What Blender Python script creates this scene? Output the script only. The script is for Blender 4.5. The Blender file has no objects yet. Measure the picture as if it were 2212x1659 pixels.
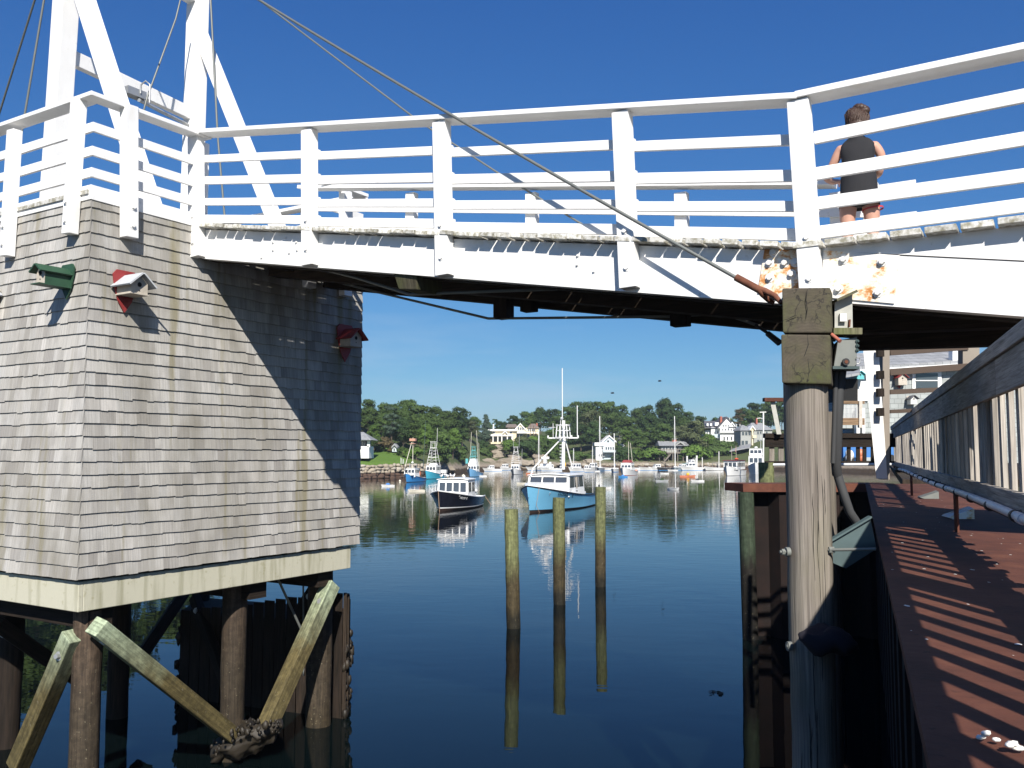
import bpy, math, random
from mathutils import Vector, Matrix, noise as mnoise
R = math.radians
random.seed(7)
scn = bpy.context.scene
COL = scn.collection

# ------------------------------------------------------------------ camera
# metres; the camera is the origin, the water lies 4.14 m below it
FPX, CX, CY = 1917.0, 1106.0, 829.5          # focal length and centre in photo pixels (2212 x 1659)
PITCH = math.atan(148/FPX)
WZ = -4.14
cam_d = bpy.data.cameras.new('camera'); cam = bpy.data.objects.new('camera', cam_d); COL.objects.link(cam)
cam_d.sensor_fit = 'HORIZONTAL'; cam_d.sensor_width = 36.0; cam_d.lens = 36.0*FPX/2212.0
cam_d.clip_start = 0.05; cam_d.clip_end = 9000
cam.location = (0, 0, 0); cam.rotation_euler = (math.pi/2+PITCH, 0, 0)
scn.camera = cam

# ------------------------------------------------------------------ light
SUN = Vector((.141, -1.261, .98)).normalized()
EL = math.asin(SUN.z); AZ = math.atan2(SUN.x, SUN.y)
world = bpy.data.worlds.new('World'); scn.world = world; world.use_nodes = True
wn = world.node_tree; bg = wn.nodes['Background']
sky = wn.nodes.new('ShaderNodeTexSky'); sky.sky_type = 'NISHITA'; sky.sun_disc = False
sky.sun_elevation = EL; sky.sun_rotation = AZ
sky.air_density = 1.0; sky.dust_density = 0.15; sky.ozone_density = 4.0; sky.altitude = 0
sp_ = wn.nodes.new('ShaderNodeSeparateColor'); cb_ = wn.nodes.new('ShaderNodeCombineColor'); wn.links.new(sky.outputs[0], sp_.inputs[0])
# the photograph's film response of the sky: flatter and bluer than the raw sky model
for i_, (g_, a_) in enumerate(((1.2, .385), (.97, .49), (.66, .585))):
    m1 = wn.nodes.new('ShaderNodeMath'); m1.operation = 'MULTIPLY'; m1.inputs[1].default_value = .09; wn.links.new(sp_.outputs[i_], m1.inputs[0])
    m2 = wn.nodes.new('ShaderNodeMath'); m2.operation = 'POWER'; m2.inputs[1].default_value = g_; wn.links.new(m1.outputs[0], m2.inputs[0])
    m3 = wn.nodes.new('ShaderNodeMath'); m3.operation = 'MULTIPLY'; m3.inputs[1].default_value = a_/.09; wn.links.new(m2.outputs[0], m3.inputs[0]); wn.links.new(m3.outputs[0], cb_.inputs[i_])
# thin high cloud low in the sky
tc_ = wn.nodes.new('ShaderNodeTexCoord'); mp_ = wn.nodes.new('ShaderNodeMapping'); mp_.inputs['Scale'].default_value = (2.2, 2.2, 13); wn.links.new(tc_.outputs['Generated'], mp_.inputs[0])
nz_ = wn.nodes.new('ShaderNodeTexNoise'); nz_.inputs['Scale'].default_value = 1.6; nz_.inputs['Detail'].default_value = 6; wn.links.new(mp_.outputs[0], nz_.inputs['Vector'])
rp_ = wn.nodes.new('ShaderNodeMapRange'); rp_.inputs[1].default_value = .5; rp_.inputs[2].default_value = .75; rp_.inputs[4].default_value = .5; wn.links.new(nz_.outputs[0], rp_.inputs[0])
sz_ = wn.nodes.new('ShaderNodeSeparateXYZ'); wn.links.new(tc_.outputs['Generated'], sz_.inputs[0]); el_ = wn.nodes.new('ShaderNodeMapRange'); el_.inputs[1].default_value = .22; el_.inputs[2].default_value = .08; wn.links.new(sz_.outputs[2], el_.inputs[0])
mm_ = wn.nodes.new('ShaderNodeMath'); mm_.operation = 'MULTIPLY'; wn.links.new(rp_.outputs[0], mm_.inputs[0]); wn.links.new(el_.outputs[0], mm_.inputs[1])
mx_ = wn.nodes.new('ShaderNodeMix'); mx_.data_type = 'RGBA'; wn.links.new(mm_.outputs[0], mx_.inputs[0]); wn.links.new(cb_.outputs[0], mx_.inputs[6]); mx_.inputs[7].default_value = (3.6, 4.6, 5.9, 1)
wn.links.new(mx_.outputs[2], bg.inputs[0]); bg.inputs[1].default_value = 0.09
sl = bpy.data.lights.new('sun', 'SUN'); sl.energy = 5.0; sl.angle = R(.5); sl.color = (1, .945, .86)
so = bpy.data.objects.new('sun', sl); COL.objects.link(so); so.rotation_euler = SUN.to_track_quat('Z', 'Y').to_euler()
scn.view_settings.view_transform = 'Standard'; scn.view_settings.look = 'None'
scn.view_settings.exposure = 0.6; scn.view_settings.gamma = 1
scn.render.resolution_x = 1024; scn.render.resolution_y = 768

# ------------------------------------------------------------------ pixel rays -> points in the world
def ray(px, py):
    a = (px-CX)/FPX; b = (CY-py)/FPX
    X = a; Y = math.cos(PITCH)-b*math.sin(PITCH); Z = math.sin(PITCH)+b*math.cos(PITCH)
    return Vector((X/Y, 1, Z/Y))
def at(px, py, Y): return ray(px, py)*Y
def wat(px, py): r = ray(px, py); return r*(WZ/r.z)
def onplane(px, py, P, N):
    r = ray(px, py); return r*(P.dot(N)/r.dot(N))
U = Vector((-.852, .5236, 0)); N = Vector((.5236, .852, 0)); H0 = Vector((2.385, 7.2, 0)); ZZ = Vector((0, 0, 1))
def BF(s, w, z): return H0+U*s+N*w+ZZ*z
def onw(px, py, w):
    p = onplane(px, py, H0+N*w, N); return (p-H0).dot(U), p.z
def ons(px, py, s):
    p = onplane(px, py, H0+U*s, U); return (p-H0).dot(N), p.z

# ------------------------------------------------------------------ mesh builder
ORG = Vector((0, 0, 0))
class MB:
    def __init__(self): self.v = []; self.f = []; self.r = []; self.uv = []; self.sm = []; self.mi = []
    def face(self, pts, r=0.5, uv=None, sm=False, mi=0):
        b = len(self.v); self.v += [Vector(p) for p in pts]; self.f.append(list(range(b, b+len(pts))))
        self.r.append(r); self.uv.append(uv); self.sm.append(sm); self.mi.append(mi)
    def raw(self, vs, fs, r=0.5, sm=False, uvs=None, mi=0):
        b = len(self.v); self.v += [Vector(p) for p in vs]
        for i, f in enumerate(fs):
            self.f.append([b+k for k in f]); self.r.append(r); self.sm.append(sm); self.uv.append(uvs[i] if uvs else None); self.mi.append(mi)
    def hexa(self, p, r=None, mi=0, u=None, L=None):
        """eight corners: 0-3 one end (ccw), 4-7 other end; grain runs from end to end"""
        r = random.random() if r is None else r
        p = [Vector(q) for q in p]; ou, ov = random.random()*20, random.random()*20
        fs = [(3, 2, 1, 0), (4, 5, 6, 7), (0, 1, 5, 4), (1, 2, 6, 5), (2, 3, 7, 6), (3, 0, 4, 7)]
        uvs = []
        ax = ((p[4]+p[6])-(p[0]+p[2])); ax = ax.normalized() if ax.length > 1e-6 else Vector((0, 0, 1))
        v0 = 0
        for k, f in enumerate(fs):
            q = [p[i] for i in f]
            if k < 2:
                e1 = (q[1]-q[0]).normalized(); e2 = (q[3]-q[0]).normalized()
                uvs.append([(ou+(t-q[0]).dot(e1)*.25, ov+(t-q[0]).dot(e2)) for t in q])
            else:
                e2 = (q[1]-q[0]); w = e2.length; e2 = e2.normalized()
                uvs.append([(ou+(t-q[0]).dot(ax), ov+v0+(t-q[0]).dot(e2)) for t in q]); v0 += w
        self.raw(p, fs, r, False, uvs, mi)
    def bar(self, a, b, w, h, up=ZZ, r=None, mi=0, off=(0, 0), w2=None, h2=None):
        """bar from a to b, width w sideways, height h along up"""
        a = Vector(a); b = Vector(b); d = (b-a).normalized(); side = d.cross(Vector(up))
        if side.length < 1e-4: side = d.cross(Vector((0, 1, 0)))
        side.normalize(); upv = side.cross(d).normalized()
        o = side*off[0]+upv*off[1]; w2 = w if w2 is None else w2; h2 = h if h2 is None else h2
        def ring(c, w, h): return [c+o-side*w/2-upv*h/2, c+o+side*w/2-upv*h/2, c+o+side*w/2+upv*h/2, c+o-side*w/2+upv*h/2]
        self.hexa(ring(a, w, h)+ring(b, w2, h2), r, mi)
    def box(self, c, sx, sy, sz, rz=0, r=None, mi=0):
        c = Vector(c); m = Matrix.Rotation(rz, 3, 'Z')
        x = m@Vector((sx/2, 0, 0)); y = m@Vector((0, sy/2, 0)); z = Vector((0, 0, sz/2))
        a = [c-x-y-z, c+x-y-z, c+x+y-z, c-x+y-z]
        self.hexa([*a, *[q+z*2 for q in a]], r, mi)
    def boxf(self, o, ex, ey, ez, r=None, mi=0):
        """box from corner o along three edge vectors, grain along the longest"""
        o = Vector(o); E = sorted([Vector(ex), Vector(ey), Vector(ez)], key=lambda q: q.length)
        a, b, c = E
        if a.cross(b).dot(c) < 0: a, b = b, a
        q = [o, o+a, o+a+b, o+b]; self.hexa(q+[t+c for t in q], r, mi)
    def tube(self, pts, rad, seg=8, r=None, cap=True, sm=True, mi=0):
        r = random.random() if r is None else r
        pts = [Vector(p) for p in pts]; n = len(pts)
        rads = rad if isinstance(rad, (list, tuple)) else [rad]*n
        rings = []; ref = None; ou, ov = random.random()*9, random.random()*9
        for i, p in enumerate(pts):
            d = (pts[min(i+1, n-1)]-pts[max(i-1, 0)]).normalized()
            if ref is None: ref = d.orthogonal().normalized()
            ref = (ref-d*ref.dot(d)).normalized(); s2 = d.cross(ref)
            rings.append([p+(ref*math.cos(2*math.pi*k/seg)+s2*math.sin(2*math.pi*k/seg))*rads[i] for k in range(seg)])
        vs = [q for rg in rings for q in rg]; fs = []; uvs = []; acc = 0; ci = 2*math.pi*max(rads)
        for i in range(n-1):
            l = (pts[i+1]-pts[i]).length
            for k in range(seg):
                k2 = (k+1) % seg
                fs.append((i*seg+k, i*seg+k2, (i+1)*seg+k2, (i+1)*seg+k))
                c0, c1 = ov+k/seg*ci, ov+(k+1)/seg*ci
                uvs.append([(ou+acc, c0), (ou+acc, c1), (ou+acc+l, c1), (ou+acc+l, c0)])
            acc += l
        self.raw(vs, fs, r, sm, uvs, mi)
        if cap:
            self.raw(rings[0][::-1], [list(range(seg))], r, False, None, mi); self.raw(rings[-1], [list(range(seg))], r, False, None, mi)
    def prism(self, poly, ext, r=None, mi=0):
        r = random.random() if r is None else r
        poly = [Vector(p) for p in poly]; e = Vector(ext); n = len(poly)
        nrm = Vector((0, 0, 0))
        for i in range(n): nrm += poly[i].cross(poly[(i+1) % n])
        if nrm.dot(e) > 0: poly = poly[::-1]
        top = [p+e for p in poly]
        self.raw(poly+top, [list(range(n)), [n+i for i in range(n)][::-1]]+[[(i+1) % n, i, n+i, n+(i+1) % n] for i in range(n)], r, False, None, mi)
    def sphere(self, c, rad, seg=10, rg=6, r=None, sc=(1, 1, 1), mi=0, jit=0, zmin=-1):
        r = random.random() if r is None else r; c = Vector(c); vs = []; fs = []
        for i in range(rg+1):
            th = math.pi*i/rg
            for k in range(seg):
                ph = 2*math.pi*k/seg; j = 1+(random.random()-.5)*jit
                vs.append(c+Vector((math.sin(th)*math.cos(ph)*sc[0], math.sin(th)*math.sin(ph)*sc[1], max(math.cos(th), zmin)*sc[2]))*rad*j)
        for i in range(rg):
            for k in range(seg):
                fs.append((i*seg+k, (i+1)*seg+k, (i+1)*seg+(k+1) % seg, i*seg+(k+1) % seg))
        self.raw(vs, fs, r, True, None, mi)
    def bolt(self, p, nrm, rad=.022, h=.018):
        nrm = Vector(nrm).normalized(); p = Vector(p)
        self.tube([p, p+nrm*.004], rad*1.5, 10); self.tube([p+nrm*.004, p+nrm*h], [rad, rad*.85], 6, sm=False)
    def build(self, name, mat, parent=None, bevel=0, sub=0):
        me = bpy.data.meshes.new(name)
        me.from_pydata([tuple(v-ORG) for v in self.v], [], self.f)
        mats = mat if isinstance(mat, (list, tuple)) else [mat]
        for m in mats: me.materials.append(M(m) if isinstance(m, str) else m)
        at_ = me.attributes.new('rnd', 'FLOAT', 'FACE'); at_.data.foreach_set('value', self.r)
        uvl = me.uv_layers.new(name='UVMap'); data = []
        for fi, f in enumerate(self.f):
            if self.uv[fi]: data += [c for q in self.uv[fi] for c in q]
            else:
                q = [self.v[i] for i in f]; nn = (q[1]-q[0]).cross(q[-1]-q[0])
                ax = max(range(3), key=lambda k: abs(nn[k]))
                for t in q: data += [[t.z, t.y], [t.z, t.x], [t.y, t.x]][ax]
        uvl.data.foreach_set('uv', data)
        me.polygons.foreach_set('use_smooth', self.sm)
        me.polygons.foreach_set('material_index', self.mi)
        me.update()
        o = bpy.data.objects.new(name, me); COL.objects.link(o)
        if parent: o.parent = parent
        if bevel:
            b = o.modifiers.new('bevel', 'BEVEL'); b.width = bevel; b.segments = 2; b.limit_method = 'ANGLE'
            w = o.modifiers.new('wn', 'WEIGHTED_NORMAL') if False else None
        if sub:
            s = o.modifiers.new('sub', 'SUBSURF'); s.levels = sub; s.render_levels = sub
        return o

LABELS = {}
def tag(o, label=None, cat=None, group=None, kind=None):
    if label: o['label'] = label
    if cat: o['category'] = cat
    if group: o['group'] = group
    if kind: o['kind'] = kind
    if label and cat:
        if label in LABELS: print('DUP LABEL', label)
        LABELS[label] = 1
    return o
def thing(name, label, cat, loc=(0, 0, 0), group=None, local=False):
    global ORG
    o = bpy.data.objects.new(name, None); COL.objects.link(o); o.location = loc; o.empty_display_size = .3
    ORG = Vector((0, 0, 0)) if local else Vector(loc)
    return tag(o, label, cat, group)
def world_org():
    global ORG; ORG = Vector((0, 0, 0))
def struct(name, mb, mat, kind='structure', label=None):
    world_org(); o = mb.build(name, mat); o['kind'] = kind
    if label: o['label'] = label
    return o
def solo(name, mb, mat, label, cat, loc=None, group=None, bevel=0, kind=None):
    """a thing that is one mesh"""
    global ORG
    ORG = Vector(loc) if loc is not None else Vector((0, 0, 0))
    o = mb.build(name, mat, None, bevel); o.location = ORG; return tag(o, label, cat, group, kind)
def copy_tree(o, parent=None):
    c = o.copy(); COL.objects.link(c)
    if parent: c.parent = parent
    for ch in list(o.children): copy_tree(ch, c)
    return c

# ------------------------------------------------------------------ materials
MATS = {}; MDEF = {}
def M(name):
    if name not in MATS: MATS[name] = MDEF[name]()
    return MATS[name]
class NT:
    def __init__(self, name):
        self.m = bpy.data.materials.new(name); self.m.use_nodes = True; self.t = self.m.node_tree
        self.p = self.t.nodes['Principled BSDF']
    def n(self, typ, ins=None, out=0, **kw):
        nd = self.t.nodes.new('ShaderNode'+typ)
        for k, v in kw.items(): setattr(nd, k, v)
        for k, v in (ins or {}).items(): self.set(nd.inputs[k], v)
        return nd.outputs[out] if out is not None else nd
    def set(self, sock, v):
        if isinstance(v, bpy.types.NodeSocket): self.t.links.new(v, sock)
        elif isinstance(v, (tuple, list)) and sock.type == 'RGBA' and len(v) == 3: sock.default_value = (*v, 1)
        else: sock.default_value = v
    def uv(self, sx, sy, sz=1): return self.n('Mapping', {'Vector': self.n('TexCoord', out=2), 'Scale': (sx, sy, sz)})
    def obj(self, sx, sy, sz, loc=(0, 0, 0)): return self.n('Mapping', {'Vector': self.n('TexCoord', out=3), 'Scale': (sx, sy, sz), 'Location': loc})
    def wpos(self, sx=1, sy=1, sz=1): return self.n('Mapping', {'Vector': self.n('NewGeometry', out=0), 'Scale': (sx, sy, sz)})
    def noise(self, vec, scale=1, detail=3, rough=.55, out=0, dist=0): return self.n('TexNoise', {'Vector': vec, 'Scale': scale, 'Detail': detail, 'Roughness': rough, 'Distortion': dist}, out)
    def ramp(self, fac, stops):
        nd = self.t.nodes.new('ShaderNodeValToRGB'); self.set(nd.inputs[0], fac); e = nd.color_ramp.elements
        while len(e) < len(stops): e.new(.5)
        for i, (p, c) in enumerate(stops): e[i].position = p; e[i].color = (*c, 1) if isinstance(c, (tuple, list)) else (c, c, c, 1)
        return nd.outputs[0]
    def mix(self, fac, a, b, mode='MIX'):
        nd = self.t.nodes.new('ShaderNodeMix'); nd.data_type = 'RGBA'; nd.blend_type = mode
        self.set(nd.inputs[0], fac); self.set(nd.inputs[6], a); self.set(nd.inputs[7], b); return nd.outputs[2]
    def math(self, op, a, b=0.0, clamp=False):
        nd = self.t.nodes.new('ShaderNodeMath'); nd.operation = op; nd.use_clamp = clamp
        self.set(nd.inputs[0], a); self.set(nd.inputs[1], b); return nd.outputs[0]
    def rnd(self): return self.n('Attribute', out=2, attribute_name='rnd')
    def sepz(self): return self.n('SeparateXYZ', {0: self.n('NewGeometry', out=0)}, 2)
    def bump(self, h, strength=.3, dist=.01): self.set(self.p.inputs['Normal'], self.n('Bump', {'Height': h, 'Strength': strength, 'Distance': dist}))
    def done(self, col=None, rough=.6, metal=0, spec=None, trans=None):
        if col is not None: self.set(self.p.inputs['Base Color'], col)
        self.set(self.p.inputs['Roughness'], rough); self.set(self.p.inputs['Metallic'], metal)
        if spec is not None: self.set(self.p.inputs['Specular IOR Level'], spec)
        return self.m
def mul(c, k): return tuple(min(1, x*k) for x in c)
def bright(t, col, lo, hi):
    """multiply colour by per-piece factor lo..hi"""
    f = t.n('MapRange', {0: t.rnd(), 3: lo, 4: hi})
    return t.mix(1.0, col, t.n('CombineColor', {0: f, 1: f, 2: f}), 'MULTIPLY')

def wood(name, c1, c2, su=2.2, sv=38, bump=.5, var=(.75, 1.15), moss=None, mossamt=.5, rough=.85, stain=None, knots=True):
    def mk():
        t = NT(name); g = t.noise(t.uv(su, sv), 1, 5, .62, dist=.5)
        col = t.ramp(g, [(.3, c2), (.62, c1)])
        fine = t.noise(t.uv(su*.7, sv*4), 1, 3, .6)
        col = t.mix(.5, col, t.mix(1.0, col, t.ramp(fine, [(.36, .35), (.55, 1.)]), 'MULTIPLY'))
        blotch = t.noise(t.uv(.7, 4), 1, 3)
        col = t.mix(t.ramp(blotch, [(.4, 0.), (.7, .5)]), col, mul(c2, .75))
        if moss:
            mk_ = t.ramp(t.noise(t.obj(1.4, 1.4, .7), 2.2, 4), [(.5-.12*mossamt, 0.), (.72, mossamt)])
            col = t.mix(mk_, col, moss)
        crk = t.noise(t.uv(su*.35, sv*1.1), 1.3, 4, .5, dist=.3); col = t.mix(t.math('MULTIPLY', t.ramp(crk, [(.28, 1.), (.33, 0.)]), .8), col, mul(c2, .3))
        col = bright(t, col, *var)
        t.bump(t.mix(.5, g, fine), bump, .012); return t.done(col, rough, spec=.25)
    MDEF[name] = mk
wood('grey_wood', (.36, .325, .275), (.14, .12, .098))
wood('pile_wood', (.30, .265, .23), (.135, .117, .10), .9, 30, 1.0, moss=(.13, .13, .06), mossamt=.35)
wood('mossy_wood', (.19, .17, .115), (.06, .052, .035), 3, 30, 1, moss=(.10, .13, .03), mossamt=.8)
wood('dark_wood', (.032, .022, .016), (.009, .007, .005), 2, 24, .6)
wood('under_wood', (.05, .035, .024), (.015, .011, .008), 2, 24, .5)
wood('fence_wood', (.58, .53, .465), (.27, .24, .205), 2.0, 30, .8, var=(.7, 1.1))
wood('brown_wood', (.30, .2, .12), (.13, .08, .045), 2, 26, .6)

def white_paint():
    t = NT('white_paint'); n1 = t.noise(t.obj(1, 1, 1), 3, 4); n2 = t.noise(t.uv(1.6, 22), 1, 5, .7, dist=.6)
    col = t.mix(t.ramp(n1, [(.45, 0.), (.8, .35)]), (.80, .795, .78), (.66, .65, .61))
    crack = t.ramp(n2, [(.24, 1.), (.30, 0.)])
    col = t.mix(t.math('MULTIPLY', crack, .7), col, (.42, .38, .32))
    grime = t.ramp(t.noise(t.obj(5, 5, 5), 3, 5), [(.66, 0.), (.76, .5)])
    col = t.mix(grime, col, (.45, .42, .33)); rs = t.ramp(t.noise(t.obj(1.5, 1.5, .5, (4, 4, 4)), 2.6, 5), [(.63, 0.), (.72, .22)]); col = t.mix(rs, col, (.56, .5, .4))
    t.bump(n2, .25, .006); return t.done(bright(t, col, .93, 1.03), .5, spec=.4)
MDEF['white_paint'] = white_paint
def plank_paint():
    t = NT('worn_plank_paint'); n2 = t.noise(t.obj(9, 9, 9), 2, 5, .7)
    col = t.mix(t.ramp(n2, [(.42, 0.), (.62, .9)]), (.72, .71, .67), (.27, .25, .17))
    return t.done(bright(t, col, .7, 1.1), .75, spec=.3)
MDEF['plank_paint'] = plank_paint
def shingle():
    t = NT('cedar_shingle'); v = t.noise(t.uv(1.6, 60), 1, 4, .6)
    big = t.noise(t.obj(1.0, 1.0, .33), 1.5, 4, .6)
    col = t.ramp(t.rnd(), [(0, (.30, .285, .265)), (.2, (.37, .355, .33)), (.6, (.44, .425, .395)), (.85, (.425, .415, .395)), (1, (.50, .48, .45))])
    col = t.mix(.55, col, t.mix(1.0, col, t.ramp(v, [(.3, .55), (.6, 1.1)]), 'MULTIPLY'))
    col = t.mix(t.ramp(big, [(.45, 0.), (.66, .8)]), col, (.20, .185, .15)); b2 = t.noise(t.obj(2.4, 2.4, 1.1, (7, 2, 5)), 2.2, 4); col = t.mix(t.ramp(b2, [(.52, 0.), (.7, .5)]), col, (.26, .25, .235))
    st = t.noise(t.obj(3.2, 3.2, .22, (3, 1, 0)), 1.6, 3)
    col = t.mix(t.ramp(st, [(.57, 0.), (.70, .65)]), col, (.20, .175, .09))
    t.bump(v, .5, .006); return t.done(col, .85, spec=.2)
MDEF['shingle'] = shingle
def base_board():
    t = NT('cream_board'); v = t.noise(t.obj(5, 5, .5), 1.6, 4); n = t.noise(t.obj(1, 1, 1), 14, 4)
    col = t.mix(t.ramp(v, [(.5, 0.), (.7, .75)]), (.49, .475, .375), (.27, .26, .17))
    col = t.mix(t.ramp(n, [(.62, 0.), (.7, .5)]), col, (.3, .28, .16)); t.bump(n, .2)
    return t.done(col, .7)
MDEF['cream_board'] = base_board
def tidal(name, top, mid, low, z1, z2, z3):
    """treated timber that carries a tide line: colours by height above the water"""
    def mk():
        t = NT(name); g = t.noise(t.uv(1.5, 30), 1, 5, .65, dist=.4); n = t.noise(t.wpos(3, 3, 1.5), 2.4, 4)
        h = t.math('ADD', t.math('SUBTRACT', t.sepz(), WZ), t.math('MULTIPLY', t.math('SUBTRACT', n, .5), .55))
        f1 = t.n('MapRange', {0: h, 1: z2, 2: z1}); f2 = t.n('MapRange', {0: h, 1: z3, 2: z3+.3})
        col = t.mix(f2, low, t.mix(f1, mid, top))
        col = t.mix(.75, col, t.mix(1.0, col, t.ramp(g, [(.3, .25), (.65, 1.25)]), 'MULTIPLY')); lc = t.ramp(t.noise(t.wpos(1, 1, 1), 11, 5, .7), [(.42, .55), (.6, 1.15)]); col = t.mix(.7, col, t.mix(1.0, col, lc, 'MULTIPLY'))
        sp = t.ramp(t.noise(t.wpos(1, 1, 1), 30, 3), [(.66, 0.), (.72, 1.)])
        col = t.mix(t.math('MULTIPLY', sp, t.math('SUBTRACT', 1.0, f1, True)), col, (.18, .16, .11))
        t.bump(t.mix(.5, g, n), .7, .02); return t.done(bright(t, col, .8, 1.15), .75, spec=.3)
    MDEF[name] = mk
tidal('mooring_pile', (.175, .19, .085), (.062, .048, .024), (.018, .016, .01), 1.75, 1.05, .25)
tidal('brace_timber', (.37, .44, .30), (.13, .105, .045), (.05, .04, .02), 2.2, 1.35, .1)
tidal('tower_pile', (.10, .068, .048), (.055, .042, .028), (.045, .034, .02), 2.6, 1.2, .1)
tidal('bulkhead_pile', (.045, .066, .04), (.014, .012, .009), (.008, .007, .006), 2.0, 1.6, .3)
def rust(name, c1, c2, c3, sc=3, rough=.85):
    def mk():
        t = NT(name); n = t.noise(t.obj(1, 1, 1), sc, 6, .7); n2 = t.noise(t.obj(1, 1, 1), sc*9, 4)
        col = t.ramp(n, [(.3, c1), (.52, c2), (.72, c3)])
        col = t.mix(t.ramp(n2, [(.62, 0.), (.7, .4)]), col, mul(c1, .5)); t.bump(n2, .4, .006)
        return t.done(bright(t, col, .85, 1.1), rough, spec=.3)
    MDEF[name] = mk
rust('rust_steel', (.06, .024, .016), (.105, .038, .024), (.15, .058, .034), 2.2)
rust('rust_dark', (.006, .004, .0035), (.011, .006, .005), (.018, .008, .006), 2.2)  # near black, so the deep shade under the cap sits in the colour
rust('rust_fork', (.09, .035, .02), (.16, .06, .035), (.2, .09, .05), 9)
def plate(nm='rusty_painted_plate', o=0):
    t = NT(nm); n = t.noise(t.obj(1, 1, 1.6), 4.2, 6, .72, dist=.3)
    col = t.ramp(n, [(.50-o, (.80, .78, .74)), (.57-o, (.74, .6, .42)), (.62-o, (.55, .23, .06)), (.74-o, (.30, .11, .03))])
    t.bump(n, .3, .005); return t.done(col, .7)
MDEF['rusty_plate'] = plate; MDEF['rusty_plate_worn'] = lambda: plate('worn_rusty_plate', .085)
def plain(name, c, rough=.5, metal=0, var=(.95, 1.05), nz=.15, sc=4, spec=None):
    def mk():
        t = NT(name); n = t.noise(t.obj(1, 1, 1), sc, 4)
        col = t.mix(t.ramp(n, [(.35, 0.), (.75, nz*2)]), c, mul(c, .62))
        return t.done(bright(t, col, *var), rough, metal, spec)
    MDEF[name] = mk
plain('galv', (.42, .43, .43), .45, .6); plain('cable', (.17, .18, .17), .5, .3); plain('black_rubber', (.015, .015, .016), .6)
plain('boat_white', (.80, .80, .78), .3, nz=.08, sc=2); plain('boat_grey', (.45, .47, .48), .4); plain('boat_cream', (.7, .66, .55), .5)
plain('hull_blue', (.17, .46, .68), .3, nz=.1, sc=1.2); plain('hull_azure', (.05, .27, .62), .3, nz=.1); plain('hull_cyan', (.07, .45, .62), .3, nz=.1)
plain('hull_navy', (.012, .013, .022), .18, nz=.1); plain('hull_lightblue', (.2, .45, .72), .3); plain('hull_grey', (.35, .42, .47), .35)
plain('bottom_paint', (.05, .028, .02), .7); plain('black_trim', (.015, .017, .02), .4); plain('orange', (.6, .2, .1), .5); plain('red_trim', (.5, .05, .05), .5)
plain('orange_red', (.62, .09, .035), .55); plain('yellow', (.75, .42, .03), .5); plain('maroon', (.16, .025, .03), .6); plain('canvas_blue', (.06, .2, .5), .8)
plain('teal', (.12, .45, .47), .5); plain('rope', (.45, .30, .2), .9); plain('rubber_grey', (.05, .052, .055), .7)
plain('birdhouse_green', (.024, .075, .04), .6, nz=.3, sc=9); plain('birdhouse_red', (.26, .028, .028), .6, nz=.2, sc=9); plain('birdhouse_grey', (.46, .48, .5), .7, sc=9)
plain('birdhouse_wood', (.5, .45, .38), .8, nz=.3, sc=14); plain('hole', (.01, .01, .01), .9); plain('box_grey', (.17, .18, .165), .6, nz=.25, sc=8)
plain('conduit', (.62, .64, .66), .45, nz=.2, sc=7); plain('bracket_teal', (.07, .11, .115), .65, nz=.3, sc=6); plain('cloth_dark', (.012, .010, .018), .95)
plain('bracket_shade', (.05, .08, .08), .7, nz=.3)
plain('wall_cream', (.72, .62, .42), .8); plain('wall_white', (.80, .80, .78), .7, nz=.06); plain('wall_bluegrey', (.50, .58, .62), .7, nz=.1); plain('wall_grey', (.34, .35, .33), .8); plain('wall_dark', (.09, .085, .085), .85)
plain('roof_brown', (.2, .16, .13), .9); plain('brick', (.38, .12, .08), .9); plain('trim_white', (.8, .8, .78), .5, nz=.04)
plain('rock_pale', (.30, .255, .195), .95, nz=.35, sc=1.2, var=(.6, 1.2)); plain('gull_white', (.8, .8, .8), .7); plain('gull_grey', (.3, .31, .33), .7)
plain('mussel', (.022, .017, .011), .6, nz=.4, sc=9, var=(.4, 1.6)); plain('bird_dark', (.03, .03, .035), .8); plain('trunk', (.13, .10, .075), .95, nz=.4, sc=3); plain('droppings', (.78, .77, .72), .9)
plain('skin', (.55, .30, .215), .5, nz=.05, spec=.4); plain('hair', (.055, .028, .018), .55, nz=.3, sc=30); plain('top_fabric', (.016, .016, .019), .9, nz=.3, sc=8); plain('short_fabric', (.02, .02, .021), .8, nz=.3, sc=14)
plain('light_board', (.42, .42, .38), .8, nz=.3, sc=10); plain('post_white', (.72, .71, .68), .6, nz=.1); plain('post_tan', (.25, .215, .175), .8); plain('rail_shaded', (.075, .052, .038), .85)
def glass(name, c, r=.06):
    def mk():
        t = NT(name); return t.done(c, r, spec=.8)
    MDEF[name] = mk
glass('glass', (.05, .06, .075)); glass('glass_dark', (.02, .022, .025)); glass('house_glass', (.06, .075, .085), .1)
def roof_sh(name, c, sc=1.0):
    def mk():
        t = NT(name); sp = t.n('SeparateXYZ', {0: t.obj(1, 1, 1)}, None); b = t.n('TexBrick', {'Vector': t.n('CombineXYZ', {0: sp.outputs[0], 1: sp.outputs[2]}), 'Color1': c, 'Color2': mul(c, .75), 'Mortar': mul(c, .45), 'Scale': 3*sc, 'Mortar Size': .03, 'Brick Width': .8, 'Row Height': .5})
        n = t.noise(t.obj(1, 1, 1), 1.4, 4); col = t.mix(t.ramp(n, [(.4, 0.), (.7, .4)]), b, mul(c, .55)); return t.done(col, .9, spec=.2)
    MDEF[name] = mk
roof_sh('roof_grey', (.34, .35, .36)); roof_sh('roof_dark', (.13, .13, .145)); roof_sh('grey_siding', (.44, .47, .46))
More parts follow.
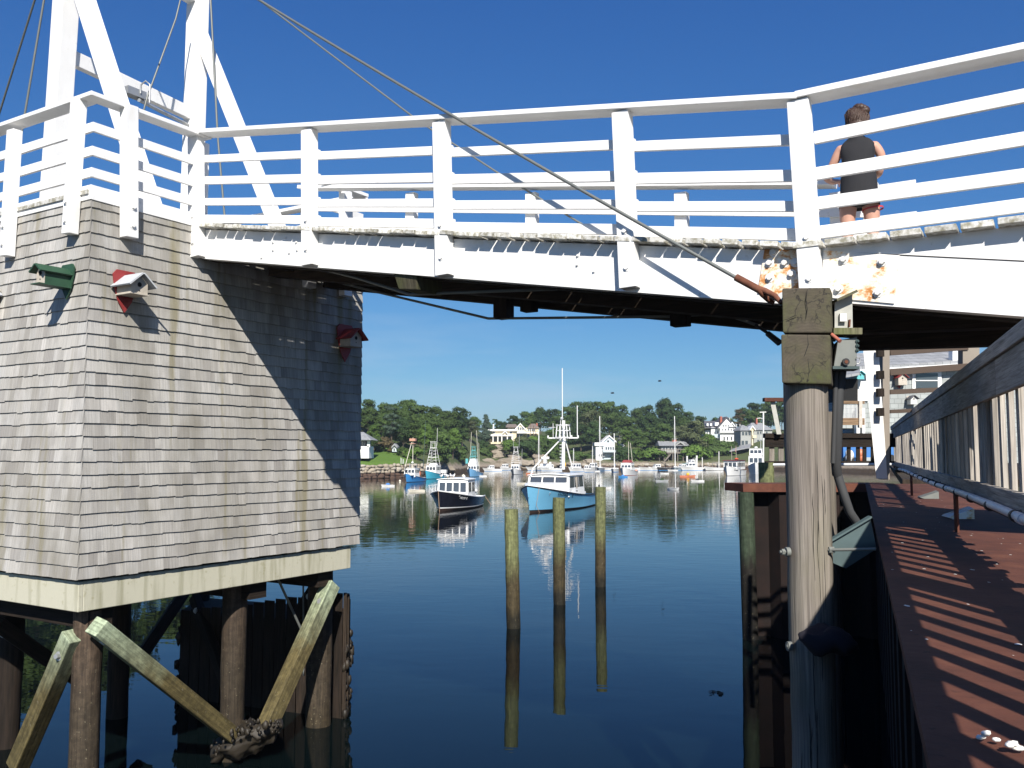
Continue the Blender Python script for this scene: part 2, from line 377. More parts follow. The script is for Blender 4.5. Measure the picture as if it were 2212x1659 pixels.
def foliage(name, c, c2):
    def mk():
        t = NT(name); n = t.noise(t.obj(1, 1, 1), .35, 3)
        col = t.mix(t.rnd(), c, c2); col = t.mix(t.ramp(n, [(.35, 0.), (.65, .6)]), col, mul(c, .45))
        oi = t.n('ObjectInfo', out=5) if False else t.n('ObjectInfo', out=None).outputs['Random']
        f = t.n('MapRange', {0: oi, 3: .75, 4: 1.2}); col = t.mix(1.0, col, t.n('CombineColor', {0: f, 1: f, 2: f}), 'MULTIPLY')
        return t.done(col, .75, spec=.15)
    MDEF[name] = mk
foliage('leaf_mid', (.052, .092, .024), (.09, .142, .038)); foliage('leaf_dark', (.030, .060, .020), (.056, .098, .030)); foliage('leaf_bright', (.075, .135, .024), (.11, .185, .04))
foliage('leaf_olive', (.07, .09, .038), (.12, .14, .065)); foliage('leaf_pine', (.04, .07, .045), (.085, .12, .08)); foliage('leaf_brown', (.09, .075, .035), (.13, .10, .05))
foliage('weed', (.02, .015, .008), (.05, .04, .018))
def terrain_mat():
    t = NT('ground'); n = t.noise(t.wpos(1, 1, 1), .35, 6, .65); n2 = t.noise(t.wpos(1, 1, 1), 1.8, 5, .7)
    grass = t.mix(n2, (.07, .135, .02), (.13, .22, .04)); scrub = t.mix(n, (.04, .07, .02), (.12, .13, .06)); rock = t.mix(n2, (.12, .09, .07), (.42, .36, .28))
    geo = t.n('SeparateXYZ', {0: t.n('NewGeometry', out=0)}, None); h = t.math('SUBTRACT', geo.outputs[2], WZ)
    lawn = t.ramp(t.n('MapRange', {0: geo.outputs[0], 1: -16.5, 2: -18.5}), [(0, 0.), (1, 1.)])
    lawn = t.math('MULTIPLY', lawn, t.n('MapRange', {0: geo.outputs[1], 1: 178, 2: 170}))
    col = t.mix(lawn, scrub, grass)
    rk = t.n('MapRange', {0: t.math('ADD', h, t.math('MULTIPLY', n, 2.5)), 1: 3.4, 2: 2.6})
    col = t.mix(t.math('MULTIPLY', rk, t.math('SUBTRACT', 1.0, lawn)), col, rock)
    wet = t.n('MapRange', {0: t.math('ADD', h, n), 1: 1.5, 2: 1.1}); col = t.mix(wet, col, (.05, .035, .022))
    t.bump(n2, .8, .3); return t.done(col, .95, spec=.2)
MDEF['ground'] = terrain_mat
def stone():
    t = NT('seawall_stone'); n = t.noise(t.wpos(1, 1, 1), 2.2, 5, .7); col = t.ramp(t.rnd(), [(0, (.34, .28, .2)), (.5, (.46, .40, .31)), (1, (.54, .50, .43))])
    col = t.mix(n, mul((.4, .35, .27), .5), col); h = t.math('SUBTRACT', t.sepz(), WZ)
    wet = t.n('MapRange', {0: t.math('ADD', h, t.math('MULTIPLY', n, .3)), 1: 1.15, 2: .95}); col = t.mix(wet, col, (.075, .045, .03)); t.bump(n, .6, .15)
    return t.done(col, .9)
MDEF['stone'] = stone
def water():
    t = NT('harbour_water'); P = t.n('NewGeometry', out=0)
    a = t.noise(t.wpos(.8, 1.35, 1), .85, 3, .5, dist=.3); b = t.noise(t.wpos(1.1, 3.0, 1), 1.6, 2, .5)
    mask = t.ramp(t.noise(t.wpos(.5, 1.3, 1), .045, 3), [(.42, .12), (.62, 1.)])
    far = t.n('MapRange', {0: t.n('SeparateXYZ', {0: P}, 1), 1: 18, 2: 60, 3: .35, 4: 1.0})
    hgt = t.math('ADD', t.math('MULTIPLY', a, 1.0), t.math('MULTIPLY', t.math('MULTIPLY', b, mask), .55))
    t.set(t.p.inputs['Normal'], t.n('Bump', {'Height': t.math('MULTIPLY', hgt, far), 'Strength': 1.0, 'Distance': .011}))
    sed = t.noise(t.wpos(1, 1, 1), .12, 2)
    t.set(t.p.inputs['IOR'], 1.333); return t.done(t.mix(sed, (.0014, .0035, .0045), (.0026, .006, .006)), .015, spec=.38)
MDEF['water'] = water
# ================================================================== water, land far off: see further down
mb = MB(); mb.raw([(-1500, -300, WZ), (1500, -300, WZ), (1500, 3000, WZ), (-1500, 3000, WZ)], [(0, 1, 2, 3)])
struct('water', mb, 'water')

S_T = 7.527                       # the tower's face, measured along the bridge
W_A = -1.45; W_B = 3.15           # the tower's front corner and far corner, across the bridge
def zdeck(s): return 1.70+.158*s if s > 0 else 1.70
def zrail(s): return 2.905+.154*s if s > 0 else 2.905-.02*s

def bolt1(par, p, nrm, r, h, mat='white_paint'):
    mb = MB(); mb.bolt(p, nrm, r, h); return mb.build('bolt', mat, par)
# ================================================================== bridge, left leaf
br = thing('drawbridge_leaf', 'white painted wooden footbridge leaf rising left from the square timber cap to the shingled tower', 'footbridge', BF(.1, 0, 1.2))
posts = [((428, 293), (430, 557)), ((673, 284), (674, 575)), ((958, 266), (965, 597)), ((1347, 246), (1364, 624)), ((1728, 222), (1756, 618))]
PS = []
for i, (t, b) in enumerate(posts):
    s1, z1 = onw(*t, 0); s2, z2 = onw(*b, 0); PS.append((s1, s2, z1, z2))
    wd = (.19, .165, .165, .165, .175)[i]
    if i == 4: z2 = 1.22
    mb = MB(); mb.bar(BF(s2, -.035, z2), BF(s1, -.035, z1+.0), wd, .115, up=N); p = mb.build('rail_post', 'white_paint', br, bevel=.006)
    for z in (z2+.18, z2+.52): bolt1(p, BF(s2+(s1-s2)*(z-z2)/(z1-z2), -.093, z), -N, .024, .02)
def psx(i, z): s1, s2, z1, z2 = PS[i]; return s2+(s1-s2)*(z-z2)/(z1-z2)
# four boards in each bay; heights read at the two ends of the leaf
L0 = [onw(446, y, .05)[1] for y in (342, 388, 434, 471)]; R0 = [onw(1705, y, .05)[1] for y in (306, 382, 448, 509)]
sL, sR = onw(446, 400, .05)[0], onw(1705, 400, .05)[0]
def bz(k, s): return R0[k]+(L0[k]-R0[k])*(s-sR)/(sL-sR)
for i in range(4):
    for k in range(4):
        hh = (.094, .10, .09, .10)[k]
        a = psx(i, bz(k, PS[i][0]))+.0; b = psx(i+1, bz(k, PS[i+1][0]))-.0
        j = [random.uniform(-.006, .006) for _ in range(2)]
        mb = MB(); mb.bar(BF(a+.08, .045, bz(k, a)+j[0]), BF(b-.08, .045, bz(k, b)+j[1]), .036, hh)
        mb.build('rail_board', 'white_paint', br, bevel=.004)
for (a, b) in ((PS[0][0]+.02, 3.62), (3.615, -.02)):
    mb = MB(); mb.bar(BF(a, 0, zrail(a)+.025), BF(b, 0, zrail(b)+.025), .235, .052); mb.build('hand_rail', 'white_paint', br, bevel=.006)
# side beam, its dark underside and the other stringers
def beam_pts(w0, w1, s0, s1, zt, zb):
    return [BF(s0, w0, zb(s0)), BF(s0, w1, zb(s0)), BF(s0, w1, zt(s0)), BF(s0, w0, zt(s0)), BF(s1, w0, zb(s1)), BF(s1, w1, zb(s1)), BF(s1, w1, zt(s1)), BF(s1, w0, zt(s1))]
zb = lambda s: 1.205+.1685*s
mb = MB(); n_ = 12
for i in range(n_):
    a, b = 7.45-7.4*i/n_, 7.45-7.4*(i+1)/n_
    mb.hexa(beam_pts(.025, .16, a, b, lambda s: zdeck(s)-.045, zb), r=.5)
mb.build('side_beam', 'white_paint', br)
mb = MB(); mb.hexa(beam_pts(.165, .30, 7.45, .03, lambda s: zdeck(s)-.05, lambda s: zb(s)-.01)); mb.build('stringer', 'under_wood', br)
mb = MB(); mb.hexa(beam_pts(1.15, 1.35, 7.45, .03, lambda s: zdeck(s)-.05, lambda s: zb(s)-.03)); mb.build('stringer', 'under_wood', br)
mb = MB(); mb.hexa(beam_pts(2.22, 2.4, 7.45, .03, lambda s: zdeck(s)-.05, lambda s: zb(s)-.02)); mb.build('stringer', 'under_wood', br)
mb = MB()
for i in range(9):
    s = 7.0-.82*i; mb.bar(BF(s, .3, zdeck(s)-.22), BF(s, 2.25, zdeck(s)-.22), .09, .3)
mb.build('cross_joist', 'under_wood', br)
# deck planks, each its own board with worn ends
mb = MB(); s = 7.42
while s > .12:
    w = .165; e = random.uniform(-.03, .0); dz = random.uniform(-.006, .004)
    mb.bar(BF(s-w/2, -.075+e, zdeck(s)-.02+dz), BF(s-w/2, 2.5, zdeck(s)-.02+dz), w-random.choice((.012, .016, .03)), .045, up=ZZ+U*(-.158))
    s -= w
mb.build('deck', 'plank_paint', br, bevel=.005)
# far railing
FW = 2.42
for px, yb in ((650, 470), (875, 476), (1135, 482), (1458, 490), (1795, 495)):
    s1, z1 = onw(px+12, 402, FW)
    mb = MB(); mb.bar(BF(s1, FW+.03, zdeck(s1)-.3), BF(s1, FW+.03, 2.74+.155*s1+.02), .15, .11, up=N); mb.build('rail_post', 'white_paint', br, bevel=.005)
for dz in (-.33, -.6, -.85):
    mb = MB(); mb.bar(BF(8.0, FW-.05, 2.84+.155*8+dz), BF(-.1, FW-.05, 2.84+dz), .036, .09); mb.build('rail_board', 'white_paint', br)
mb = MB(); mb.bar(BF(8.12, FW, 2.84+.155*8.1), BF(.2, FW, 2.84+.04), .2, .05); mb.build('hand_rail', 'white_paint', br)
# truss rods under the leaf with their blocks
def rod(pts, w, name='truss_rod'):
    mb = MB(); mb.tube([BF(*([*onw(x, y, w)][0:1]), w, onw(x, y, w)[1]) for x, y in pts], .017, 8); return mb.build(name, 'cable', br)
rod([(520, 545), (655, 571), (770, 600), (885, 636)], .45); rod([(885, 636), (1240, 623), (1335, 619)], .45)
rod([(690, 600), (815, 631), (1055, 688)], 2.2); rod([(1055, 688), (1456, 684), (1560, 676)], 2.2); rod([(1560, 676), (1640, 704)], 2.2)
mb = MB()
s, z = onw(906, 585, .3); s2, z2 = onw(910, 634, .3); mb.hexa([BF(s+.16, .03, z-.02), BF(s-.16, .03, z-.05), BF(s-.16, .5, z+.1), BF(s+.16, .5, z+.1), BF(s+.13, .10, z2+.03), BF(s-.13, .10, z2), BF(s-.13, .55, z2), BF(s+.13, .55, z2+.03)])
mb.build('strut_block', 'mossy_wood', br, bevel=.01)
mb = MB(); s, z = onw(1088, 672, 2.2); mb.box(BF(s, 2.2, z+.05), .2, .2, .3, R(-31)); mb.build('strut_block', 'dark_wood', br, bevel=.01)
mb = MB(); s, z = onw(1143, 660, 2.1); mb.box(BF(s, 2.1, z+.02), .18, .16, .2, R(-31)); mb.build('strut_block', 'dark_wood', br, bevel=.01)
mb = MB(); s, z = onw(1470, 690, 2.1); mb.box(BF(s, 2.1, z+.06), .2, .16, .28, R(-31)); mb.build('strut_block', 'dark_wood', br, bevel=.01)
# bolt heads on the beam
for x, y in ((590, 523), (590, 540), (616, 513), (660-20, 523), (642, 540), (625, 546), (565, 556), (1248, 552), (1247, 572), (1285, 537), (1283, 586)):
    s, z = onw(x, y, .02); bolt1(br, BF(s, .022, z), -N, .011, .016)
# rusty plate by the hinge
mb = MB()
q = [(1652, 539), (1731, 541), (1729, 640), (1637, 633)]
pp = [onw(x, y, .02) for x, y in q]; mb.prism([BF(s, .023, z) for s, z in pp][::-1], -N*.012); pl = mb.build('steel_plate', 'rusty_plate_worn', br)
for x, y in ((1672, 545), (1662, 568), (1695, 568), (1726-8, 567), (1663, 600), (1710, 592)): 
    s, z = onw(x, y, .01); bolt1(pl, BF(s, .011, z), -N, .027, .03, 'post_white')

# ================================================================== bridge, level approach span on the right
ap = thing('approach_span', 'level white footbridge span crossing the top right corner beyond the timber cap', 'footbridge', BF(-.1, 0, 1.2))
zt2 = lambda s: 1.66
zb2 = lambda s: 1.185+.17*(s+.4)
mb = MB()
for i in range(10):
    a, b = .02-.36*i, .02-.36*(i+1); mb.hexa(beam_pts(.03, .17, a, b, zt2, lambda s: max(.7, zb2(s))), r=.5)
mb.build('side_beam', 'white_paint', ap)
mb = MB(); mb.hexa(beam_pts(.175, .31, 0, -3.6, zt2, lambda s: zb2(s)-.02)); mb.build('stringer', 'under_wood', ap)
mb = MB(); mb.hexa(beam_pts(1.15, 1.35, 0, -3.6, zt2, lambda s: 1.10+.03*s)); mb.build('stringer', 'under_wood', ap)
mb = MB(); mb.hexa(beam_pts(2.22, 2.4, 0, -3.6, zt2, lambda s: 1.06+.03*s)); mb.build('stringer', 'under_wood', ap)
mb = MB(); s = .06
while s > -3.6:
    w = .245; e = random.uniform(-.02, .01)
    mb.bar(BF(s-w/2, -.085+e, 1.685), BF(s-w/2, 2.5, 1.685), w-.026, .05); s -= w
mb.build('deck', 'plank_paint', ap, bevel=.005)
y2 = [((299, 208)), ((377, 301)), ((441, 380)), ((504, 444))]
for yl, yr in y2:
    a, za = onw(1760, yl, .05); b, zb_ = onw(2212, yr, .05); f = (zb_-za)/(b-a)
    mb = MB(); mb.bar(BF(a, .045, za), BF(-3.4, .045, za+f*(-3.4-a)), .038, .105); mb.build('rail_board', 'white_paint', ap, bevel=.004)
a, za = onw(1740, 211, 0); b, zb_ = onw(2212, 112, 0)
mb = MB(); mb.bar(BF(-.0, 0, 2.94), BF(-3.4, 0, 2.94+(zb_-za)/(b-a)*(-3.4)), .235, .055); mb.build('hand_rail', 'white_paint', ap, bevel=.006)
for s_ in (-3.2,):
    mb = MB(); mb.bar(BF(s_, -.035, 1.1), BF(s_, -.035, 2.93), .17, .115, up=N); mb.build('rail_post', 'white_paint', ap)
for s_ in (-.15, -2.4):
    mb = MB(); mb.bar(BF(s_, FW+.03, 1.1), BF(s_, FW+.03, 2.84), .15, .11, up=N); mb.build('rail_post', 'white_paint', ap)
for dz in (0, -.33, -.6, -.85):
    mb = MB(); mb.bar(BF(-.1, FW-.05, 2.84+dz-.1), BF(-.6, FW-.05, 2.84+dz-.1), .036, .09); mb.build('rail_board', 'white_paint', ap)
a, za = onw(1780, 543, .03); b, zb_ = onw(2212, 564, .03); mb = MB(); mb.bar(BF(a, .029, za), BF(b-1.2, .029, zb_-(za-zb_)/(a-b)*1.2), .006, .007); mb.build('seam', 'dark_wood', ap)
mb = MB(); q = [onw(x, y, .025) for x, y in ((1779, 541), (1944, 552), (1932, 656), (1779, 642))]
mb.prism([BF(s, .028, z) for s, z in q][::-1], -N*.012); pl = mb.build('steel_plate', 'rusty_plate', ap)
for x, y in ((1822, 560), (1905, 565), (1811, 624), (1896, 632)):
    s, z = onw(x, y, .01); bolt1(pl, BF(s, .014, z), -N, .027, .03, 'post_white')

# ================================================================== shingled tower
tw = thing('shingled_tower', 'tall box tower clad in weathered grey cedar shingles standing over the water on timber piles', 'tower', BF(S_T+2.4, .8, -1.4))
ZT, ZBt, DEP = 2.93, -1.40, 5.2
mb = MB(); mb.hexa([BF(S_T+.01, W_A+.012, ZBt+.02), BF(S_T+DEP, W_A+.012, ZBt+.02), BF(S_T+DEP, W_B-.01, ZBt+.02), BF(S_T+.01, W_B-.01, ZBt+.02),
                    BF(S_T+.01, W_A+.012, ZT), BF(S_T+DEP, W_A+.012, ZT), BF(S_T+DEP, W_B-.01, ZT), BF(S_T+.01, W_B-.01, ZT)])
mb.build('wall_core', 'dark_wood', tw)
def shingles(name, P, length, z0, z1, nr, sgn=1):
    """P(t, out, z): point at t along the wall, `out` metres off it"""
    mb = MB(); e = (z1-z0)/nr
    for r in range(nr):
        t = -.0 if True else 0; zb_ = z0+r*e
        t = 0
        while t < length:
            w = min(random.choice((.09, .12, .15, .17, .2, .11)), length-t)
            if length-t-w < .05: w = length-t
            g = 0; lift = random.uniform(0, .002)*(random.random() < .4); dz = random.uniform(-.004, .004) if random.random() < .85 else random.uniform(-.012, 0)
            o = .023+lift; a, b = t+g, t+w-g; zz = zb_+dz; zu = zb_+e+.03
            tilt = random.uniform(-.003, .003); c = random.random(); ou, ov = random.random()*9, random.random()*9
            v = [P(a, o, zz+tilt), P(b, o, zz-tilt), P(b, .004, zu), P(a, .004, zu), P(a, 0, zz+tilt), P(b, 0, zz-tilt)]
            fs = [(0, 1, 2, 3), (4, 5, 1, 0), (4, 0, 3), (1, 5, 2)]
            if sgn < 0: fs = [f[::-1] for f in fs]
            uvq = [(ou, ov), (ou, ov+w), (ou+e, ov+w), (ou+e, ov)]
            if sgn < 0: uvq = uvq[::-1]
            mb.raw(v, fs, c, False, [uvq, [(ou, ov)]*4, [(ou, ov)]*3, [(ou, ov)]*3]); t += w
    return mb.build(name, 'shingle', tw)
shingles('shingle_wall', lambda t, o, z: BF(S_T-o, W_A+t-.004, z), W_B-W_A+.03, ZBt, ZT, 30)
shingles('shingle_wall', lambda t, o, z: BF(S_T+t-.02, W_A-o, z), DEP, ZBt, ZT, 30, -1)
mb = MB(); mb.hexa([BF(S_T+.0, W_A-.05, ZT), BF(S_T+DEP, W_A-.05, ZT), BF(S_T+DEP, W_B, ZT), BF(S_T+.0, W_B, ZT), BF(S_T, W_A-.05, ZT+.05), BF(S_T+DEP, W_A-.05, ZT+.05), BF(S_T+DEP, W_B, ZT+.05), BF(S_T, W_B, ZT+.05)])
mb.build('platform_deck', 'plank_paint', tw)
zc0, zc1 = -1.76, -1.43
mb = MB(); mb.hexa([BF(S_T+.03, W_A+.1, zc0), BF(S_T+.03, W_B-.12, zc0), BF(S_T+.1, W_B-.12, zc0), BF(S_T+.1, W_A+.1, zc0), BF(S_T+.03, W_A+.1, zc1), BF(S_T+.03, W_B-.12, zc1), BF(S_T+.1, W_B-.12, zc1), BF(S_T+.1, W_A+.1, zc1)][::1], r=.5)
mb.build('base_board', 'cream_board', tw, bevel=.008)
mb = MB(); mb.hexa([BF(S_T+.03, W_A+.04, zc0), BF(S_T+.03, W_A+.1, zc0), BF(S_T+DEP, W_A+.1, zc0), BF(S_T+DEP, W_A+.04, zc0), BF(S_T+.03, W_A+.04, zc1), BF(S_T+.03, W_A+.1, zc1), BF(S_T+DEP, W_A+.1, zc1), BF(S_T+DEP, W_A+.04, zc1)], r=.5)
mb.build('base_board', 'cream_board', tw, bevel=.008)
mb = MB(); mb.hexa([BF(S_T+.12, W_A+.12, zc0+.1), BF(S_T+DEP, W_A+.12, zc0+.1), BF(S_T+DEP, W_B-.2, zc0+.1), BF(S_T+.12, W_B-.2, zc0+.1), BF(S_T+.12, W_A+.12, zc1), BF(S_T+DEP, W_A+.12, zc1), BF(S_T+DEP, W_B-.2, zc1), BF(S_T+.12, W_B-.2, zc1)])
for w in (-1.05, 1.3, 2.6): mb.bar(BF(S_T+.15, w, zc0-.08), BF(S_T+DEP-.2, w, zc0-.08), .3, .3)
mb.build('floor_frame', 'dark_wood', tw)
zpb = WZ-3.0
def lerp_(a, b, t): return a+(b-a)*t
def pile(s, w, r=.17, mat='tower_pile', top=-1.8, ln=(0, 0)):
    mb = MB(); pts = []; n = 14
    for i in range(n+1):
        z = zpb+(top-zpb)*i/n; f = (z-WZ)/3.0
        pts.append(BF(s+ln[0]*f+random.uniform(-.006, .006), w+ln[1]*f+random.uniform(-.006, .006), z))
    mb.tube(pts, [r*(1+random.uniform(-.03, .03)) for _ in pts], 16); return mb.build('pile', mat, tw)
def pixpile(x, y, Y, r, **k):
    p = at(x, y, Y)-H0; return pile(p.dot(U), p.dot(N), r, **k)
pixpile(189, 1400, 10.35, .162, mat='tower_pile'); pixpile(505, 1400, 12.4, .162, mat='tower_pile'); pixpile(690, 1400, 13.9, .19, mat='tower_pile')
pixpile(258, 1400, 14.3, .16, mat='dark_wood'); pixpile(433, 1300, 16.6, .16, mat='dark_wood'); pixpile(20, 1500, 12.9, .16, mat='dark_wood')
def brace(p1, Y1, p2, Y2, w=.2, mat='brace_timber', wb=None):
    a, b = at(*p1, Y1), at(*p2, Y2); mb = MB()
    n = 5; side = N
    mb.bar(a, b, w, w, up=N if wb is None else wb); o = mb.build('brace', mat, tw, bevel=.012)
    d = (b-a).normalized(); mb = MB(); c = a+d*.28+Vector((-.25, -.97, 0)).normalized()*w*.55
    mb.bolt(c, (-.25, -.97, .1), .035, .05); mb.build('bolt', 'galv', o); return o
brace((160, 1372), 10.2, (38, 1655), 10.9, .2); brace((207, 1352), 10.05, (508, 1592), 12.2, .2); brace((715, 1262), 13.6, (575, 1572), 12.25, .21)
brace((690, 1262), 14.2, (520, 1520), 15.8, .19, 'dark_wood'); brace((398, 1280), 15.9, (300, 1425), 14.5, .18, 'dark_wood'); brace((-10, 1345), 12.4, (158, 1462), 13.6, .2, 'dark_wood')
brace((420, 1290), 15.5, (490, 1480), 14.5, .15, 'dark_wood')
mb = MB(); mb.tube([at(597, 1243, 13.2), at(650, 1358, 13.6)], .02, 6); mb.tube([at(655, 1250, 14), at(656, 1460, 14)], .015, 6); mb.build('tie_rod', 'cable', tw)
# mussels and rockweed clinging where the braces meet
random.seed(11); mb = MB()
cc = wat(540, 1600)
for i in range(130):
    f = random.random(); c = at(lerp_(462, 600, f)+random.gauss(0, 5), lerp_(1612, 1572, f)+random.gauss(0, 8)-16*math.sin(f*3.1), 12.2+random.uniform(-.3, .25))
    mb.sphere(c, random.uniform(.010, .027)*(1 if random.random() < .93 else 1.7), 6, 4, sc=(1, .7, 1.3), jit=.5)
k0 = len(mb.v); mb.sphere(at(532, 1596, 12.3), .27, 30, 20, sc=(1.75, .9, .75))
for v in mb.v[k0:]: n_ = mnoise.noise(v*7)*.09+mnoise.noise(v*19)*.05+mnoise.noise(v*45)*.02; v.z += n_+(v.x-at(532, 1596, 12.3).x)*.35; v.y += n_; v.x += mnoise.noise(v*11+Vector((5, 0, 0)))*.06
mb.build('mussel_cluster', 'mussel', tw)['kind'] = 'stuff'

# dark timber fender cribwork behind the tower
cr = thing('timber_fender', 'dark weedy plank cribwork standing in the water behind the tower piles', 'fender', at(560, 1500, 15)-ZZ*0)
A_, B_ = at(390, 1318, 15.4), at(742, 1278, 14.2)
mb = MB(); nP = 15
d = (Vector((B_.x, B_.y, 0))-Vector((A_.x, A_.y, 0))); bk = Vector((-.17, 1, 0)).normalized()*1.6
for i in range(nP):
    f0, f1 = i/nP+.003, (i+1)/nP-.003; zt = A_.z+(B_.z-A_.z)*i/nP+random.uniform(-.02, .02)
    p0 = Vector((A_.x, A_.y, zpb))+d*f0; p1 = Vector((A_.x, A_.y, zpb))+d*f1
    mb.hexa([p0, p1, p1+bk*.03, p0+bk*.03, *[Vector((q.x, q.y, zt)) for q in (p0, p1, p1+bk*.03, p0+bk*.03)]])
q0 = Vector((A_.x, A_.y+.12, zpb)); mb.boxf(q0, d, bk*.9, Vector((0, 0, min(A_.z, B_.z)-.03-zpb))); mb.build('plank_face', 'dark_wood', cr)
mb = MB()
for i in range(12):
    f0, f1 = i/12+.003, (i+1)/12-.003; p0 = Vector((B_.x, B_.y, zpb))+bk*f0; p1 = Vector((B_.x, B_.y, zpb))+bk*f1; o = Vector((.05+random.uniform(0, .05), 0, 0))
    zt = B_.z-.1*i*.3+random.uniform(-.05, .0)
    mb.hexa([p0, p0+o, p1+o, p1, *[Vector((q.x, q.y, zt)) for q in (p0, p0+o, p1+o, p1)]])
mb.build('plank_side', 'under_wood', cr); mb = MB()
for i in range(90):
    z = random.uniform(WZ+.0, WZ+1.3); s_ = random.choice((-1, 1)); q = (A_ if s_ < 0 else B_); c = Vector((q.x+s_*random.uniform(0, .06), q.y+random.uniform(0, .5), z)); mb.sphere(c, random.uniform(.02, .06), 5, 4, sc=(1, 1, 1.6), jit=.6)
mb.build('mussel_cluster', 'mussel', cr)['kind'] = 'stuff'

# ================================================================== railing round the tower platform
pr = thing('platform_railing', 'white board railing wrapping the corner on top of the shingled tower', 'railing', BF(S_T, W_A, ZT))
def rpost(frame, top, bot, wd=.17, kind='s', fl=0):
    if kind == 's':
        a = ons(*top, S_T-.09); b = ons(*bot, S_T-.09); A, B = BF(S_T-.09, *a), BF(S_T-.09, *b); out = -U
    else:
        a = onw(*top, W_A-.09); b = onw(*bot, W_A-.09); A, B = BF(a[0], W_A-.09, a[1]), BF(b[0], W_A-.09, b[1]); out = -N
    if fl: A.z = fl
    mb = MB(); mb.bar(B, A, wd, .12, up=out); p = mb.build('rail_post', 'white_paint', pr, bevel=.006)
    for dz in (.14, .36): bolt1(p, B+ZZ*dz+out*.06, out, .028, .025)
rpost(0, (279, 229), (279, 514)); rpost(0, (171, 214), (151, 506), .15, 'w'); rpost(0, (32, 282), (15, 554), .15, 'w')
rpost(0, (668, 420), (668, 622), .17, 's', 4.0); rpost(0, (746, 430), (746, 640), .17, 's', 4.0)
hz = (-.36, -.64, -.88)
zr = 4.05
mb = MB(); mb.bar(BF(S_T-.03, W_A-.13, zr), BF(S_T-.03, .1, zr), .2, .05); mb.build('hand_rail', 'white_paint', pr, bevel=.005)
mb = MB(); mb.bar(BF(S_T-.13, W_A-.03, zr-.001), BF(S_T+DEP, W_A-.03, zr-.001), .2, .05); mb.build('hand_rail', 'white_paint', pr, bevel=.005)
mb = MB(); mb.bar(BF(S_T-.03, 2.3, zr), BF(S_T-.03, W_B, zr), .2, .05); mb.build('hand_rail', 'white_paint', pr)
mb = MB(); mb.bar(BF(S_T-.03, W_B, zr+.002), BF(S_T+DEP, W_B, zr+.002), .2, .05); mb.build('hand_rail', 'white_paint', pr)
for k, dz in enumerate((-.34, -.62, -.87, -1.10)):
    hb = .11 if k < 3 else .17
    mb = MB(); mb.bar(BF(S_T-.01, W_A-.03, zr+dz), BF(S_T-.01, -.02, zr+dz), .036, hb); mb.build('rail_board', 'white_paint', pr, bevel=.004)
    mb = MB(); mb.bar(BF(S_T-.03, W_A-.012, zr+dz), BF(S_T+DEP, W_A-.012, zr+dz), .036, hb-.002); mb.build('rail_board', 'white_paint', pr, bevel=.004)
    mb = MB(); mb.bar(BF(S_T-.01, 2.45, zr+dz), BF(S_T-.01, W_B, zr+dz), .036, hb); mb.build('rail_board', 'white_paint', pr)
    mb = MB(); mb.bar(BF(S_T, W_B-.01, zr+dz), BF(S_T+DEP, W_B-.01, zr+dz), .036, hb-.002); mb.build('rail_board', 'white_paint', pr)
for s_ in (S_T+1.3, S_T+3.3):
    mb = MB(); mb.bar(BF(s_, W_B+.08, 2.4), BF(s_, W_B+.08, 4.02), .15, .11, up=N); mb.build('rail_post', 'white_paint', pr)
mb = MB(); mb.bar(BF(S_T+.12, .12, 2.95), BF(S_T+.12, .12, 4.02), .16, .16, up=N); mb.build('rail_post', 'white_paint', pr)

# ================================================================== lifting gantry
ga = thing('lift_gantry', 'tall white timber gantry of two masts and slanting struts above the tower platform', 'gantry', BF(10.65, 1.25, 2.98))
def legs(t, b, w, wd):
    st, zt = onw(*t, w); sb, zb_ = onw(*b, w); f = (st-sb)/(zt-zb_)
    z0, z1 = 2.98, 10.0
    mb = MB(); mb.bar(BF(sb+f*(z0-zb_), w, z0), BF(sb+f*(z1-zb_), w, z1), wd, wd, up=N); mb.build('mast', 'white_paint', ga, bevel=.01)
    return lambda z: BF(sb+f*(z-zb_), w, z)
l1 = legs((143, 0), (117, 400), 0, .27); l2 = legs((428, 0), (420, 260), 2.5, .27)
a, za = onw(158, 158, 0); b, zb_ = onw(412, 264, 2.5)
mb = MB(); mb.bar(l1(5.9)+N*.1, l2(5.82)-N*.1, .12, .22); mb.build('cross_beam', 'white_paint', ga, bevel=.006)
z = onw(408, 6, 2.5)[1]; mb = MB(); mb.bar(l1(z), l2(z)-N*.1, .2, .25); mb.build('cross_beam', 'white_paint', ga, bevel=.006)
def strut(t, b, w, wd=.24):
    s1, z1 = onw(*t, w); s2, z2 = onw(*b, w); d = Vector((s2-s1, 0, z2-z1)); k = (2.98-z1)/(z2-z1)
    mb = MB(); mb.bar(BF(s1+(s2-s1)*k, w, 2.98 if w < 1 else z1+(z2-z1)*k), BF(s1, w, z1), .13, wd, up=U); mb.build('strut', 'white_paint', ga, bevel=.006)
strut((165, -60), (318, 420), -.02, .29); strut((434, 75), (590, 466), 2.52, .23)
mb = MB(); c = at(290, 202, 13.3); mb.bar(c-N*.16, c+N*.16, .16, .12); mb.tube([c+Vector((.1, 0, 0)), c+Vector((.1, 0, .14)), c+Vector((.17, 0, .2)), c+Vector((.24, 0, .14)), c+Vector((.24, 0, -.15))], .014, 6)
mb.tube([at(300, 216, 13.3), at(352, 243, 14.2), at(410, 272, 14.9)], .03, 6); mb.build('winch_box', 'galv', ga)

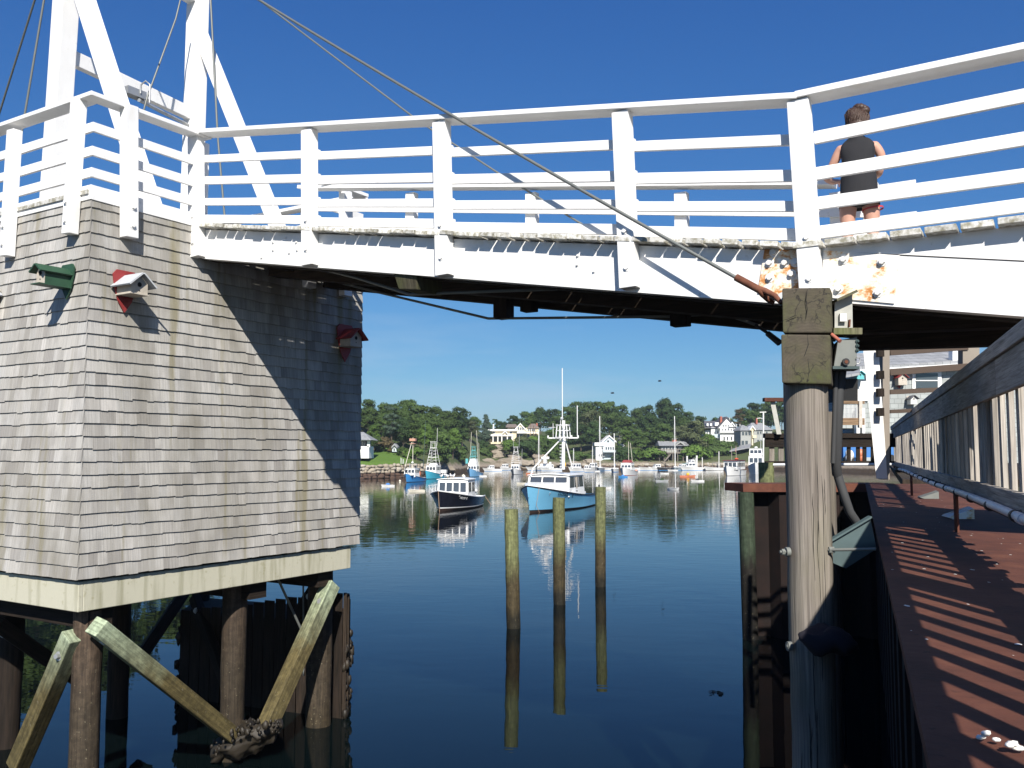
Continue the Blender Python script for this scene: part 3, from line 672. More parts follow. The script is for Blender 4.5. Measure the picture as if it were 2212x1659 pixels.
# ================================================================== cables
def sagline(a, b, sag, n=16): return [a.lerp(b, i/n)-ZZ*sag*4*(i/n)*(1-i/n) for i in range(n+1)]
def cable(name, pts, r, lab, mat='cable', **k):
    mb = MB(); mb.tube(pts, r, 8); return solo(name, mb, mat, lab, 'cable', group='steel cables of the lifting gantry', **k)
a = BF(*[*onw(1594, 602, -.2)][:1], -.2, onw(1594, 602, -.2)[1]); s9, z9 = onw(588, 0, -.1)
f = (s9-10.7); top1 = a+(BF(s9, -.1, z9)-a)*((10.7-.6)/(s9-.6)); 
cable('lift_cable', sagline(a, top1, .1), .0155, 'twisted steel cable nearest the camera, running across the railing down to the rusty fork')
P1 = [onw(x, y, 2.4) for x, y in ((500, -62), (560, 0), (905, 262), (1075, 373), (1250, 480), (1420, 572), (1640, 690))]
cable('lift_cable', [BF(s, 2.4, z) for s, z in P1], .014, 'thinner steel cable on the far side of the bridge, passing behind the railing')
def through(w, a, b, s0, s1):
    (sa, za), (sb, zb_) = onw(*a, w), onw(*b, w); k = (zb_-za)/(sb-sa); return [BF(s0, w, za+k*(s0-sa)), BF(s1, w, za+k*(s1-sa))]
b0, b1 = at(75, 0, 14.5), at(0, 240, 15.5)
cable('back_cable', [b0+(b0-b1)*1.6, b0, b1, b1+(b1-b0)*.9], .018, 'dark cable at the far left edge of the photo left of the gantry mast')
cable('back_cable', through(.0, (95, 0), (50, 268), 10.75, 12.5), .017, 'dark cable left of the gantry mast, second from the left edge')
cable('hoist_cable', [at(392, -10, 14.2), at(380, 40, 14.2), at(318, 210, 13.4), at(310, 240, 13.4)], .014, 'thin hoist cable hanging between the two gantry masts')
cable('hoist_cable', [at(454, -20, 14.6), at(470, 290, 14.6), at(485, 465, 14.6)], .018, 'thin dark cable hanging upright just right of the second gantry mast')
# rusty turnbuckle fork and shackle
fk = thing('cable_fork', 'rusty forked cable socket shackled beside the timber cap', 'cable fitting', BF(.4, -.2, 1.3))
def q(x, y, w=-.2): s, z = onw(x, y, w); return BF(s, w, z)
mb = MB(); mb.tube([q(1590, 599), q(1640, 626)], .032, 10); mb.tube([q(1640, 626), q(1652, 628), q(1675, 640, -.28), q(1688, 655, -.3)], [.03, .026, .022, .018], 8)
mb.tube([q(1640, 626), q(1648, 636), q(1660, 648, -.1), q(1672, 655, -.08)], [.03, .026, .022, .018], 8); mb.build('socket', 'rust_fork', fk)
mb = MB(); mb.tube([q(1656, 634, -.12), q(1690, 648, -.12)], .03, 8); mb.tube([q(1690, 640, -.25), q(1690, 652, -.05)], .035, 8); mb.build('shackle', 'galv', fk)
fk2 = thing('cable_fork', 'dark cable end fitting under the bridge left of the timber cap', 'cable fitting', at(1660, 720, 9))
mb = MB(); mb.tube([at(1632, 702, 9.1), at(1662, 722, 9.0)], .016, 8); mb.tube([at(1658, 720, 9.0), at(1684, 741, 8.9)], [.03, .035], 8); mb.build('socket', 'black_rubber', fk2)

# ================================================================== birdhouses
def birdhouse(lab, P, X, Z, w, h, d, roof, mats, back=None, tilt=0, eave=.05, rise=.5):
    """P: centre of back on the wall, X: sideways along the wall, Z: up, out = d axis; gable faces outwards"""
    X = X.normalized(); O = X.cross(ZZ).normalized() if tilt == 0 else X.cross(ZZ).normalized()
    if O.dot(-P.normalized()) < 0: O = -O
    Zt = (ZZ+X*tilt).normalized(); Xt = Zt.cross(O).normalized()
    if Xt.dot(X) < 0: Xt = -Xt
    b = thing('birdhouse', lab, 'birdhouse', P)
    hw = w/2; o0 = P+O*.03
    pent = [o0-Xt*hw-Zt*h/2, o0+Xt*hw-Zt*h/2, o0+Xt*hw+Zt*h*.15, o0+Zt*(h*.15+hw*rise*1.6), o0-Xt*hw+Zt*h*.15]
    mb = MB(); mb.prism(pent, O*d, r=.5); body = mb.build('body', mats[0], b)
    if roof == 'porch': mb = MB(); mb.prism([p_+O*(d+.001) for p_ in pent], O*.008, r=.5); mb.build('front_panel', 'birdhouse_wood', body)
    mb = MB(); c = o0+O*(d+.012 if roof == 'porch' else d+.002)+Zt*h*.05; mb.tube([c, c+O*.003], .028, 12); c2 = c-Zt*.07; mb.tube([c2, c2+O*.003], .008, 8); mb.build('entrance_hole', 'hole', body)
    apex = o0+Zt*(h*.15+hw*rise*1.6)
    for sg in (-1, 1):
        low = o0+Xt*sg*(hw+eave)+Zt*(h*.15-eave*rise*1.6); mb = MB(); th_ = .018
        nn = O.cross(low-apex).normalized(); nn = nn if nn.z > 0 else -nn
        a_, l_ = apex-O*.01+nn*.004, low-O*.01+nn*.004; e = O*(d+.09)
        mb.prism([a_, l_, l_+nn*th_, a_+nn*th_], e, r=.5); mb.build('roof_panel', mats[1], b)
    mb = MB(); mb.prism([o0-Xt*(hw+.01)-Zt*(h/2+.012), o0+Xt*(hw+.01)-Zt*(h/2+.012), o0+Xt*(hw+.01)-Zt*h/2, o0-Xt*(hw+.01)-Zt*h/2], O*(d+(.07 if roof == 'porch' else .01)), r=.4); mb.build('floor_board', mats[3], b)
    if back:
        mb = MB(); k = back; pl_ = [P+Xt*x*k+Zt*z*k for x, z in ((0, -.36), (.11, -.2), (.17, 0), (.2, .17), (.14, .24), (.05, .24), (-.05, .24), (-.14, .24), (-.2, .17), (-.17, 0), (-.11, -.2))]
        mb.prism([p+O*.026 for p in pl_], O*.016, r=.5); mb.build('back_plate', mats[2], b)
    return b
def onL(x, y): s, z = onw(x, y, W_A-.01); return BF(s, W_A-.012, z)
def onR(x, y): w, z = ons(x, y, S_T-.01); return BF(S_T-.012, w, z)
birdhouse('green birdhouse with a pale chipped front on the left wall of the tower', onL(152, 603), U, ZZ, .15, .22, .31, 'porch', ('birdhouse_green', 'birdhouse_green', 'birdhouse_green', 'birdhouse_green'), .68, eave=.03)
birdhouse('pale wood birdhouse with grey roof and red back plate near the tower corner', onR(266, 622), N, ZZ, .22, .19, .27, '', ('birdhouse_wood', 'birdhouse_grey', 'birdhouse_red', 'birdhouse_wood'), .82, eave=.06, rise=.55)
birdhouse('dark red roofed birdhouse in shade at the right edge of the tower', onR(742, 734), N, ZZ, .25, .22, .22, '', ('birdhouse_wood', 'birdhouse_red', 'birdhouse_red', 'birdhouse_wood'), .95, eave=.06, rise=.55)
birdhouse('pale wooden birdhouse cut off by the left edge of the photo', onL(-6, 648), U, ZZ, .2, .42, .2, '', ('birdhouse_wood', 'birdhouse_grey', 'birdhouse_wood', 'birdhouse_wood'), .6)

# ================================================================== three mooring piles
for x, y, Y, r, lab, xb in ((1104, 1100, 21.4, .165, 'leftmost and nearest of the three green topped mooring piles in the water', 1109), (1207, 1075, 24.7, .168, 'middle one of the three green topped mooring piles, in front of the blue lobster boat', 1209), (1297, 1052, 27.9, .168, 'rightmost and farthest of the three green topped mooring piles', 1297)):
    a = at(x, y, Y); b = at(xb, 1340, Y); b = a+(b-a)*((WZ-2-a.z)/(b.z-a.z)); mb = MB(); n = 18
    pts = [a.lerp(b, i/n)+Vector((random.uniform(-.006, .006), 0, 0)) for i in range(n+1)]
    mb.tube(pts, [r*(1+random.uniform(-.02, .02)) for _ in pts], 18)
    solo('mooring_pile', mb, 'mooring_pile', lab, 'mooring pile', (a.x, a.y, WZ), group='mooring piles standing in the channel', bevel=.01)
# ================================================================== right-hand pile, cap and electrical gear
random.seed(21)
pp_ = thing('bearing_pile', 'stout round weathered pile standing upright under the square timber cap', 'pile', at(1744, 1200, 7.05)*1.0)
c0 = at(1744, 1000, 7.05); mb = MB(); pts = []
for i in range(25):
    z = -4.9+i*(.56+4.9)/24; pts.append(Vector((c0.x+random.uniform(-.003, .003), c0.y, z)))
mb.tube(pts, [.169*(1+.012*math.sin(i*.9)+random.uniform(-.008, .008)) for i in range(25)], 28)
mb.build('shaft', 'pile_wood', pp_)
random.seed(31)
for k in range(13):
    a = random.uniform(-2.5, -.6); z = random.uniform(-2.6, .3); L_ = random.uniform(.25, 1.1); n_ = 9; pts = []
    for i in range(n_+1):
        a += random.uniform(-.03, .03); rr_ = .1695; pts.append(Vector((c0.x+math.cos(a)*rr_, c0.y+math.sin(a)*rr_, z-L_*i/n_)))
    mb = MB(); mb.tube(pts, [.0008]+[random.uniform(.0015, .0035) for _ in range(n_-1)]+[.0006], 5); mb.build('crack', 'hole', pp_)
def tcap(x0, x1, y0, y1, Y, ln, label, rot=0):
    a = at(x0, y1, Y); b = at(x1, y0, Y); D_ = Vector((.39, .92, 0)).normalized()*ln
    mb = MB(); q = [Vector((a.x, Y, a.z)), Vector((b.x, Y, a.z)), Vector((b.x, Y, b.z)), Vector((a.x, Y, b.z))]
    q = [p+Vector((random.uniform(-.006, .006), 0, random.uniform(-.006, .006))) for p in q]
    mb.hexa(q+[p+D_ for p in q]); return mb
cap = thing('stacked_timbers', 'two stacked square mossy timbers showing cracked end grain on top of the round pile', 'timber', at(1742, 830, 6.95))
def endgrain():
    t = NT('end_grain'); v = t.obj(1, 1, 1)
    w = t.n('TexWave', {'Vector': t.n('Mapping', {'Vector': t.n('TexCoord', out=3), 'Location': (-.0, 0, -.06), 'Scale': (1, .01, 1)}), 'Scale': 13.0, 'Distortion': 5.0, 'Detail': 4.0}, 1, wave_type='RINGS', rings_direction='SPHERICAL')
    n = t.noise(v, 3.5, 5); col = t.ramp(w, [(.1, (.066, .054, .038)), (.9, (.078, .064, .045))])
    col = t.mix(t.ramp(t.noise(v, 1.7, 4), [(.42, 0.), (.62, .8)]), col, (.062, .072, .020)); col = t.mix(t.ramp(t.noise(v, 22, 4), [(.4, 0.), (.7, .6)]), col, (.05, .042, .03))
    cr = t.noise(t.obj(1.2, 1, 1), 5, 4, .5); k = t.ramp(t.math('ABSOLUTE', t.math('SUBTRACT', cr, .5)), [(.0, 1.), (.018, 0.)])
    col = t.mix(t.math('MULTIPLY', k, t.ramp(n, [(.4, 0.), (.55, 1.)])), col, (.015, .012, .01)); t.bump(t.noise(v, 9, 5), .6, .02)
    return t.done(col, .9)
MDEF['end_grain'] = endgrain
tcap(1688, 1793, 722, 829, 6.83, .62, '').build('timber', 'end_grain', cap, bevel=.012)
tcap(1692, 1795, 622, 719, 6.85, .62, '').build('timber', 'end_grain', cap, bevel=.012)
# radial cracks
mb = MB()
for pts in ([(1744, 624), (1741, 650), (1744, 668), (1741, 690)], [(1744, 722), (1746, 745), (1739, 765), (1736, 772)], [(1745, 775), (1748, 800), (1744, 826)], [(1700, 690), (1712, 684), (1722, 680)], [(1693, 752), (1712, 748)], [(1760, 640), (1775, 632)], [(1768, 780), (1784, 792)]):
    mb.tube([at(x, y, 6.83) for x, y in pts], [.0015]+[.0032]*(len(pts)-2)+[.001], 5, cap=True)
mb.build('crack', 'hole', cap)
p2 = thing('bearing_pile', 'narrow second pile standing close behind the round weathered pile', 'pile', at(1785, 1200, 7.6)); mb = MB(); c = at(1779, 1000, 7.7)
mb.tube([Vector((c.x, c.y, -4.9+.35*i)) for i in range(16)], .095, 16); mb.build('shaft', 'pile_wood', p2)
ORG = pp_.location.copy()
for x, y, Y, l in ((1700, 1192, 6.98, .06), (1704, 1396, 6.98, .02)):
    mb = MB(); c = at(x, y, Y); d = Vector((-1, -.15, 0)); mb.tube([c, c+d*l], .012, 8); mb.tube([c+d*l*.35, c+d*l*.75], .024, 6, sm=False); mb.tube([c-d*.02, c+d*.012], .036, 10); mb.build('bolt', 'box_grey', pp_)
c = at(1790, 1188, 6.9); mb = MB(); mb.tube([c, c+Vector((.04, -.0, 0))], .026, 6, sm=False); mb.tube([c, at(1892, 1186, 6.7)], .012, 6); mb.build('tie_bolt', 'box_grey', pp_)
eb = thing('switch_box', 'weathered grey board with a small switch plate on a shelf right of the timber cap', 'electrical box', at(1823, 700, 6.9))
a = at(1805, 712, 6.9)
mb = MB(); q = [at(1803, 708, 7.0), at(1842, 708, 7.0), at(1841, 634, 7.0), at(1803, 652, 7.0)]; mb.prism(q, Vector((.03, .12, 0))); mb.build('back_board', 'light_board', eb)
mb = MB(); mb.bar(at(1800, 652, 6.98), at(1844, 632, 6.98), .16, .02, up=ZZ); mb.build('sloping_lid', 'mossy_wood', eb)
mb = MB(); mb.prism([at(1801, 722, 6.9), at(1863, 722, 6.9), at(1863, 708, 6.9), at(1801, 708, 6.9)], Vector((.02, .2, 0))); mb.build('shelf', 'mossy_wood', eb)
mb = MB(); mb.prism([at(1815, 694, 6.96), at(1829, 694, 6.96), at(1829, 677, 6.96), at(1815, 677, 6.96)], Vector((0, .03, 0))); mb.build('switch_plate', 'post_white', eb)
mb = MB(); mb.prism([at(1834, 706, 6.97), at(1837, 706, 6.97), at(1838, 690, 6.97), at(1835, 690, 6.97)], Vector((0, .03, 0))); mb.build('bracket', 'rust_fork', eb)
mb_ = thing('meter_box', 'grey metal control box with round dial and side handle hanging behind the pile', 'electrical box', at(1825, 790, 7.0))
mb = MB(); q = [at(1801, 792, 6.95), at(1850, 792, 6.95), at(1852, 728, 6.95), at(1810, 735, 6.95)]; mb.prism(q, Vector((.05, .22, 0))); mb.build('case', 'box_grey', mb_, bevel=.006)
mb = MB(); mb.prism([at(1799, 797, 6.93), at(1857, 797, 6.93), at(1857, 791, 6.93), at(1799, 791, 6.93)], Vector((.03, .2, 0))); mb.build('flange', 'bracket_shade', mb_)
mb = MB(); c = at(1826, 782, 6.93); mb.tube([c, c+Vector((0, -.02, 0))], .028, 14); mb.build('dial', 'black_rubber', mb_)
mb = MB(); mb.tube([c+Vector((0, -.02, 0)), c+Vector((0, -.024, 0))], .014, 12); mb.build('dial_face', 'rust_fork', mb_)
mb = MB(); mb.tube([at(1850, 786, 6.93), at(1857, 785, 6.93), at(1858, 773, 6.93), at(1850, 772, 6.93)], .006, 6); mb.build('handle', 'galv', mb_)
mb = MB()
for y in (737, 747, 757): mb.bolt(at(1851, y, 6.95), (.6, -.8, 0), .012, .015)
mb.build('bolt', 'bracket_shade', mb_)
mb = MB(); mb.tube([at(1796, 722, 6.9), at(1812, 735, 6.85)], .014, 8); mb.tube([at(1812, 735, 6.85), at(1815, 737, 6.84)], .017, 8)
solo('pipe_nipple', mb, 'brick', 'short rusty pipe nipple poking out between the cap timbers and the control box', 'pipe', at(1800, 730, 6.9))
mb = MB(); mb.tube([at(1818, 797, 7.15), at(1812, 850, 7.15), at(1806, 1000, 7.25), at(1808, 1025, 7.3)], .04, 10); mb.tube([at(1809, 1025, 7.3), at(1820, 1060, 7.3), at(1835, 1105, 7.3), at(1858, 1140, 7.4)], .036, 10)
mb.tube([at(1806, 800, 7.1), at(1799, 1000, 7.2)], .02, 8)
solo('cable_conduit', mb, 'rubber_grey', 'dark conduit dropping from the control box and curving away at the bottom', 'conduit', at(1812, 900, 7.2))
mb = MB(); q = [(1787, 1172), (1879, 1118), (1893, 1186), (1827, 1228), (1790, 1212)]
mb.prism([at(x, y, 7.1) for x, y in q][::-1], Vector((.01, .02, 0))); mb.bar(at(1787, 1171, 7.1), at(1880, 1116, 7.1), .07, .014)
solo('gusset_plate', mb, 'bracket_teal', 'blue green steel gusset plate bracing between the round pile and the steel bulkhead', 'bracket', at(1840, 1170, 7.1))  # teal taken darker, so the plate's shade is in its colour
mb = MB(); random.seed(4)
cs = [at(1790, 1378, 6.72)]
vs = []
mb.sphere(at(1790, 1382, 6.75), .17, 20, 12, sc=(1.3, .8, .6), jit=.0)
for v in mb.v:
    n_ = mnoise.noise(v*9)*.05+mnoise.noise(v*22)*.02; v.z += n_-max(0, v.x-at(1790, 1382, 6.75).x)*.25; v.y += n_*.6
solo('cloth_bundle', mb, 'cloth_dark', 'dark crumpled cloth bundle tied to the lower part of the round pile', 'cloth', at(1790, 1430, 6.7))

# ================================================================== steel bulkhead and its cap
def G(x0, Y, z): return Vector((x0+.389*Y, Y, z))
def onF(px, py, x0):
    p = onplane(px, py, Vector((x0, 0, 0)), Vector((1, -.389, 0))); return p.y, p.z
ZF = -.70; F0 = .90; YC = 20.0
bh = thing('steel_bulkhead', 'rust brown steel sheet pile wall with a broad flat capping beam under the wooden fence', 'bulkhead', G(.6, 8, ZF-.3))
mb = MB(); n_ = 16
ys = [-.5+(YC+.5)*(i/n_)**1.2 for i in range(n_+1)]
for i in range(n_):
    a, b = ys[i], ys[i+1]
    mb.hexa([G(.14, a, ZF-.03), G(1.7, a, ZF-.03), G(1.7, a, ZF), G(.14, a, ZF), G(.14, b, ZF-.03), G(1.7, b, ZF-.03), G(1.7, b, ZF), G(.14, b, ZF)], r=.5)
mb.build('cap_plate', 'rust_steel', bh)
mb = MB(); mb.hexa([G(.17, -.5, ZF-.2), G(.2, -.5, ZF-.2), G(.2, -.5, ZF-.032), G(.17, -.5, ZF-.032), G(.17, YC, ZF-.2), G(.2, YC, ZF-.2), G(.2, YC, ZF-.032), G(.17, YC, ZF-.032)]); mb.build('cap_web', 'rust_steel', bh)
mb = MB(); y = -.5; k = 0
while y < YC:
    o = .32 if k % 2 else .62; o2 = .62 if k % 2 else .32
    a, b = G(o, y, 0), G(o, y+.42, 0); c = G(o2, y+.6, 0)
    for p, q_ in ((a, b), (b, c)): mb.face([Vector((p.x, p.y, WZ-2)), Vector((q_.x, q_.y, WZ-2)), Vector((q_.x, q_.y, ZF-.03)), Vector((p.x, p.y, ZF-.03))])
    y += .6; k += 1
mb.build('sheet_piles', 'rust_dark', bh)
x_l = at(1605, 1042, YC).x
rt = thing('bulkhead_return', 'far end of the steel bulkhead turning left behind the round pile, with brown capping beam', 'bulkhead', Vector((6.6, YC, ZF-.3)))
mb = MB(); mb.hexa([(x_l, YC, ZF-.18), (8.6, YC, ZF-.18), (8.6, YC+.9, ZF-.18), (x_l-.2, YC+.9, ZF-.18), (x_l, YC, ZF), (8.6, YC, ZF), (8.6, YC+.9, ZF), (x_l-.2, YC+.9, ZF)]); mb.build('cap_beam', 'rust_steel', rt)
mb = MB(); x = x_l+.33; k = 0
while x < 8.4:
    y0 = YC+.1 if k % 2 else YC+.45; y1 = YC+.45 if k % 2 else YC+.1
    for p, q_ in (((x, y0), (x+.35, y0)), ((x+.35, y0), (x+.5, y1))): mb.face([(p[0], p[1], WZ-2), (q_[0], q_[1], WZ-2), (q_[0], q_[1], ZF-.17), (p[0], p[1], ZF-.17)])
    x += .5; k += 1
mb.build('sheet_piles', 'rust_dark', rt)
mb = MB(); c = at(1623, 1200, YC+.02); mb.tube([Vector((c.x-.005*i, YC+.15, WZ-2+(ZF-.19-WZ+2)*i/12)) for i in range(13)], .175, 16)
solo('corner_pile', mb, 'bulkhead_pile', 'dark green round pile standing under the left end of the brown steel cap', 'pile', (c.x, YC, WZ))
mb = MB(); c = at(1655, 1010, YC+2.2); mb.tube([Vector((c.x, c.y, WZ-1)), Vector((c.x, c.y, at(1655, 999, YC+2.2).z))], .19, 16)
solo('corner_pile', mb, 'mooring_pile', 'short green pile head rising behind the brown steel cap left of the round pile', 'pile', (c.x, c.y, WZ))
mb = MB(); mb.hexa([at(1683, 1042, YC+.3), at(1712, 1042, YC+.3), at(1712, 1042, YC+.6), at(1683, 1042, YC+.6), at(1683, 1016, YC+.3), at(1712, 1016, YC+.3), at(1712, 1016, YC+.6), at(1683, 1016, YC+.6)])
mb.hexa([at(1860, 1046, YC+.3), at(1884, 1046, YC+.3), at(1884, 1046, YC+.7), at(1860, 1046, YC+.7), at(1860, 1008, YC+.3), at(1884, 1008, YC+.3), at(1884, 1008, YC+.7), at(1860, 1008, YC+.7)])
mb.build('stiffener_block', 'rust_dark', rt)
# bird droppings and bits of shell scattered on the steel
mb = MB(); random.seed(5)
for i in range(90):
    Y = random.uniform(1.7, 14); x0 = random.uniform(.18, 1.25); r = random.uniform(.003, .009)*(1 if random.random() < .85 else 1.8); n = 6
    c = G(x0, Y, ZF+.003); mb.face([c+Vector((math.cos(2*math.pi*k/n)*r*random.uniform(.5, 1.3), math.sin(2*math.pi*k/n)*r*1.7*random.uniform(.5, 1.3), 0)) for k in range(n)])
struct('bird_droppings', mb, 'droppings', 'stuff', 'small white bird droppings spotted over the rust brown steel cap')
mb = MB()
for x, y in ((2140, 1598), (2188, 1619)):
    r = ray(x, y); c = r*((ZF+.01)/r.z)
    for k in range(6): mb.sphere(c+Vector((random.uniform(-.022, .022), random.uniform(-.012, .012), random.uniform(0, .018))), random.uniform(.006, .013), 6, 4, sc=(1.3, 1, .6), jit=.4)
struct('bird_droppings', mb, 'droppings', 'stuff', 'two thick white splashes of bird dropping in the bottom right corner of the steel cap')

# ================================================================== wooden fence on the bulkhead
fe = thing('picket_fence', 'long weathered grey picket fence running along the bulkhead on the right', 'fence', G(F0, 6, ZF+.3))
random.seed(9); YE = 23.4
def frail(z0, z1, x0, x1, joints, nm, mat='fence_wood'):
    js = [-.5]+joints+[YE]
    for a, b in zip(js, js[1:]):
        mb = MB(); a2, b2 = a+.003, b-.003
        mb.hexa([G(x0, a2, z0), G(x1, a2, z0), G(x1, a2, z1), G(x0, a2, z1), G(x0, b2, z0), G(x1, b2, z0), G(x1, b2, z1), G(x0, b2, z1)]); mb.build(nm, mat, fe, bevel=.004)
frail(.592, .685, F0-.035, F0+.15, [3.1, 9.3, 15.6], 'top_rail')
frail(.362, .588, F0-.015, F0+.025, [5.62, 9.2, 13.9, 18.3], 'face_board')
frail(-.325, -.225, F0-.02, F0+.03, [4.4, 8.8, 13.5, 18], 'bottom_board')
mb = MB(); y = .4; posts_y = [3.25, 6.35, 9.4, 12.5, 15.6, 18.7, 21.8]; k = 0
while y < YE:
    near = False
    if not near:
        w = .10; x = F0+.03
        if y < 14 and k < 60: pass
        mb.hexa([G(x, y, -.26), G(x+.035, y, -.26), G(x+.035, y+w, -.26), G(x, y+w, -.26), G(x, y, .5), G(x+.035, y, .5), G(x+.035, y+w, .5), G(x, y+w, .5)]); k += 1
        p = mb.build('picket', 'fence_wood', fe, bevel=.004); mb = MB()
    y += .335
for y in posts_y:
    mb = MB(); mb.hexa([G(F0+.068, y, -.33), G(F0+.16, y, -.33), G(F0+.16, y+.3, -.33), G(F0+.068, y+.3, -.33), G(F0+.068, y, .59), G(F0+.16, y, .59), G(F0+.16, y+.3, .59), G(F0+.068, y+.3, .59)]); mb.build('post', 'fence_wood', fe)
mb = MB(); y = .0
while y < YE-.3:
    e = random.uniform(-.05, .06); dz = random.uniform(-.004, .004)
    mb.hexa([G(F0+.035, y, -.335+dz), G(F0+.15+e, y, -.335+dz), G(F0+.15+e, y, -.30+dz), G(F0+.035, y, -.30+dz), G(F0+.035, y+.13, -.335+dz), G(F0+.15+e, y+.13, -.335+dz), G(F0+.15+e, y+.13, -.30+dz), G(F0+.035, y+.13, -.30+dz)]); y += .14
mb.build('shadow_ledge', 'fence_wood', fe)  # narrow ragged ledge, added and shaped to cast the dark band on the cap
mb = MB(); mb.hexa([G(F0+.01, -.5, -.40), G(F0+.06, -.5, -.40), G(F0+.06, -.5, -.345), G(F0+.01, -.5, -.345), G(F0+.01, YE, -.40), G(F0+.06, YE, -.40), G(F0+.06, YE, -.345), G(F0+.01, YE, -.345)]); mb.build('sill', 'dark_wood', fe)
# conduit pipe with clamps
pi = thing('conduit_pipe', 'long pale grey conduit pipe with black clamps running along the foot of the picket fence', 'pipe', G(F0-.05, 6, -.35))
mb = MB(); mb.tube([G(F0-.055, -.5+i*1.2+0, -.345-.012*math.sin(i*.8)) for i in range(17)], .026, 12); mb.build('tube', 'conduit', pi)
y = 3.9
while y < 18:
    mb = MB(); mb.tube([G(F0-.055, y, -.346), G(F0-.055, y+.05, -.346)], .034, 12); mb.bar(G(F0-.06, y+.02, -.345), G(F0-.01, y+.02, -.32), .04, .02); mb.build('clamp', 'black_rubber', pi); y += .95
for y in (4.62, 8.4, 12.8): 
    mb = MB(); mb.tube([G(F0-.055, y, -.345), G(F0-.055, y+.12, -.345)], .031, 12); mb.build('coupling', 'conduit', pi)
for y in (7.9, 14.5):
    mb = MB(); mb.bar(G(F0-.05, y, ZF), G(F0-.05, y, -.37), .05, .02, up=(1, 0, 0)); mb.build('bracket', 'rust_steel', pi)
for k, (y, mat) in enumerate(((9.4, 'rusty_plate'), (13.5, 'box_grey'))):
    mb = MB(); mb.hexa([G(F0+.08, y, ZF+.003), G(F0+.3, y, ZF+.003), G(F0+.3, y+.5, ZF+.003), G(F0, y+.5, ZF+.003), G(F0+.02, y, ZF+.02), G(F0+.3, y, ZF+.11), G(F0+.3, y+.5, ZF+.11), G(F0+.02, y+.5, ZF+.02)])
    solo('angle_bracket', mb, mat, ('rusty cream painted steel bracket lying at the foot of the fence', 'small grey steel bracket at the far foot of the fence')[k], 'bracket', G(F0+.15, y+.2, ZF))

# ================================================================== far dock fence, post and clutter
ff = thing('picket_fence', 'far grey dock fence seen across the water behind the round pile', 'fence', at(1790, 1000, 22))
Y2 = 22.2
def wallbar(x0, x1, y0, y1, Y, th, mat, nm, par): mb = MB(); mb.boxf(at(x0, y1, Y), at(x1, y1, Y)-at(x0, y1, Y), Vector((0, th, 0)), at(x0, y0, Y)-at(x0, y1, Y)); return mb.build(nm, mat, par)
wallbar(1653, 1945, 936, 946, Y2-.05, .2, 'dark_wood', 'top_rail', ff); wallbar(1653, 1945, 946, 966, Y2, .05, 'dark_wood', 'face_board', ff); wallbar(1653, 1945, 996, 1003, Y2, .06, 'dark_wood', 'bottom_board', ff)
for i, x in enumerate((1662, 1682, 1697, 1830, 1850, 1864, 1882, 1905)):
    wallbar(x, x+(11 if i < 3 else 8), 964, 998, Y2+.05, .04, 'grey_wood' if i < 3 else 'dark_wood', 'picket', ff)
wallbar(1895, 1925, 960, 1000, Y2+.05, .1, 'dark_wood', 'post', ff)
mb = MB(); mb.tube([at(1652, 1004, Y2-.1), at(1940, 1003, Y2-.1)], .035, 8); solo('conduit_pipe', mb, 'conduit', 'white conduit pipe running level along the far dock fence', 'pipe', at(1790, 1004, Y2))
lp = thing('leaning_post', 'pale leaning post with a brown beam on top, rising above the far dock fence', 'post', at(1682, 940, 21.8))
mb = MB(); mb.hexa([at(1678, 938, 22), at(1688, 938, 22), at(1688, 938, 22.2), at(1678, 938, 22.2), at(1664, 868, 22), at(1674, 868, 22), at(1674, 868, 22.2), at(1664, 868, 22.2)]); mb.build('shaft', 'light_board', lp)
wallbar(1652, 1712, 859, 867, 21.9, .2, 'rust_steel', 'beam', lp)
# things on the quay behind the far fence
qy = MB(); qy.prism([(10.2, 23.3, -.9), (40, 23.3, -.9), (60, 64, -.9), (27, 64, -.9)], (0, 0, .2)); struct('quay_deck', qy, 'under_wood')
def blob(lab, cat, nm, x, y, Y, r, mat, sc=(1, 1, 1), n=1):
    mb = MB(); random.seed(x)
    for k in range(n): mb.sphere(at(x+random.uniform(-4, 4)*(n > 1), y+k*3, Y), r, 8, 6, sc=sc, jit=.15)
    return solo(nm, mb, mat, lab, cat, at(x, y, Y))
blob('orange buoys heaped behind the slats of the far dock fence', 'buoy', 'buoy', 1858, 980, 24, .12, 'orange', (.9, .9, 1.1), 4); blob('white bags heaped behind the far dock fence left of the orange buoys', 'bag', 'bag', 1834, 980, 24, .12, 'post_white', (.8, .8, 1.1), 4)
tr = thing('blue_trolley', 'blue covered trolley parked behind the far dock fence', 'trolley', at(1890, 1000, 26))
mb = MB(); mb.boxf(at(1822, 988, 26), Vector((1.75, 0, 0)), Vector((0, 1.5, 0)), Vector((0, 0, .38))); mb.build('body', 'canvas_blue', tr)
mb = MB(); mb.prism([at(1822, 962, 26.05), at(1950, 962, 26.05), at(1940, 947, 26.2), at(1834, 947, 26.2)], Vector((0, 1.2, 0))); mb.build('cover', 'boat_grey', tr)
mb = MB()
for x in (1835, 1925): c = at(x, 992, 25.9); mb.tube([c, c+Vector((0, .12, 0))], .14, 12)
mb.build('wheel', 'black_rubber', tr)

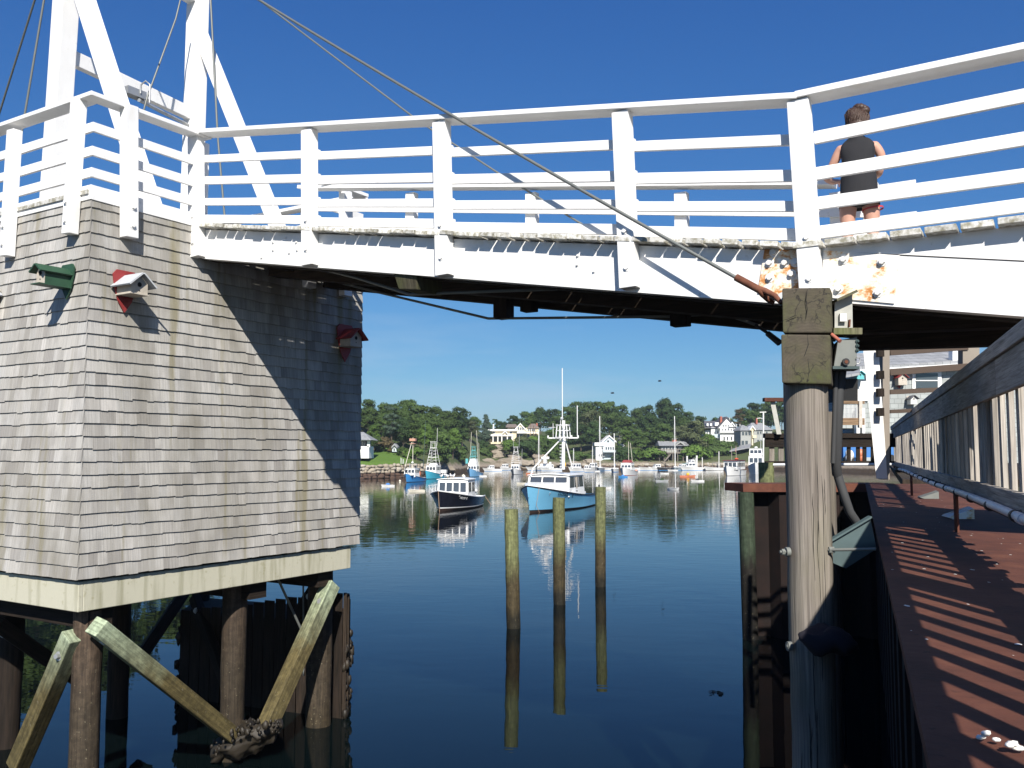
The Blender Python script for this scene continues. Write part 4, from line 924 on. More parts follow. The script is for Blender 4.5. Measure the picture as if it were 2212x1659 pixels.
# white ramp posts and dark rails between the pile and the fence
rp = thing('ramp_railing', 'ramp railing of four level rails coloured as shaded between tan posts, seen under the bridge', 'railing', at(1990, 900, 14))
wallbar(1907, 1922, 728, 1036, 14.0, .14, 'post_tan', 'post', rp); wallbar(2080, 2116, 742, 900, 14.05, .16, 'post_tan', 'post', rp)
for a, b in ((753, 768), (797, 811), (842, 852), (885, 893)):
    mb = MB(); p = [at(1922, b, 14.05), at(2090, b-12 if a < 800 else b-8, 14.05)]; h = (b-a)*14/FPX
    mb.bar(p[0]+ZZ*h/2, p[1]+ZZ*h/2, .05, h); mb.build('rail', 'rail_shaded', rp)  # dark colour carries the shade of rails facing away from the sun
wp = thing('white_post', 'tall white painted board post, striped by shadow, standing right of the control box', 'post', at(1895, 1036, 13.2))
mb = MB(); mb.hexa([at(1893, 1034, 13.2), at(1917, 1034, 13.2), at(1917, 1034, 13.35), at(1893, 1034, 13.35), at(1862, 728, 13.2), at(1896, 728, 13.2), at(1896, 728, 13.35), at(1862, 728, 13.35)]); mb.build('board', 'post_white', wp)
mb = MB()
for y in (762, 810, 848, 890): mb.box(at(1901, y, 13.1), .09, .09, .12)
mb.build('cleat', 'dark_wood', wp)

# ================================================================== shingled house on the right bank
hs = thing('shingled_house', 'pale grey shingled house with grey roof and white trimmed window, seen under the bridge', 'house', at(1980, 935, 32))
Yh = 31.0
def hb(x0, x1, y0, y1, Y, th, mat, nm, par=hs, r=None): return wallbar(x0, x1, y0, y1, Y, th, mat, nm, par)
hb(1852, 2200, 797, 1000, Yh, 6, 'grey_siding', 'wall')
mb = MB(); e0, e1 = at(1845, 800, Yh-.3), at(2200, 776, Yh-.3); r0, r1 = at(1850, 772, Yh+3), at(2110, 752, Yh+3)
L_, Rr = at(1845, 800, Yh-.3), at(2080, 786, Yh-.3); L2, R2 = at(1850, 770, Yh+3.2), at(2058, 757, Yh+3.2)
mb.hexa([L_, L_+ZZ*.12, L2+ZZ*.12, L2, Rr, Rr+ZZ*.12, R2+ZZ*.12, R2]); mb.build('roof', 'roof_grey', hs)
mb = MB(); mb.bar(L_-Vector((0, .05, .06)), Rr-Vector((0, .05, .06)), .12, .14); mb.build('fascia', 'trim_white', hs)
hb(2058, 2080, 756, 800, Yh-.2, .3, 'trim_white', 'gable_trim')
wf = hb(1971, 2034, 803, 842, Yh-.06, .05, 'trim_white', 'window'); ORG = hs.location.copy(); o = hb(1979, 2026, 806, 838, Yh-.09, .02, 'house_glass', 'pane', wf)
hb(1979, 2026, 821, 823, Yh-.11, .015, 'trim_white', 'glazing_bar', wf)
hb(1852, 1876, 800, 866, Yh-.08, .06, 'trim_white', 'corner_board')
sh = thing('porch_shed', 'dark open shed with low grey roof beside the shingled house', 'shed', at(1834, 925, 29))
hb(1812, 1853, 818, 868, 29.5, 2, 'hole', 'dark_interior', sh);  # solid black block standing in for the shaded inside of the shed
mb = MB(); a, b = at(1806, 820, 29), at(1858, 810, 29); mb.hexa([a, a+ZZ*.08, at(1812, 803, 32)+ZZ*.1, at(1812, 803, 32), b, b+ZZ*.08, at(1858, 797, 32)+ZZ*.1, at(1858, 797, 32)]); mb.build('roof', 'roof_grey', sh)
hb(1808, 1870, 868, 925, 29.6, 2, 'grey_siding', 'wall', sh)
pd = thing('deck_railing', 'beige balustrade in front of the dark open shed', 'railing', at(1838, 925, 28))
hb(1808, 1868, 866, 872, 28, .1, 'brown_wood', 'top_rail', pd); hb(1808, 1868, 903, 918, 28, .1, 'brown_wood', 'fascia', pd)
for x in (1811, 1856): hb(x, x+7, 866, 924, 27.95, .15, 'birdhouse_wood', 'post', pd)
for i in range(14): hb(1818+i*2.8, 1819+i*2.8, 872, 904, 28.04, .03, 'post_white', 'baluster', pd)
hb(1855, 1862, 880, 1000, 28.3, .2, 'trim_white', 'column', sh); hb(1868, 1874, 880, 1000, 28.3, .2, 'trim_white', 'column', sh)
birdhouse('small red and white birdhouse on the shingled house left of its window', at(1941, 820, Yh-.01), Vector((1, 0, 0)), ZZ, .3, .4, .3, '', ('birdhouse_wood', 'birdhouse_red', 'birdhouse_red', 'birdhouse_wood'), .9)
birdhouse('small white birdhouse on the shingled house below the red one', at(1965, 864, Yh-.01), Vector((1, 0, 0)), ZZ, .22, .3, .3, '', ('post_white', 'roof_dark', 'birdhouse_wood', 'post_white'), .6)
birdhouse('tiny green birdhouse under the eave right of the control box', at(1852, 812, Yh-.2), Vector((1, 0, 0)), ZZ, .25, .25, .25, '', ('teal', 'teal', 'teal', 'teal'), None)

# ================================================================== the woman on the bridge
import bmesh
def skinned(name, nodes, edges, mat, parent, sub=2, root=0, smooth=True):
    me = bpy.data.meshes.new(name); bm = bmesh.new(); ly = bm.verts.layers.skin.verify(); vs = []
    for i, (x, y, z, r, *r2) in enumerate(nodes):
        v = bm.verts.new((x, y, z)); v[ly].radius = (r, r2[0] if r2 else r); v[ly].use_root = (i == root); vs.append(v)
    for a, b in edges: bm.edges.new((vs[a], vs[b]))
    bm.to_mesh(me); bm.free(); me.materials.append(M(mat)); o = bpy.data.objects.new(name, me); COL.objects.link(o); o.parent = parent
    s = o.modifiers.new('skin', 'SKIN'); s.use_smooth_shade = True; s.branch_smoothing = .4
    u = o.modifiers.new('sub', 'SUBSURF'); u.levels = sub; u.render_levels = sub; return o
pc = BF(-.16, 1.72, 1.70)
pe = thing('person', 'person seen from behind in dark sleeveless top and shorts, leaning on the bridge railing', 'person', pc, local=True)
pe.rotation_euler = (0, 0, R(-22)); pe.scale = (1.05, 1.04, 1.02)
nd = [(0, 0, .86, .125, .10)]; ed = []
def add(prev, *n):
    for q_ in n: nd.append(q_); ed.append((prev, len(nd)-1)); prev = len(nd)-1
    return prev
sp = add(0, (0, .03, 1.0, .115, .085), (0, .06, 1.15, .125, .09), (0, .085, 1.29, .13, .085)); neck = add(sp, (0, .11, 1.40, .055), (0, .135, 1.465, .05))
hd = add(neck, (0, .16, 1.53, .078, .085), (0, .17, 1.60, .083, .092), (0, .165, 1.655, .055, .06)); add(hd-1, (0, .262, 1.565, .014))
for sg in (-1, 1):
    hip = add(0, (sg*.10, .0, .78, .092), (sg*.105, .01, .60, .078), (sg*.11, .0, .46, .056), (sg*.115, -.02, .32, .055), (sg*.115, -.02, .10, .036), (sg*.115, -.02, .05, .036), (sg*.12, .08, .03, .03), (sg*.12, .14, .025, .025))
    ex = .29 if sg < 0 else .185
    ar = add(sp, (sg*.155, .08, 1.315, .058), (sg*.21, .09, 1.20, .044), (sg*ex, .14, 1.05, .038), (sg*(ex-.05), .33, 1.07, .032), (sg*(ex-.10), .44, 1.10, .024))
    pal = add(ar, (sg*(ex-.13), .50, 1.11, .03, .016))
    for k in range(4): add(pal, (sg*(ex-.165+.022*k), .535, 1.115, .0095), (sg*(ex-.17+.022*k), .57+.006*(k in (1, 2)), 1.105, .0085), (sg*(ex-.17+.022*k), .585+.006*(k in (1, 2)), 1.08, .0075))
    add(pal, (sg*(ex-.175), .49, 1.10, .01), (sg*(ex-.20), .515, 1.09, .009))
body = skinned('body', nd, ed, 'skin', pe)
tp = [(0, .0, .86, .18, .15), (0, .035, 1.03, .16, .13), (0, .055, 1.15, .172, .135), (0, .075, 1.26, .178, .13), (0, .10, 1.385, .115, .10), (-.115, .09, 1.355, .098), (.115, .09, 1.355, .098), (0, 0, .78, .16, .14)]
skinned('tank_top', tp, [(0, 1), (1, 2), (2, 3), (3, 4), (3, 5), (3, 6), (0, 7)], 'top_fabric', pe)
shn = [(0, .0, .92, .17, .135), (0, 0, .83, .185, .155), (-.105, 0, .74, .13), (-.114, .005, .70, .118), (.105, 0, .74, .13), (.114, .005, .70, .118)]
so_ = skinned('shorts', shn, [(0, 1), (1, 2), (2, 3), (1, 4), (4, 5)], 'short_fabric', pe)
ORG = Vector((0, 0, 0))
for sg in (1,):
    mb = MB(); mb.tube([(sg*.114, .005, .672), (sg*.116, .005, .655)], [.096, .096], 16, cap=False); mb.build('hem_trim', 'red_trim', so_)
mb = MB(); random.seed(3)
mb.sphere((0, .125, 1.625), .115, 18, 12, sc=(.93, 1.0, .98), jit=.05); mb.sphere((0, .085, 1.55), .085, 14, 10, sc=(1.0, .8, 1.0), jit=.05)
for k in range(26):
    a = random.uniform(0, 6.28); c = Vector((.045+.04*math.cos(a), .10+.035*math.sin(a), 1.70+random.uniform(-.03, .02))); mb.sphere(c, random.uniform(.022, .042), 7, 5, jit=.25)
for k in range(190):
    a = random.uniform(-2.6, 2.6); zz = random.uniform(1.50, 1.64); r_ = .105*math.sqrt(max(.1, 1-((zz-1.62)/.16)**2)); st = Vector((math.sin(a)*r_, .12-math.cos(a)*r_*1.04, zz)); en = Vector((.04+random.uniform(-.03, .03), .10+random.uniform(-.03, .03), 1.70)); md = (st+en)/2; md = Vector((0, .125, 1.625))+(md-Vector((0, .125, 1.625))).normalized()*random.uniform(.113, .122)
    mb.tube([st, md, en], [.0035, .0045, .004], 4)
for k in range(14): mb.tube([(random.uniform(-.06, .06), .06, 1.5+random.uniform(0, .03)), (random.uniform(-.09, .09), .05, 1.46), (random.uniform(-.11, .08), .055, 1.44)], .0025, 4)
mb.build('hair', 'hair', pe)
for sg in (-1, 1):
    mb = MB(); mb.sphere((sg*.087, .155, 1.575), .026, 8, 6, sc=(.4, .8, 1.2)); mb.build('ear', 'skin', pe)
    mb = MB(); mb.sphere((sg*.032, .245, 1.59), .011, 8, 6); mb.build('eye', 'hole', pe)
    mb = MB(); mb.sphere((sg*.12, .06, .03), .05, 12, 8, sc=(.85, 2.3, .7)); mb.build('shoe', 'top_fabric', pe)
mb = MB(); mb.sphere((0, .243, 1.525), .02, 8, 5, sc=(1.2, .4, .35)); mb.build('mouth', 'birdhouse_red', pe)
world_org()
# ================================================================== boats
def lerp(a, b, t): return a+(b-a)*t
class Hull:
    """x forward (stern -L/2, stem +L/2), y to port, z up from the waterline"""
    def __init__(s, L, B, fs, fb, rake=.09, flare=.5, tr=.84, full=2.6): s.L, s.B, s.fs, s.fb, s.rake, s.flare, s.tr, s.full = L, B, fs, fb, rake, flare, tr, full
    def half(s, t): return s.B/2*((s.tr+(1-s.tr)*math.sin(min(1, t/.4)*math.pi/2)) if t < .4 else max(0, 1-((t-.4)/.6)**s.full))
    def sheer(s, t): return s.fs+(s.fb-s.fs)*max(0, (t-.15)/.85)**1.8
    def pt(s, t, k, side):
        """k: 0 waterline .. 1 sheer, -1 keel"""
        b = s.half(t); bw = b*(1-s.flare*max(0, (t-.35)/.65)**1.3)*(.9 if t < .4 else .9); zs = s.sheer(t)
        if k < 0: return Vector((lerp(-s.L/2, s.L/2*(1-2*s.rake)-.12*s.L*(-k)*.3, t), side*bw*(1+k), k*.5))
        y = lerp(bw, b, k**1.25); x = lerp(lerp(-s.L/2, s.L/2*(1-2*s.rake), t), lerp(-s.L/2, s.L/2, t), k)
        return Vector((x, side*y, zs*k))
    def band(s, k0, k1, nk=1, off=0, n=18):
        mb = MB()
        for side in (-1, 1):
            vs = []; fs = []
            for i in range(n+1):
                for j in range(nk+1):
                    p = s.pt(i/n, lerp(k0, k1, j/nk), side); p.y += side*off; vs.append(p)
            for i in range(n):
                for j in range(nk):
                    a = i*(nk+1)+j; f = (a, a+nk+1, a+nk+2, a+1); fs.append(f if side < 0 else f[::-1])
            mb.raw(vs, fs, .5, True)
        return mb
    def build(s, par, col, bottom='bottom_paint', stripe='boat_white', rail='boat_white', deckz=.12, deckcol='boat_white', cockpit=.42, sr=.09, br=.0):
        kk = sr+br
        mb = s.band(kk, 1, 5); 
        tp = [s.pt(0, lerp(kk, 1, j/4), -1) for j in range(5)]+[s.pt(0, lerp(1, kk, j/4), 1) for j in range(5)]
        mb.face(tp[::-1]); hull = mb.build('hull', col, par)
        mb = s.band(br, kk, 1, .004); mb.face([s.pt(0, br, 1), s.pt(0, kk, 1), s.pt(0, kk, -1), s.pt(0, br, -1)]); mb.build('boot_stripe', stripe, par)
        mb = s.band(-1, br, 4, 0); mb.face([s.pt(0, br, 1), s.pt(0, br, -1), s.pt(0, -1, -1)]); mb.build('keel_bottom', bottom, par)
        # foredeck and cockpit sole
        mb = MB(); n = 14; t0 = cockpit
        for i in range(n):
            a, b = lerp(t0, .995, i/n), lerp(t0, .995, (i+1)/n); q = [s.pt(a, 1, 1), s.pt(b, 1, 1), s.pt(b, 1, -1), s.pt(a, 1, -1)]
            mb.face([p-ZZ*.03 for p in q][::-1])
        q = [s.pt(.02, .45, 1), s.pt(t0, .4, 1), s.pt(t0, .4, -1), s.pt(.02, .45, -1)]; mb.face([p for p in q][::-1]); mb.build('deck', deckcol, par)
        mb = s.band(.4, 1, 1, -.07, 8); mb.build('inner_side', deckcol, par) if False else None
        for side in (-1, 1):
            mb = MB(); mb.tube([s.pt(i/18, 1, side)+ZZ*.0 for i in range(19)], max(.022, s.B*.012), 6); mb.build('rub_rail', rail, par)
        mb = MB(); mb.bar(s.pt(0.005, 1, 1), s.pt(.005, 1, -1), .09, .05); mb.build('transom_cap', rail, par)
        return hull
def quadpane(mb, q, u0, u1, v0, v1, off, th=.012):
    """q: bottom-left, bottom-right, top-right, top-left seen from outside"""
    def P(u, v): return (q[0]*(1-u)+q[1]*u)*(1-v)+(q[3]*(1-u)+q[2]*u)*v
    n = (q[1]-q[0]).cross(q[3]-q[0]).normalized(); a = [P(u0, v0), P(u1, v0), P(u1, v1), P(u0, v1)]
    mb.hexa([p+n*(off-th) for p in a]+[p+n*off for p in a], r=.5)
def house_cabin(par, x0, x1, w, z0, z1, rake=.25, tap=.1, wins=3, sides=2, mat='boat_white', aft=.0, roofov=.08, crown=.06, wv=(.42, .86), frame=False, z0f=None, glassm='glass'):
    """wheelhouse from x0 (aft) to x1 (front); rake: slope of the front, tap: narrowing of the roof"""
    z0f = z0 if z0f is None else z0f; h = z1-z0; wt = w*(1-tap)
    fb = [Vector((x1, w/2, z0f)), Vector((x1, -w/2, z0f))]; ft = [Vector((x1-rake, wt/2, z1)), Vector((x1-rake, -wt/2, z1))]
    bb = [Vector((x0, w/2, z0)), Vector((x0, -w/2, z0))]; bt = [Vector((x0+aft, wt/2, z1)), Vector((x0+aft, -wt/2, z1))]
    mb = MB(); mb.hexa([bb[1], fb[1], fb[0], bb[0], bt[1], ft[1], ft[0], bt[0]], r=.5); cab = mb.build('cabin', mat, par)
    o = roofov; mb = MB(); n = 6; vs = []
    for i in range(n+1):
        y = lerp(-wt/2-o, wt/2+o, i/n); c = crown*(1-(2*i/n-1)**2)
        for x in (x0+aft-o, x1-rake+o*1.4):
            vs += [Vector((x, y, z1+c)), Vector((x, y, z1+c+.05))]
    fs = []
    for i in range(n):
        a = i*4; b = a+4; fs += [(a+1, a+3, b+3, b+1), (a, b, b+2, a+2), (a, a+1, b+1, b), (a+2, b+2, b+3, a+3)]
    fs += [(0, 2, 3, 1), (n*4, n*4+1, n*4+3, n*4+2)]
    mb.raw(vs, fs, .5, False); mb.build('roof', mat, par)
    faces = []
    if wins: faces.append(([fb[1], fb[0], ft[0], ft[1]][::1], wins))
    sidesq = [[bb[1], fb[1], ft[1], bt[1]], [fb[0], bb[0], bt[0], ft[0]]]
    for q in sidesq:
        if sides: faces.append((q, sides))
    for q, n in faces:
        for i in range(n):
            g = .10/n if n > 1 else .1; u0, u1 = (i+.0)/n+g*.9, (i+1)/n-g*.9
            u0, u1 = lerp(.04, .96, u0), lerp(.04, .96, u1)
            mb = MB(); quadpane(mb, q, u0-.012, u1+.012, wv[0]-.03, wv[1]+.03, .012); fr = mb.build('window', 'black_trim' if frame else mat, par)
            mb = MB(); quadpane(mb, q, u0, u1, wv[0], wv[1], .018); mb.build('pane', glassm, fr)
    return cab
def tubes(par, nm, mat, segs, r, seg=6):
    mb = MB()
    for s_ in segs: mb.tube([Vector(p) for p in s_], r, seg)
    return mb.build(nm, mat, par)
def stay(par, nm, mat, a, b, r=.008): return tubes(par, nm, mat, [(a, b)], r, 4)
def place(o, px, py, head, dz=0):
    """waterline point under the boat's middle; head: compass of the bow, 0 = towards the camera, + = bow swings to photo left"""
    p = wat(px, max(py, 1016.0)); o.location = (p.x, p.y, WZ+dz); o.rotation_euler = (0, 0, R(-90-head)); return o
def boat(nm, lab, px, py, head, group=None, cat='boat'):
    b = thing(nm, lab, cat, local=True, group=group); place(b, px, py, head); return b
def stemplace(o, hull, px, py, head, k=1):
    """put the stem's waterline point at a pixel"""
    p = wat(px, py); a = R(-90-head); d = hull.pt(1, 0, 1).x*k; o.scale = (k, k, k); o.location = (p.x-math.cos(a)*d, p.y-math.sin(a)*d, WZ); o.rotation_euler = (0, 0, a)
def text_on(par, txt, pos, xdir, ydir, size, mat, nm='lettering'):
    cu = bpy.data.curves.new(nm, 'FONT'); cu.body = txt; cu.size = size; cu.extrude = .004; cu.align_x = 'CENTER'
    o = bpy.data.objects.new(nm, cu); COL.objects.link(o); x = Vector(xdir).normalized(); n = x.cross(Vector(ydir)).normalized(); y = n.cross(x)
    dg = bpy.context.evaluated_depsgraph_get(); me = bpy.data.meshes.new_from_object(o.evaluated_get(dg)); bpy.data.objects.remove(o)
    mtx = Matrix((x, y, n)).transposed().to_4x4(); mtx.translation = Vector(pos); me.transform(mtx); me.materials.clear(); me.materials.append(M(mat))
    t = bpy.data.objects.new(nm, me); COL.objects.link(t); t.parent = par; return t

# ---- black lobster boat
H = Hull(8.6, 3.05, .74, 1.45, rake=.055, flare=.5, tr=.82, full=3.0)
b = thing('lobster_boat', 'small black hulled lobster boat with white wheelhouse moored bow-on left of the blue one', 'boat', local=True)
stemplace(b, H, 951, 1105, 12); H.build(b, 'hull_navy', sr=.06, br=.14, stripe='boat_white')
mb = MB(); mb.tube([H.pt(i/18, 1, sg)+ZZ*.02 for sg in (1,) for i in range(19)], .045, 6); mb.tube([H.pt(i/18, 1, -1)+ZZ*.02 for i in range(19)], .045, 6); mb.build('gunwale', 'boat_white', b)
house_cabin(b, -1.5, .7, 2.35, .85, 2.12, rake=.1, tap=.03, wins=4, sides=2, wv=(.3, .84), frame=False, crown=.1)
mb = MB(); mb.hexa([(.7, -1.1, .85), (2.6, -.7, 1.1), (2.6, .7, 1.1), (.7, 1.1, .85), (.7, -1.05, 1.22), (2.5, -.65, 1.35), (2.5, .65, 1.35), (.7, 1.05, 1.22)]); mb.build('trunk_cabin', 'boat_white', b)
d = (H.pt(.84, .8, 1)-H.pt(.70, .8, 1)); 
p = H.pt(.73, .70, 1); xd = H.pt(.66, .80, 1)-H.pt(.80, .80, 1); yd = H.pt(.73, .95, 1)-H.pt(.73, .6, 1)
text_on(b, 'NELLIE G', p+Vector((0, .02, 0)), xd, yd, .26, 'gull_white')
text_on(b, '*', H.pt(.80, .76, 1)+Vector((0, .02, 0)), xd, yd, .3, 'gull_white')
tubes(b, 'mooring_line', 'rope', [[H.pt(1, 1, 1)+Vector((.04, 0, 0)), H.pt(1, .5, 1)+Vector((.12, 0, 0)), H.pt(1, 0, 1)+Vector((.15, 0, -.1))], [H.pt(.02, 1, 1), H.pt(.02, 0, 1)+Vector((-.5, .6, -.1))]], .02)
tubes(b, 'hauler_frame', 'boat_grey', [[(-1.7, 1.0, .8), (-1.7, 1.0, 2.1)], [(1.0, -1.3, 1.0), (1.0, -1.75, 1.7), (.6, -1.2, 1.75)], [(-1.9, 1.1, .75), (-1.9, 1.1, 1.4)]], .03)
mb = MB(); mb.sphere((-1.8, 1.15, 1.25), .12, 8, 6); mb.sphere((0, .7, 2.35), .1, 8, 6); mb.build('lamp', 'boat_white', b)
mb = MB(); mb.tube([(-1.2, .5, .7), (-1.2, .5, 1.15)], .3, 10); mb.build('bait_barrel', 'boat_grey', b)
mb = MB(); mb.sphere((-2.2, .4, .95), .35, 10, 6, sc=(1.3, 1, .5)); mb.build('gear_pile', 'boat_grey', b)
M_b = Matrix.Translation(b.location)@Matrix.Rotation(b.rotation_euler.z, 4, 'Z')
def gull(lab, p, rz, mat='gull_white'):
    g = thing('gull', lab, 'bird', local=True); g.location = p; g.rotation_euler = (0, 0, rz)
    mb = MB(); mb.sphere((0, 0, .16), .085, 8, 6, sc=(1.7, .9, .9)); mb.sphere((.13, 0, .27), .05, 8, 6); mb.tube([(.06, 0, .18), (.13, 0, .26)], [.06, .04], 6); mb.build('body', mat, g)
    mb = MB(); mb.sphere((-.04, 0, .185), .075, 8, 5, sc=(2.0, 1.1, .6)); mb.build('wing', 'gull_grey', g); mb = MB(); mb.tube([(.17, 0, .265), (.22, 0, .255)], [.013, .004], 5); mb.tube([(0, .03, 0), (0, .03, .1)], .006, 4); mb.tube([(0, -.03, 0), (0, -.03, .1)], .006, 4); mb.build('beak_and_legs', 'yellow', g)
for i, (x, y) in enumerate(((.3, -.98), (.1, -.75), (.3, -.5), (-.1, -.35), (.3, -.05))):
    gull(('gull standing leftmost on the black boat\'s roof', 'gull second from the left on the black boat\'s roof', 'gull third from the left on the black boat\'s roof', 'gull fourth from the left on the black boat\'s roof', 'gull rightmost in the row on the black boat\'s roof')[i], M_b@Vector((x, y, 2.26)), R(40+i*70))

# ---- blue lobster boat
H = Hull(11.2, 3.9, .92, 1.86, rake=.045, flare=.6, tr=.85, full=2.7)
b = thing('lobster_boat', 'large light blue lobster boat with white cabin and tall white mast behind the mooring piles', 'boat', local=True)
stemplace(b, H, 1144, 1108, 22); H.build(b, 'hull_blue', stripe='black_trim', rail='black_trim', sr=.03, br=.07)
mb = MB(); n = 10
pts = []
for k in range(2):
    for i in range(n+1):
        t = lerp(.56, .93, i/n); a = H.pt(t, 1, 1); q_ = .86; pts.append((a.x, a.y*q_*(1 if k == 0 else .86), a.z-.02 if k == 0 else 1.95+.12*(i/n)*0+.0*a.z))
vs = []
for i in range(n+1):
    t = lerp(.50, .95, i/n); a = H.pt(t, 1, 1); zt = lerp(2.0, 1.9, i/n); vs += [(a.x, a.y*.9, a.z-.03), (a.x-.05, a.y*.8, max(zt, a.z)), (a.x-.05, -a.y*.8, max(zt, a.z)), (a.x, -a.y*.9, a.z-.03)]
fs = []
for i in range(n): a = i*4; fs += [(a, a+4, a+5, a+1), (a+1, a+5, a+6, a+2), (a+2, a+6, a+7, a+3)]
fs.append((n*4, n*4+3, n*4+2, n*4+1)); fs.append((0, 1, 2, 3)); mb.raw(vs, fs, .5); mb.build('trunk_cabin', 'boat_white', b)
house_cabin(b, -2.3, 1.55, 3.35, .95, 2.46, rake=.42, tap=.07, wins=3, sides=3, wv=(.46, .9), frame=True, crown=.1, aft=.12)
mb = MB(); q = [Vector((-1.2, 1.48, 1.1)), Vector((-.5, 1.48, 1.1))]; mb.boxf((-.6, 1.60, 1.5), (.34, 0, 0), (0, .04, 0), (0, 0, .85)); mb.build('side_door', 'birdhouse_wood', b)
p = H.pt(.72, .78, 1); xd = H.pt(.64, .85, 1)-H.pt(.80, .85, 1); yd = H.pt(.72, .95, 1)-H.pt(.72, .6, 1)
text_on(b, 'CLOVER', p+Vector((.0, .03, 0)), xd, yd, .34, 'hull_navy'); text_on(b, '*', H.pt(.605, .72, 1)+Vector((0, .03, 0)), xd, yd, .42, 'hull_navy'); text_on(b, 'T', H.pt(.845, .74, 1)+Vector((.02, .04, 0)), xd, yd, .3, 'boat_white')
text_on(b, 'PERMIT\nB T 104', Vector((-.75, 1.475, 1.30)), (-1, 0, 0), (0, 0, 1), .12, 'hull_navy') if False else None
mb = MB(); mb.tube([(.25, 1.64, 1.3), (.25, 1.66, 1.3)], .075, 10); mb.build('badge', 'hull_navy', b)
for k, z in enumerate((1.46, 1.38)):
    mb = MB()
    for i in range(6): mb.boxf((-.1-.1*i-(.02 if k else 0), 1.64, z-.15), (.07, 0, 0), (0, .012, 0), (0, 0, .045))
    mb.build('registration_mark', 'hull_navy', b)
MX, MYc = .35, .85
tubes(b, 'mast', 'boat_white', [[(MX, MYc, 2.9), (MX-.1, MYc, 6.5)]], .13, 8)
tubes(b, 'antenna', 'boat_white', [[(MX, MYc-.06, 5.2), (MX-.15, MYc-.1, 10.4)]], .035); tubes(b, 'antenna', 'boat_white', [[(MX-.3, MYc+1.0, 5.3), (MX-.3, MYc+1.0, 7.6)]], .035); tubes(b, 'antenna', 'boat_white', [[(MX, MYc-.2, 5.2), (MX, MYc-.2, 6.7)], [(MX+.1, MYc-.75, 5.2), (MX+.1, MYc-.75, 6.3)], [(MX+.1, MYc-1.1, 6.0), (MX+.1, MYc-.5, 6.0)]], .02)
tubes(b, 'crosstree', 'boat_white', [[(MX, MYc-1.15, 5.2), (MX, MYc+1.15, 5.2)], [(MX+.1, MYc-1.15, 5.2), (MX+.1, MYc-1.15, 5.4)], [(MX, MYc+1.15, 5.2), (MX, MYc+1.15, 5.4)], [(MX, MYc+.65, 5.2), (MX, MYc+.65, 5.4)]], .06)
for z in (5.25, 5.75, 6.15): tubes(b, 'tower_basket', 'boat_white', [[(MX-.35, MYc-.45, z), (MX+.35, MYc-.45, z), (MX+.35, MYc+.45, z), (MX-.35, MYc+.45, z), (MX-.35, MYc-.45, z)]], .035)
tubes(b, 'tower_basket', 'boat_white', [[(MX+a, MYc+c, 5.2), (MX+a*.9, MYc+c*.8, 6.2)] for a, c in ((-.35, -.45), (.35, -.45), (.35, .45), (-.35, .45), (.35, .15), (.35, -.15))], .04)
tubes(b, 'mast_brace', 'boat_white', [[(MX, MYc-.2, 5.1), (1.0, -1.3, 2.95)], [(1.0, -1.3, 2.95), (1.25, -1.38, 2.4)], [(MX, MYc+.15, 5.1), (-.6, 1.25, 2.95)], [(MX-.1, MYc, 5.1), (-1.5, 0, 2.95)]], .055)
mb = MB()
for i in range(9): mb.bar((MX-.02, MYc-.28, 3.1+.23*i), (MX-.02, MYc+.1, 3.1+.23*i), .035, .035)
mb.build('ladder_rungs', 'boat_white', b)
mb = MB(); mb.box((.9, -.35, 3.75), .2, .55, .16); mb.box((.9, -.35, 3.5), .25, .2, .3); mb.box((.8, .0, 3.2), .12, .12, .5); mb.build('radar', 'boat_white', b)
mb = MB(); mb.tube([(.6, -.8, 3.15), (.6, .0, 3.15)], .17, 10); mb.build('life_raft', 'boat_white', b)
mb = MB(); mb.sphere((0, .8, 3.25), .16, 8, 6, sc=(.8, .9, 1.3)); mb.build('lantern_bag', 'yellow', b)
tubes(b, 'exhaust_pipe', 'boat_white', [[(-.7, .5, 2.95), (-.7, .5, 3.8)]], .09, 8); mb = MB(); mb.sphere((MX, MYc-.1, 6.65), .13, 8, 6); mb.build('mast_light', 'boat_grey', b)
mb = MB(); mb.box((-3.8, 0, 1.05), .5, 2.4, .18); mb.build('stern_locker', 'boat_white', b)
tubes(b, 'mooring_line', 'rope', [[H.pt(.93, 1, 1)+Vector((0, .05, 0)), H.pt(.96, .3, 1)+Vector((.1, .25, 0)), (4.4, .5, -.1)]], .015)
tubes(b, 'stem_fitting', 'black_trim', [[H.pt(1, .55, 1), H.pt(1, .55, 1)+Vector((.25, .15, .05))], [H.pt(1, .28, 1), H.pt(1, .28, 1)+Vector((.25, .15, .05))]], .02)

